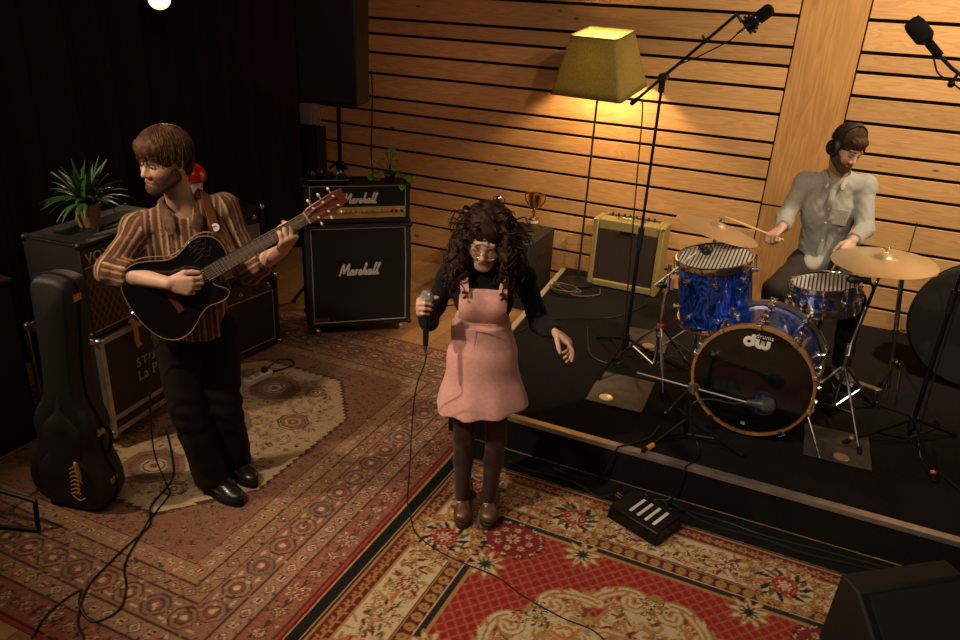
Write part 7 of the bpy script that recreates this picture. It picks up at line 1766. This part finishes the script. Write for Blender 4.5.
    for sx in (-1, 1):
        m = MB(); m.lathe([(.040, 0), (.046, .006), (.046, .018), (.040, .024), (.0, .026)], hp(H, sx*.092, -.006, -.002), H['r']*sx, 28); ec = m.build('ear_cup', M['plastic'], hpn)
        m = MB(); m.tube([hp(H, sx*.090, -.006+.036*math.cos(a), -.002+.042*math.sin(a)) for a in [2*PI*k/28 for k in range(28)]], .011, 8, closed=True); m.build('ear_pad', M['rubber'], ec)
        m = MB(); m.tube([hp(H, sx*.090, -.012, .045), hp(H, sx*.108, -.010, .03), hp(H, sx*.118, -.006, .0)], .005, 8); m.build('yoke', M['chrome'], hpn)
    # shirt
    pts = [J[k] for k in ('pelvis', 'chest', 'neckb', 'rsh', 'lsh', 'rel', 'lel', 'rwr', 'lwr')]; lo, hi = bounds(pts, .2); lo[2] = .80; F = Field(lo, hi, .0055)
    torso(F, J, .020, lower=False); F.cone(J['waist'], A3(J['pelvis'])+ZU*-.02, .134, .150, .04, flat=DV, ff=.85); F.ell(A3(J['pelvis'])+DV*.10+ZU*.01-DU*.02, (.105, .10, .055), None, .04)
    for s in 'rl':
        e, wv = A3(J[s+'el']), A3(J[s+'wr'])-A3(J[s+'el']); F.cone(J[s+'sh'], e, .060, .054, .03); F.cone(e, e+wv*.84, .054, .044, .025); F.cone(e+wv*.64, e+wv*.86, .048, .045, .006)
        L = vn(wv); c = e+wv*.88; B = F._blk(c-.09, c+.12); sl, X, Y, Z = B; q = (X-c[0])*L[0]+(Y-c[1])*L[1]+(Z-c[2])*L[2]; F.D[sl] = np.where((q > -.02) & (q < .12), np.maximum(F.D[sl], q), F.D[sl])
    F.plane(A3(J['pelvis'])*A3((1, 1, 0))+ZU*.865, vn(-ZU+DV*-.25), .004)
    F.wrinkle(1, lambda X, Y, Z: .0013*np.sin(24*Z+46*X+2*np.sin(16*X+12*Z))+.0011*np.sin(52*Z-85*X+2.5*np.sin(25*Z+20*Y))+.0008*np.sin(110*Z+70*X+2*np.sin(40*X)))
    nb = A3(J['neckb']); F.cone(nb-ZU*.02, hp(H, 0, -.022, -.05), .066, .095, .006, '-'); F.cone(nb+DV*.085+ZU*.03, nb+DV*.12-ZU*.05, .045, .010, .006, '-')
    shm_ = mat('pale_chambray', (.33, .325, .295), .85, sheen=.15, noise=.10, nscale=120, bump=.4, bscale=500); so = fieldmesh('shirt', F, shm_, root, None, 1)
    m = MB(); q = spline([nb+DV*.118-ZU*.06, nb+DV*.140-ZU*.14, A3(J['chest'])+DV*.128, A3(J['waist'])+DV*.128+ZU*.05, A3(J['waist'])+DV*.130-ZU*.06], 6)
    m.tube(q, [(.016, .003)]*len(q), 8, flat=tuple(DV)); m.build('placket', shm_, so)
    for k in range(4):
        p = A3(q[4+5*k])+DV*.004; m = MB(); m.cyl(p, p+DV*.003, .0055, n=10); m.build('button', M['white'], so)
    m = MB()
    for sx in (-1, 1):
        pts_ = spline([nb-DV*.055+DU*sx*.045+ZU*.036, nb+DU*sx*.075+ZU*.025, nb+DV*.085+DU*sx*.05-ZU*.015, nb+DV*.120+DU*sx*.045-ZU*.055], 6); m.tube(pts_, [(.012, .003)]*14+[(.014, .003)]*(len(pts_)-16)+[(.007, .002)]*2, 8, flat=tuple(vn(DV*.6+DU*sx*.4+ZU*.6)))
    m.build('collar', shm_, so)
    m = MB(); p = A3(J['chest'])+DV*.118+DU*.075+ZU*.0; m.box(p, (.085, .006, .10), frame3(Vector(DU), Vector(-DV), Vector(ZU))); 
    m.build('pocket', shm_, so, bevel=.004)
    # trousers, shoes
    lo, hi = bounds([J['pelvis'], J['rkn'], J['lkn'], J['ran'], J['lan']], .18); F = Field(lo, hi, .006); F.cone(J['rhip'], J['lhip'], .108, .108, .03)
    for s in 'rl': F.cone(J[s+'hip'], J[s+'kn'], .096, .074, .03); F.cone(J[s+'kn'], J[s+'an'], .072, .060, .02)
    F.plane((0, 0, .325), (0, 0, -1), .004); F.wrinkle(1, lambda X, Y, Z: .003*np.sin(45*Z+25*X+2*np.sin(20*Y))); fieldmesh('trousers', F, mat('dark_brown_twill', (.024, .016, .013), .85, bump=.4, bscale=600), root)
    cv = mat('pale_canvas', (.34, .34, .27), .7); 
    shoe(root, (.365, 5.06), (.455, 4.815), 'shoe', cv, M['white'], .262, .042, .07, .022); shoe(root, (-.075, 4.90), (-.03, 4.63), 'shoe', cv, M['white'], .262, .042, .07, .022)
drummer()
kp = thing('kick_pedal', 'bass drum pedal under the drummer\'s right foot', 'pedal', (-.05, 4.6, SZ))
m = MB(); m.box((-.052, 4.70, SZ+.034), (.085, .34, .010), Matrix.Rotation(.0, 3, 'X')); m.build('footboard', M['steel'], kp, bevel=.003)
m = MB(); m.box((-.052, 4.68, SZ+.006), (.10, .36, .012)); m.build('base', M['blackmetal'], kp, bevel=.003)
for sx in (-1, 1):
    m = MB(); m.box((-.052+sx*.055, 4.53, SZ+.12), (.016, .03, .22)); m.build('post', M['chrome'], kp, bevel=.003)
m = MB(); m.tube([(-.05, 4.53, SZ+.22), (-.05, 4.47, SZ+.36)], .005, 8); m.ball((-.05, 4.46, SZ+.37), (.03, .03, .025), n=12, m=8); m.build('beater', M['white'], kp)

# every repeated small fitting becomes a part of its own
def split_islands(o):
    me = o.data; n = len(me.vertices); p = list(range(n))
    def f(a):
        while p[a] != a: p[a] = p[p[a]]; a = p[a]
        return a
    for e in me.edges:
        a, b = f(e.vertices[0]), f(e.vertices[1])
        if a != b: p[a] = b
    groups = {}
    for q in me.polygons: groups.setdefault(f(q.vertices[0]), []).append(q)
    if len(groups) < 2: return
    base = o.name.split('.')[0]
    for polys in groups.values():
        ids = sorted({v for q in polys for v in q.vertices}); mp = {v: i for i, v in enumerate(ids)}
        nm = bpy.data.meshes.new(base); nm.from_pydata([tuple(me.vertices[v].co) for v in ids], [], [tuple(mp[v] for v in q.vertices) for q in polys])
        for m_ in me.materials: nm.materials.append(m_)
        nm.polygons.foreach_set('use_smooth', [q.use_smooth for q in polys])
        try: nm.set_sharp_from_angle(angle=math.radians(35))
        except Exception: pass
        c = bpy.data.objects.new(base, nm); COL.objects.link(c); c.parent = o.parent
        c.location = o.location; c.rotation_euler = o.rotation_euler
    bpy.data.objects.remove(o)
for o in list(bpy.data.objects):
    b = o.name.split('.')[0]
    if o.type == 'MESH' and not o.children and (b in ('corner_protector', 'corner_ball', 'corner_stud', 'binding', 'switch') or (b in ('button', 'collar') and o.parent and o.parent.name.split('.')[0] in ('person', 'shirt')) or (b == 'knob' and o.parent and o.parent.name.startswith('effects_pedal')) or (b == 'plug' and o.parent and o.parent.name == 'cable_box') or o.name in ('clutch.001', 'clutch.002')): split_islands(o)
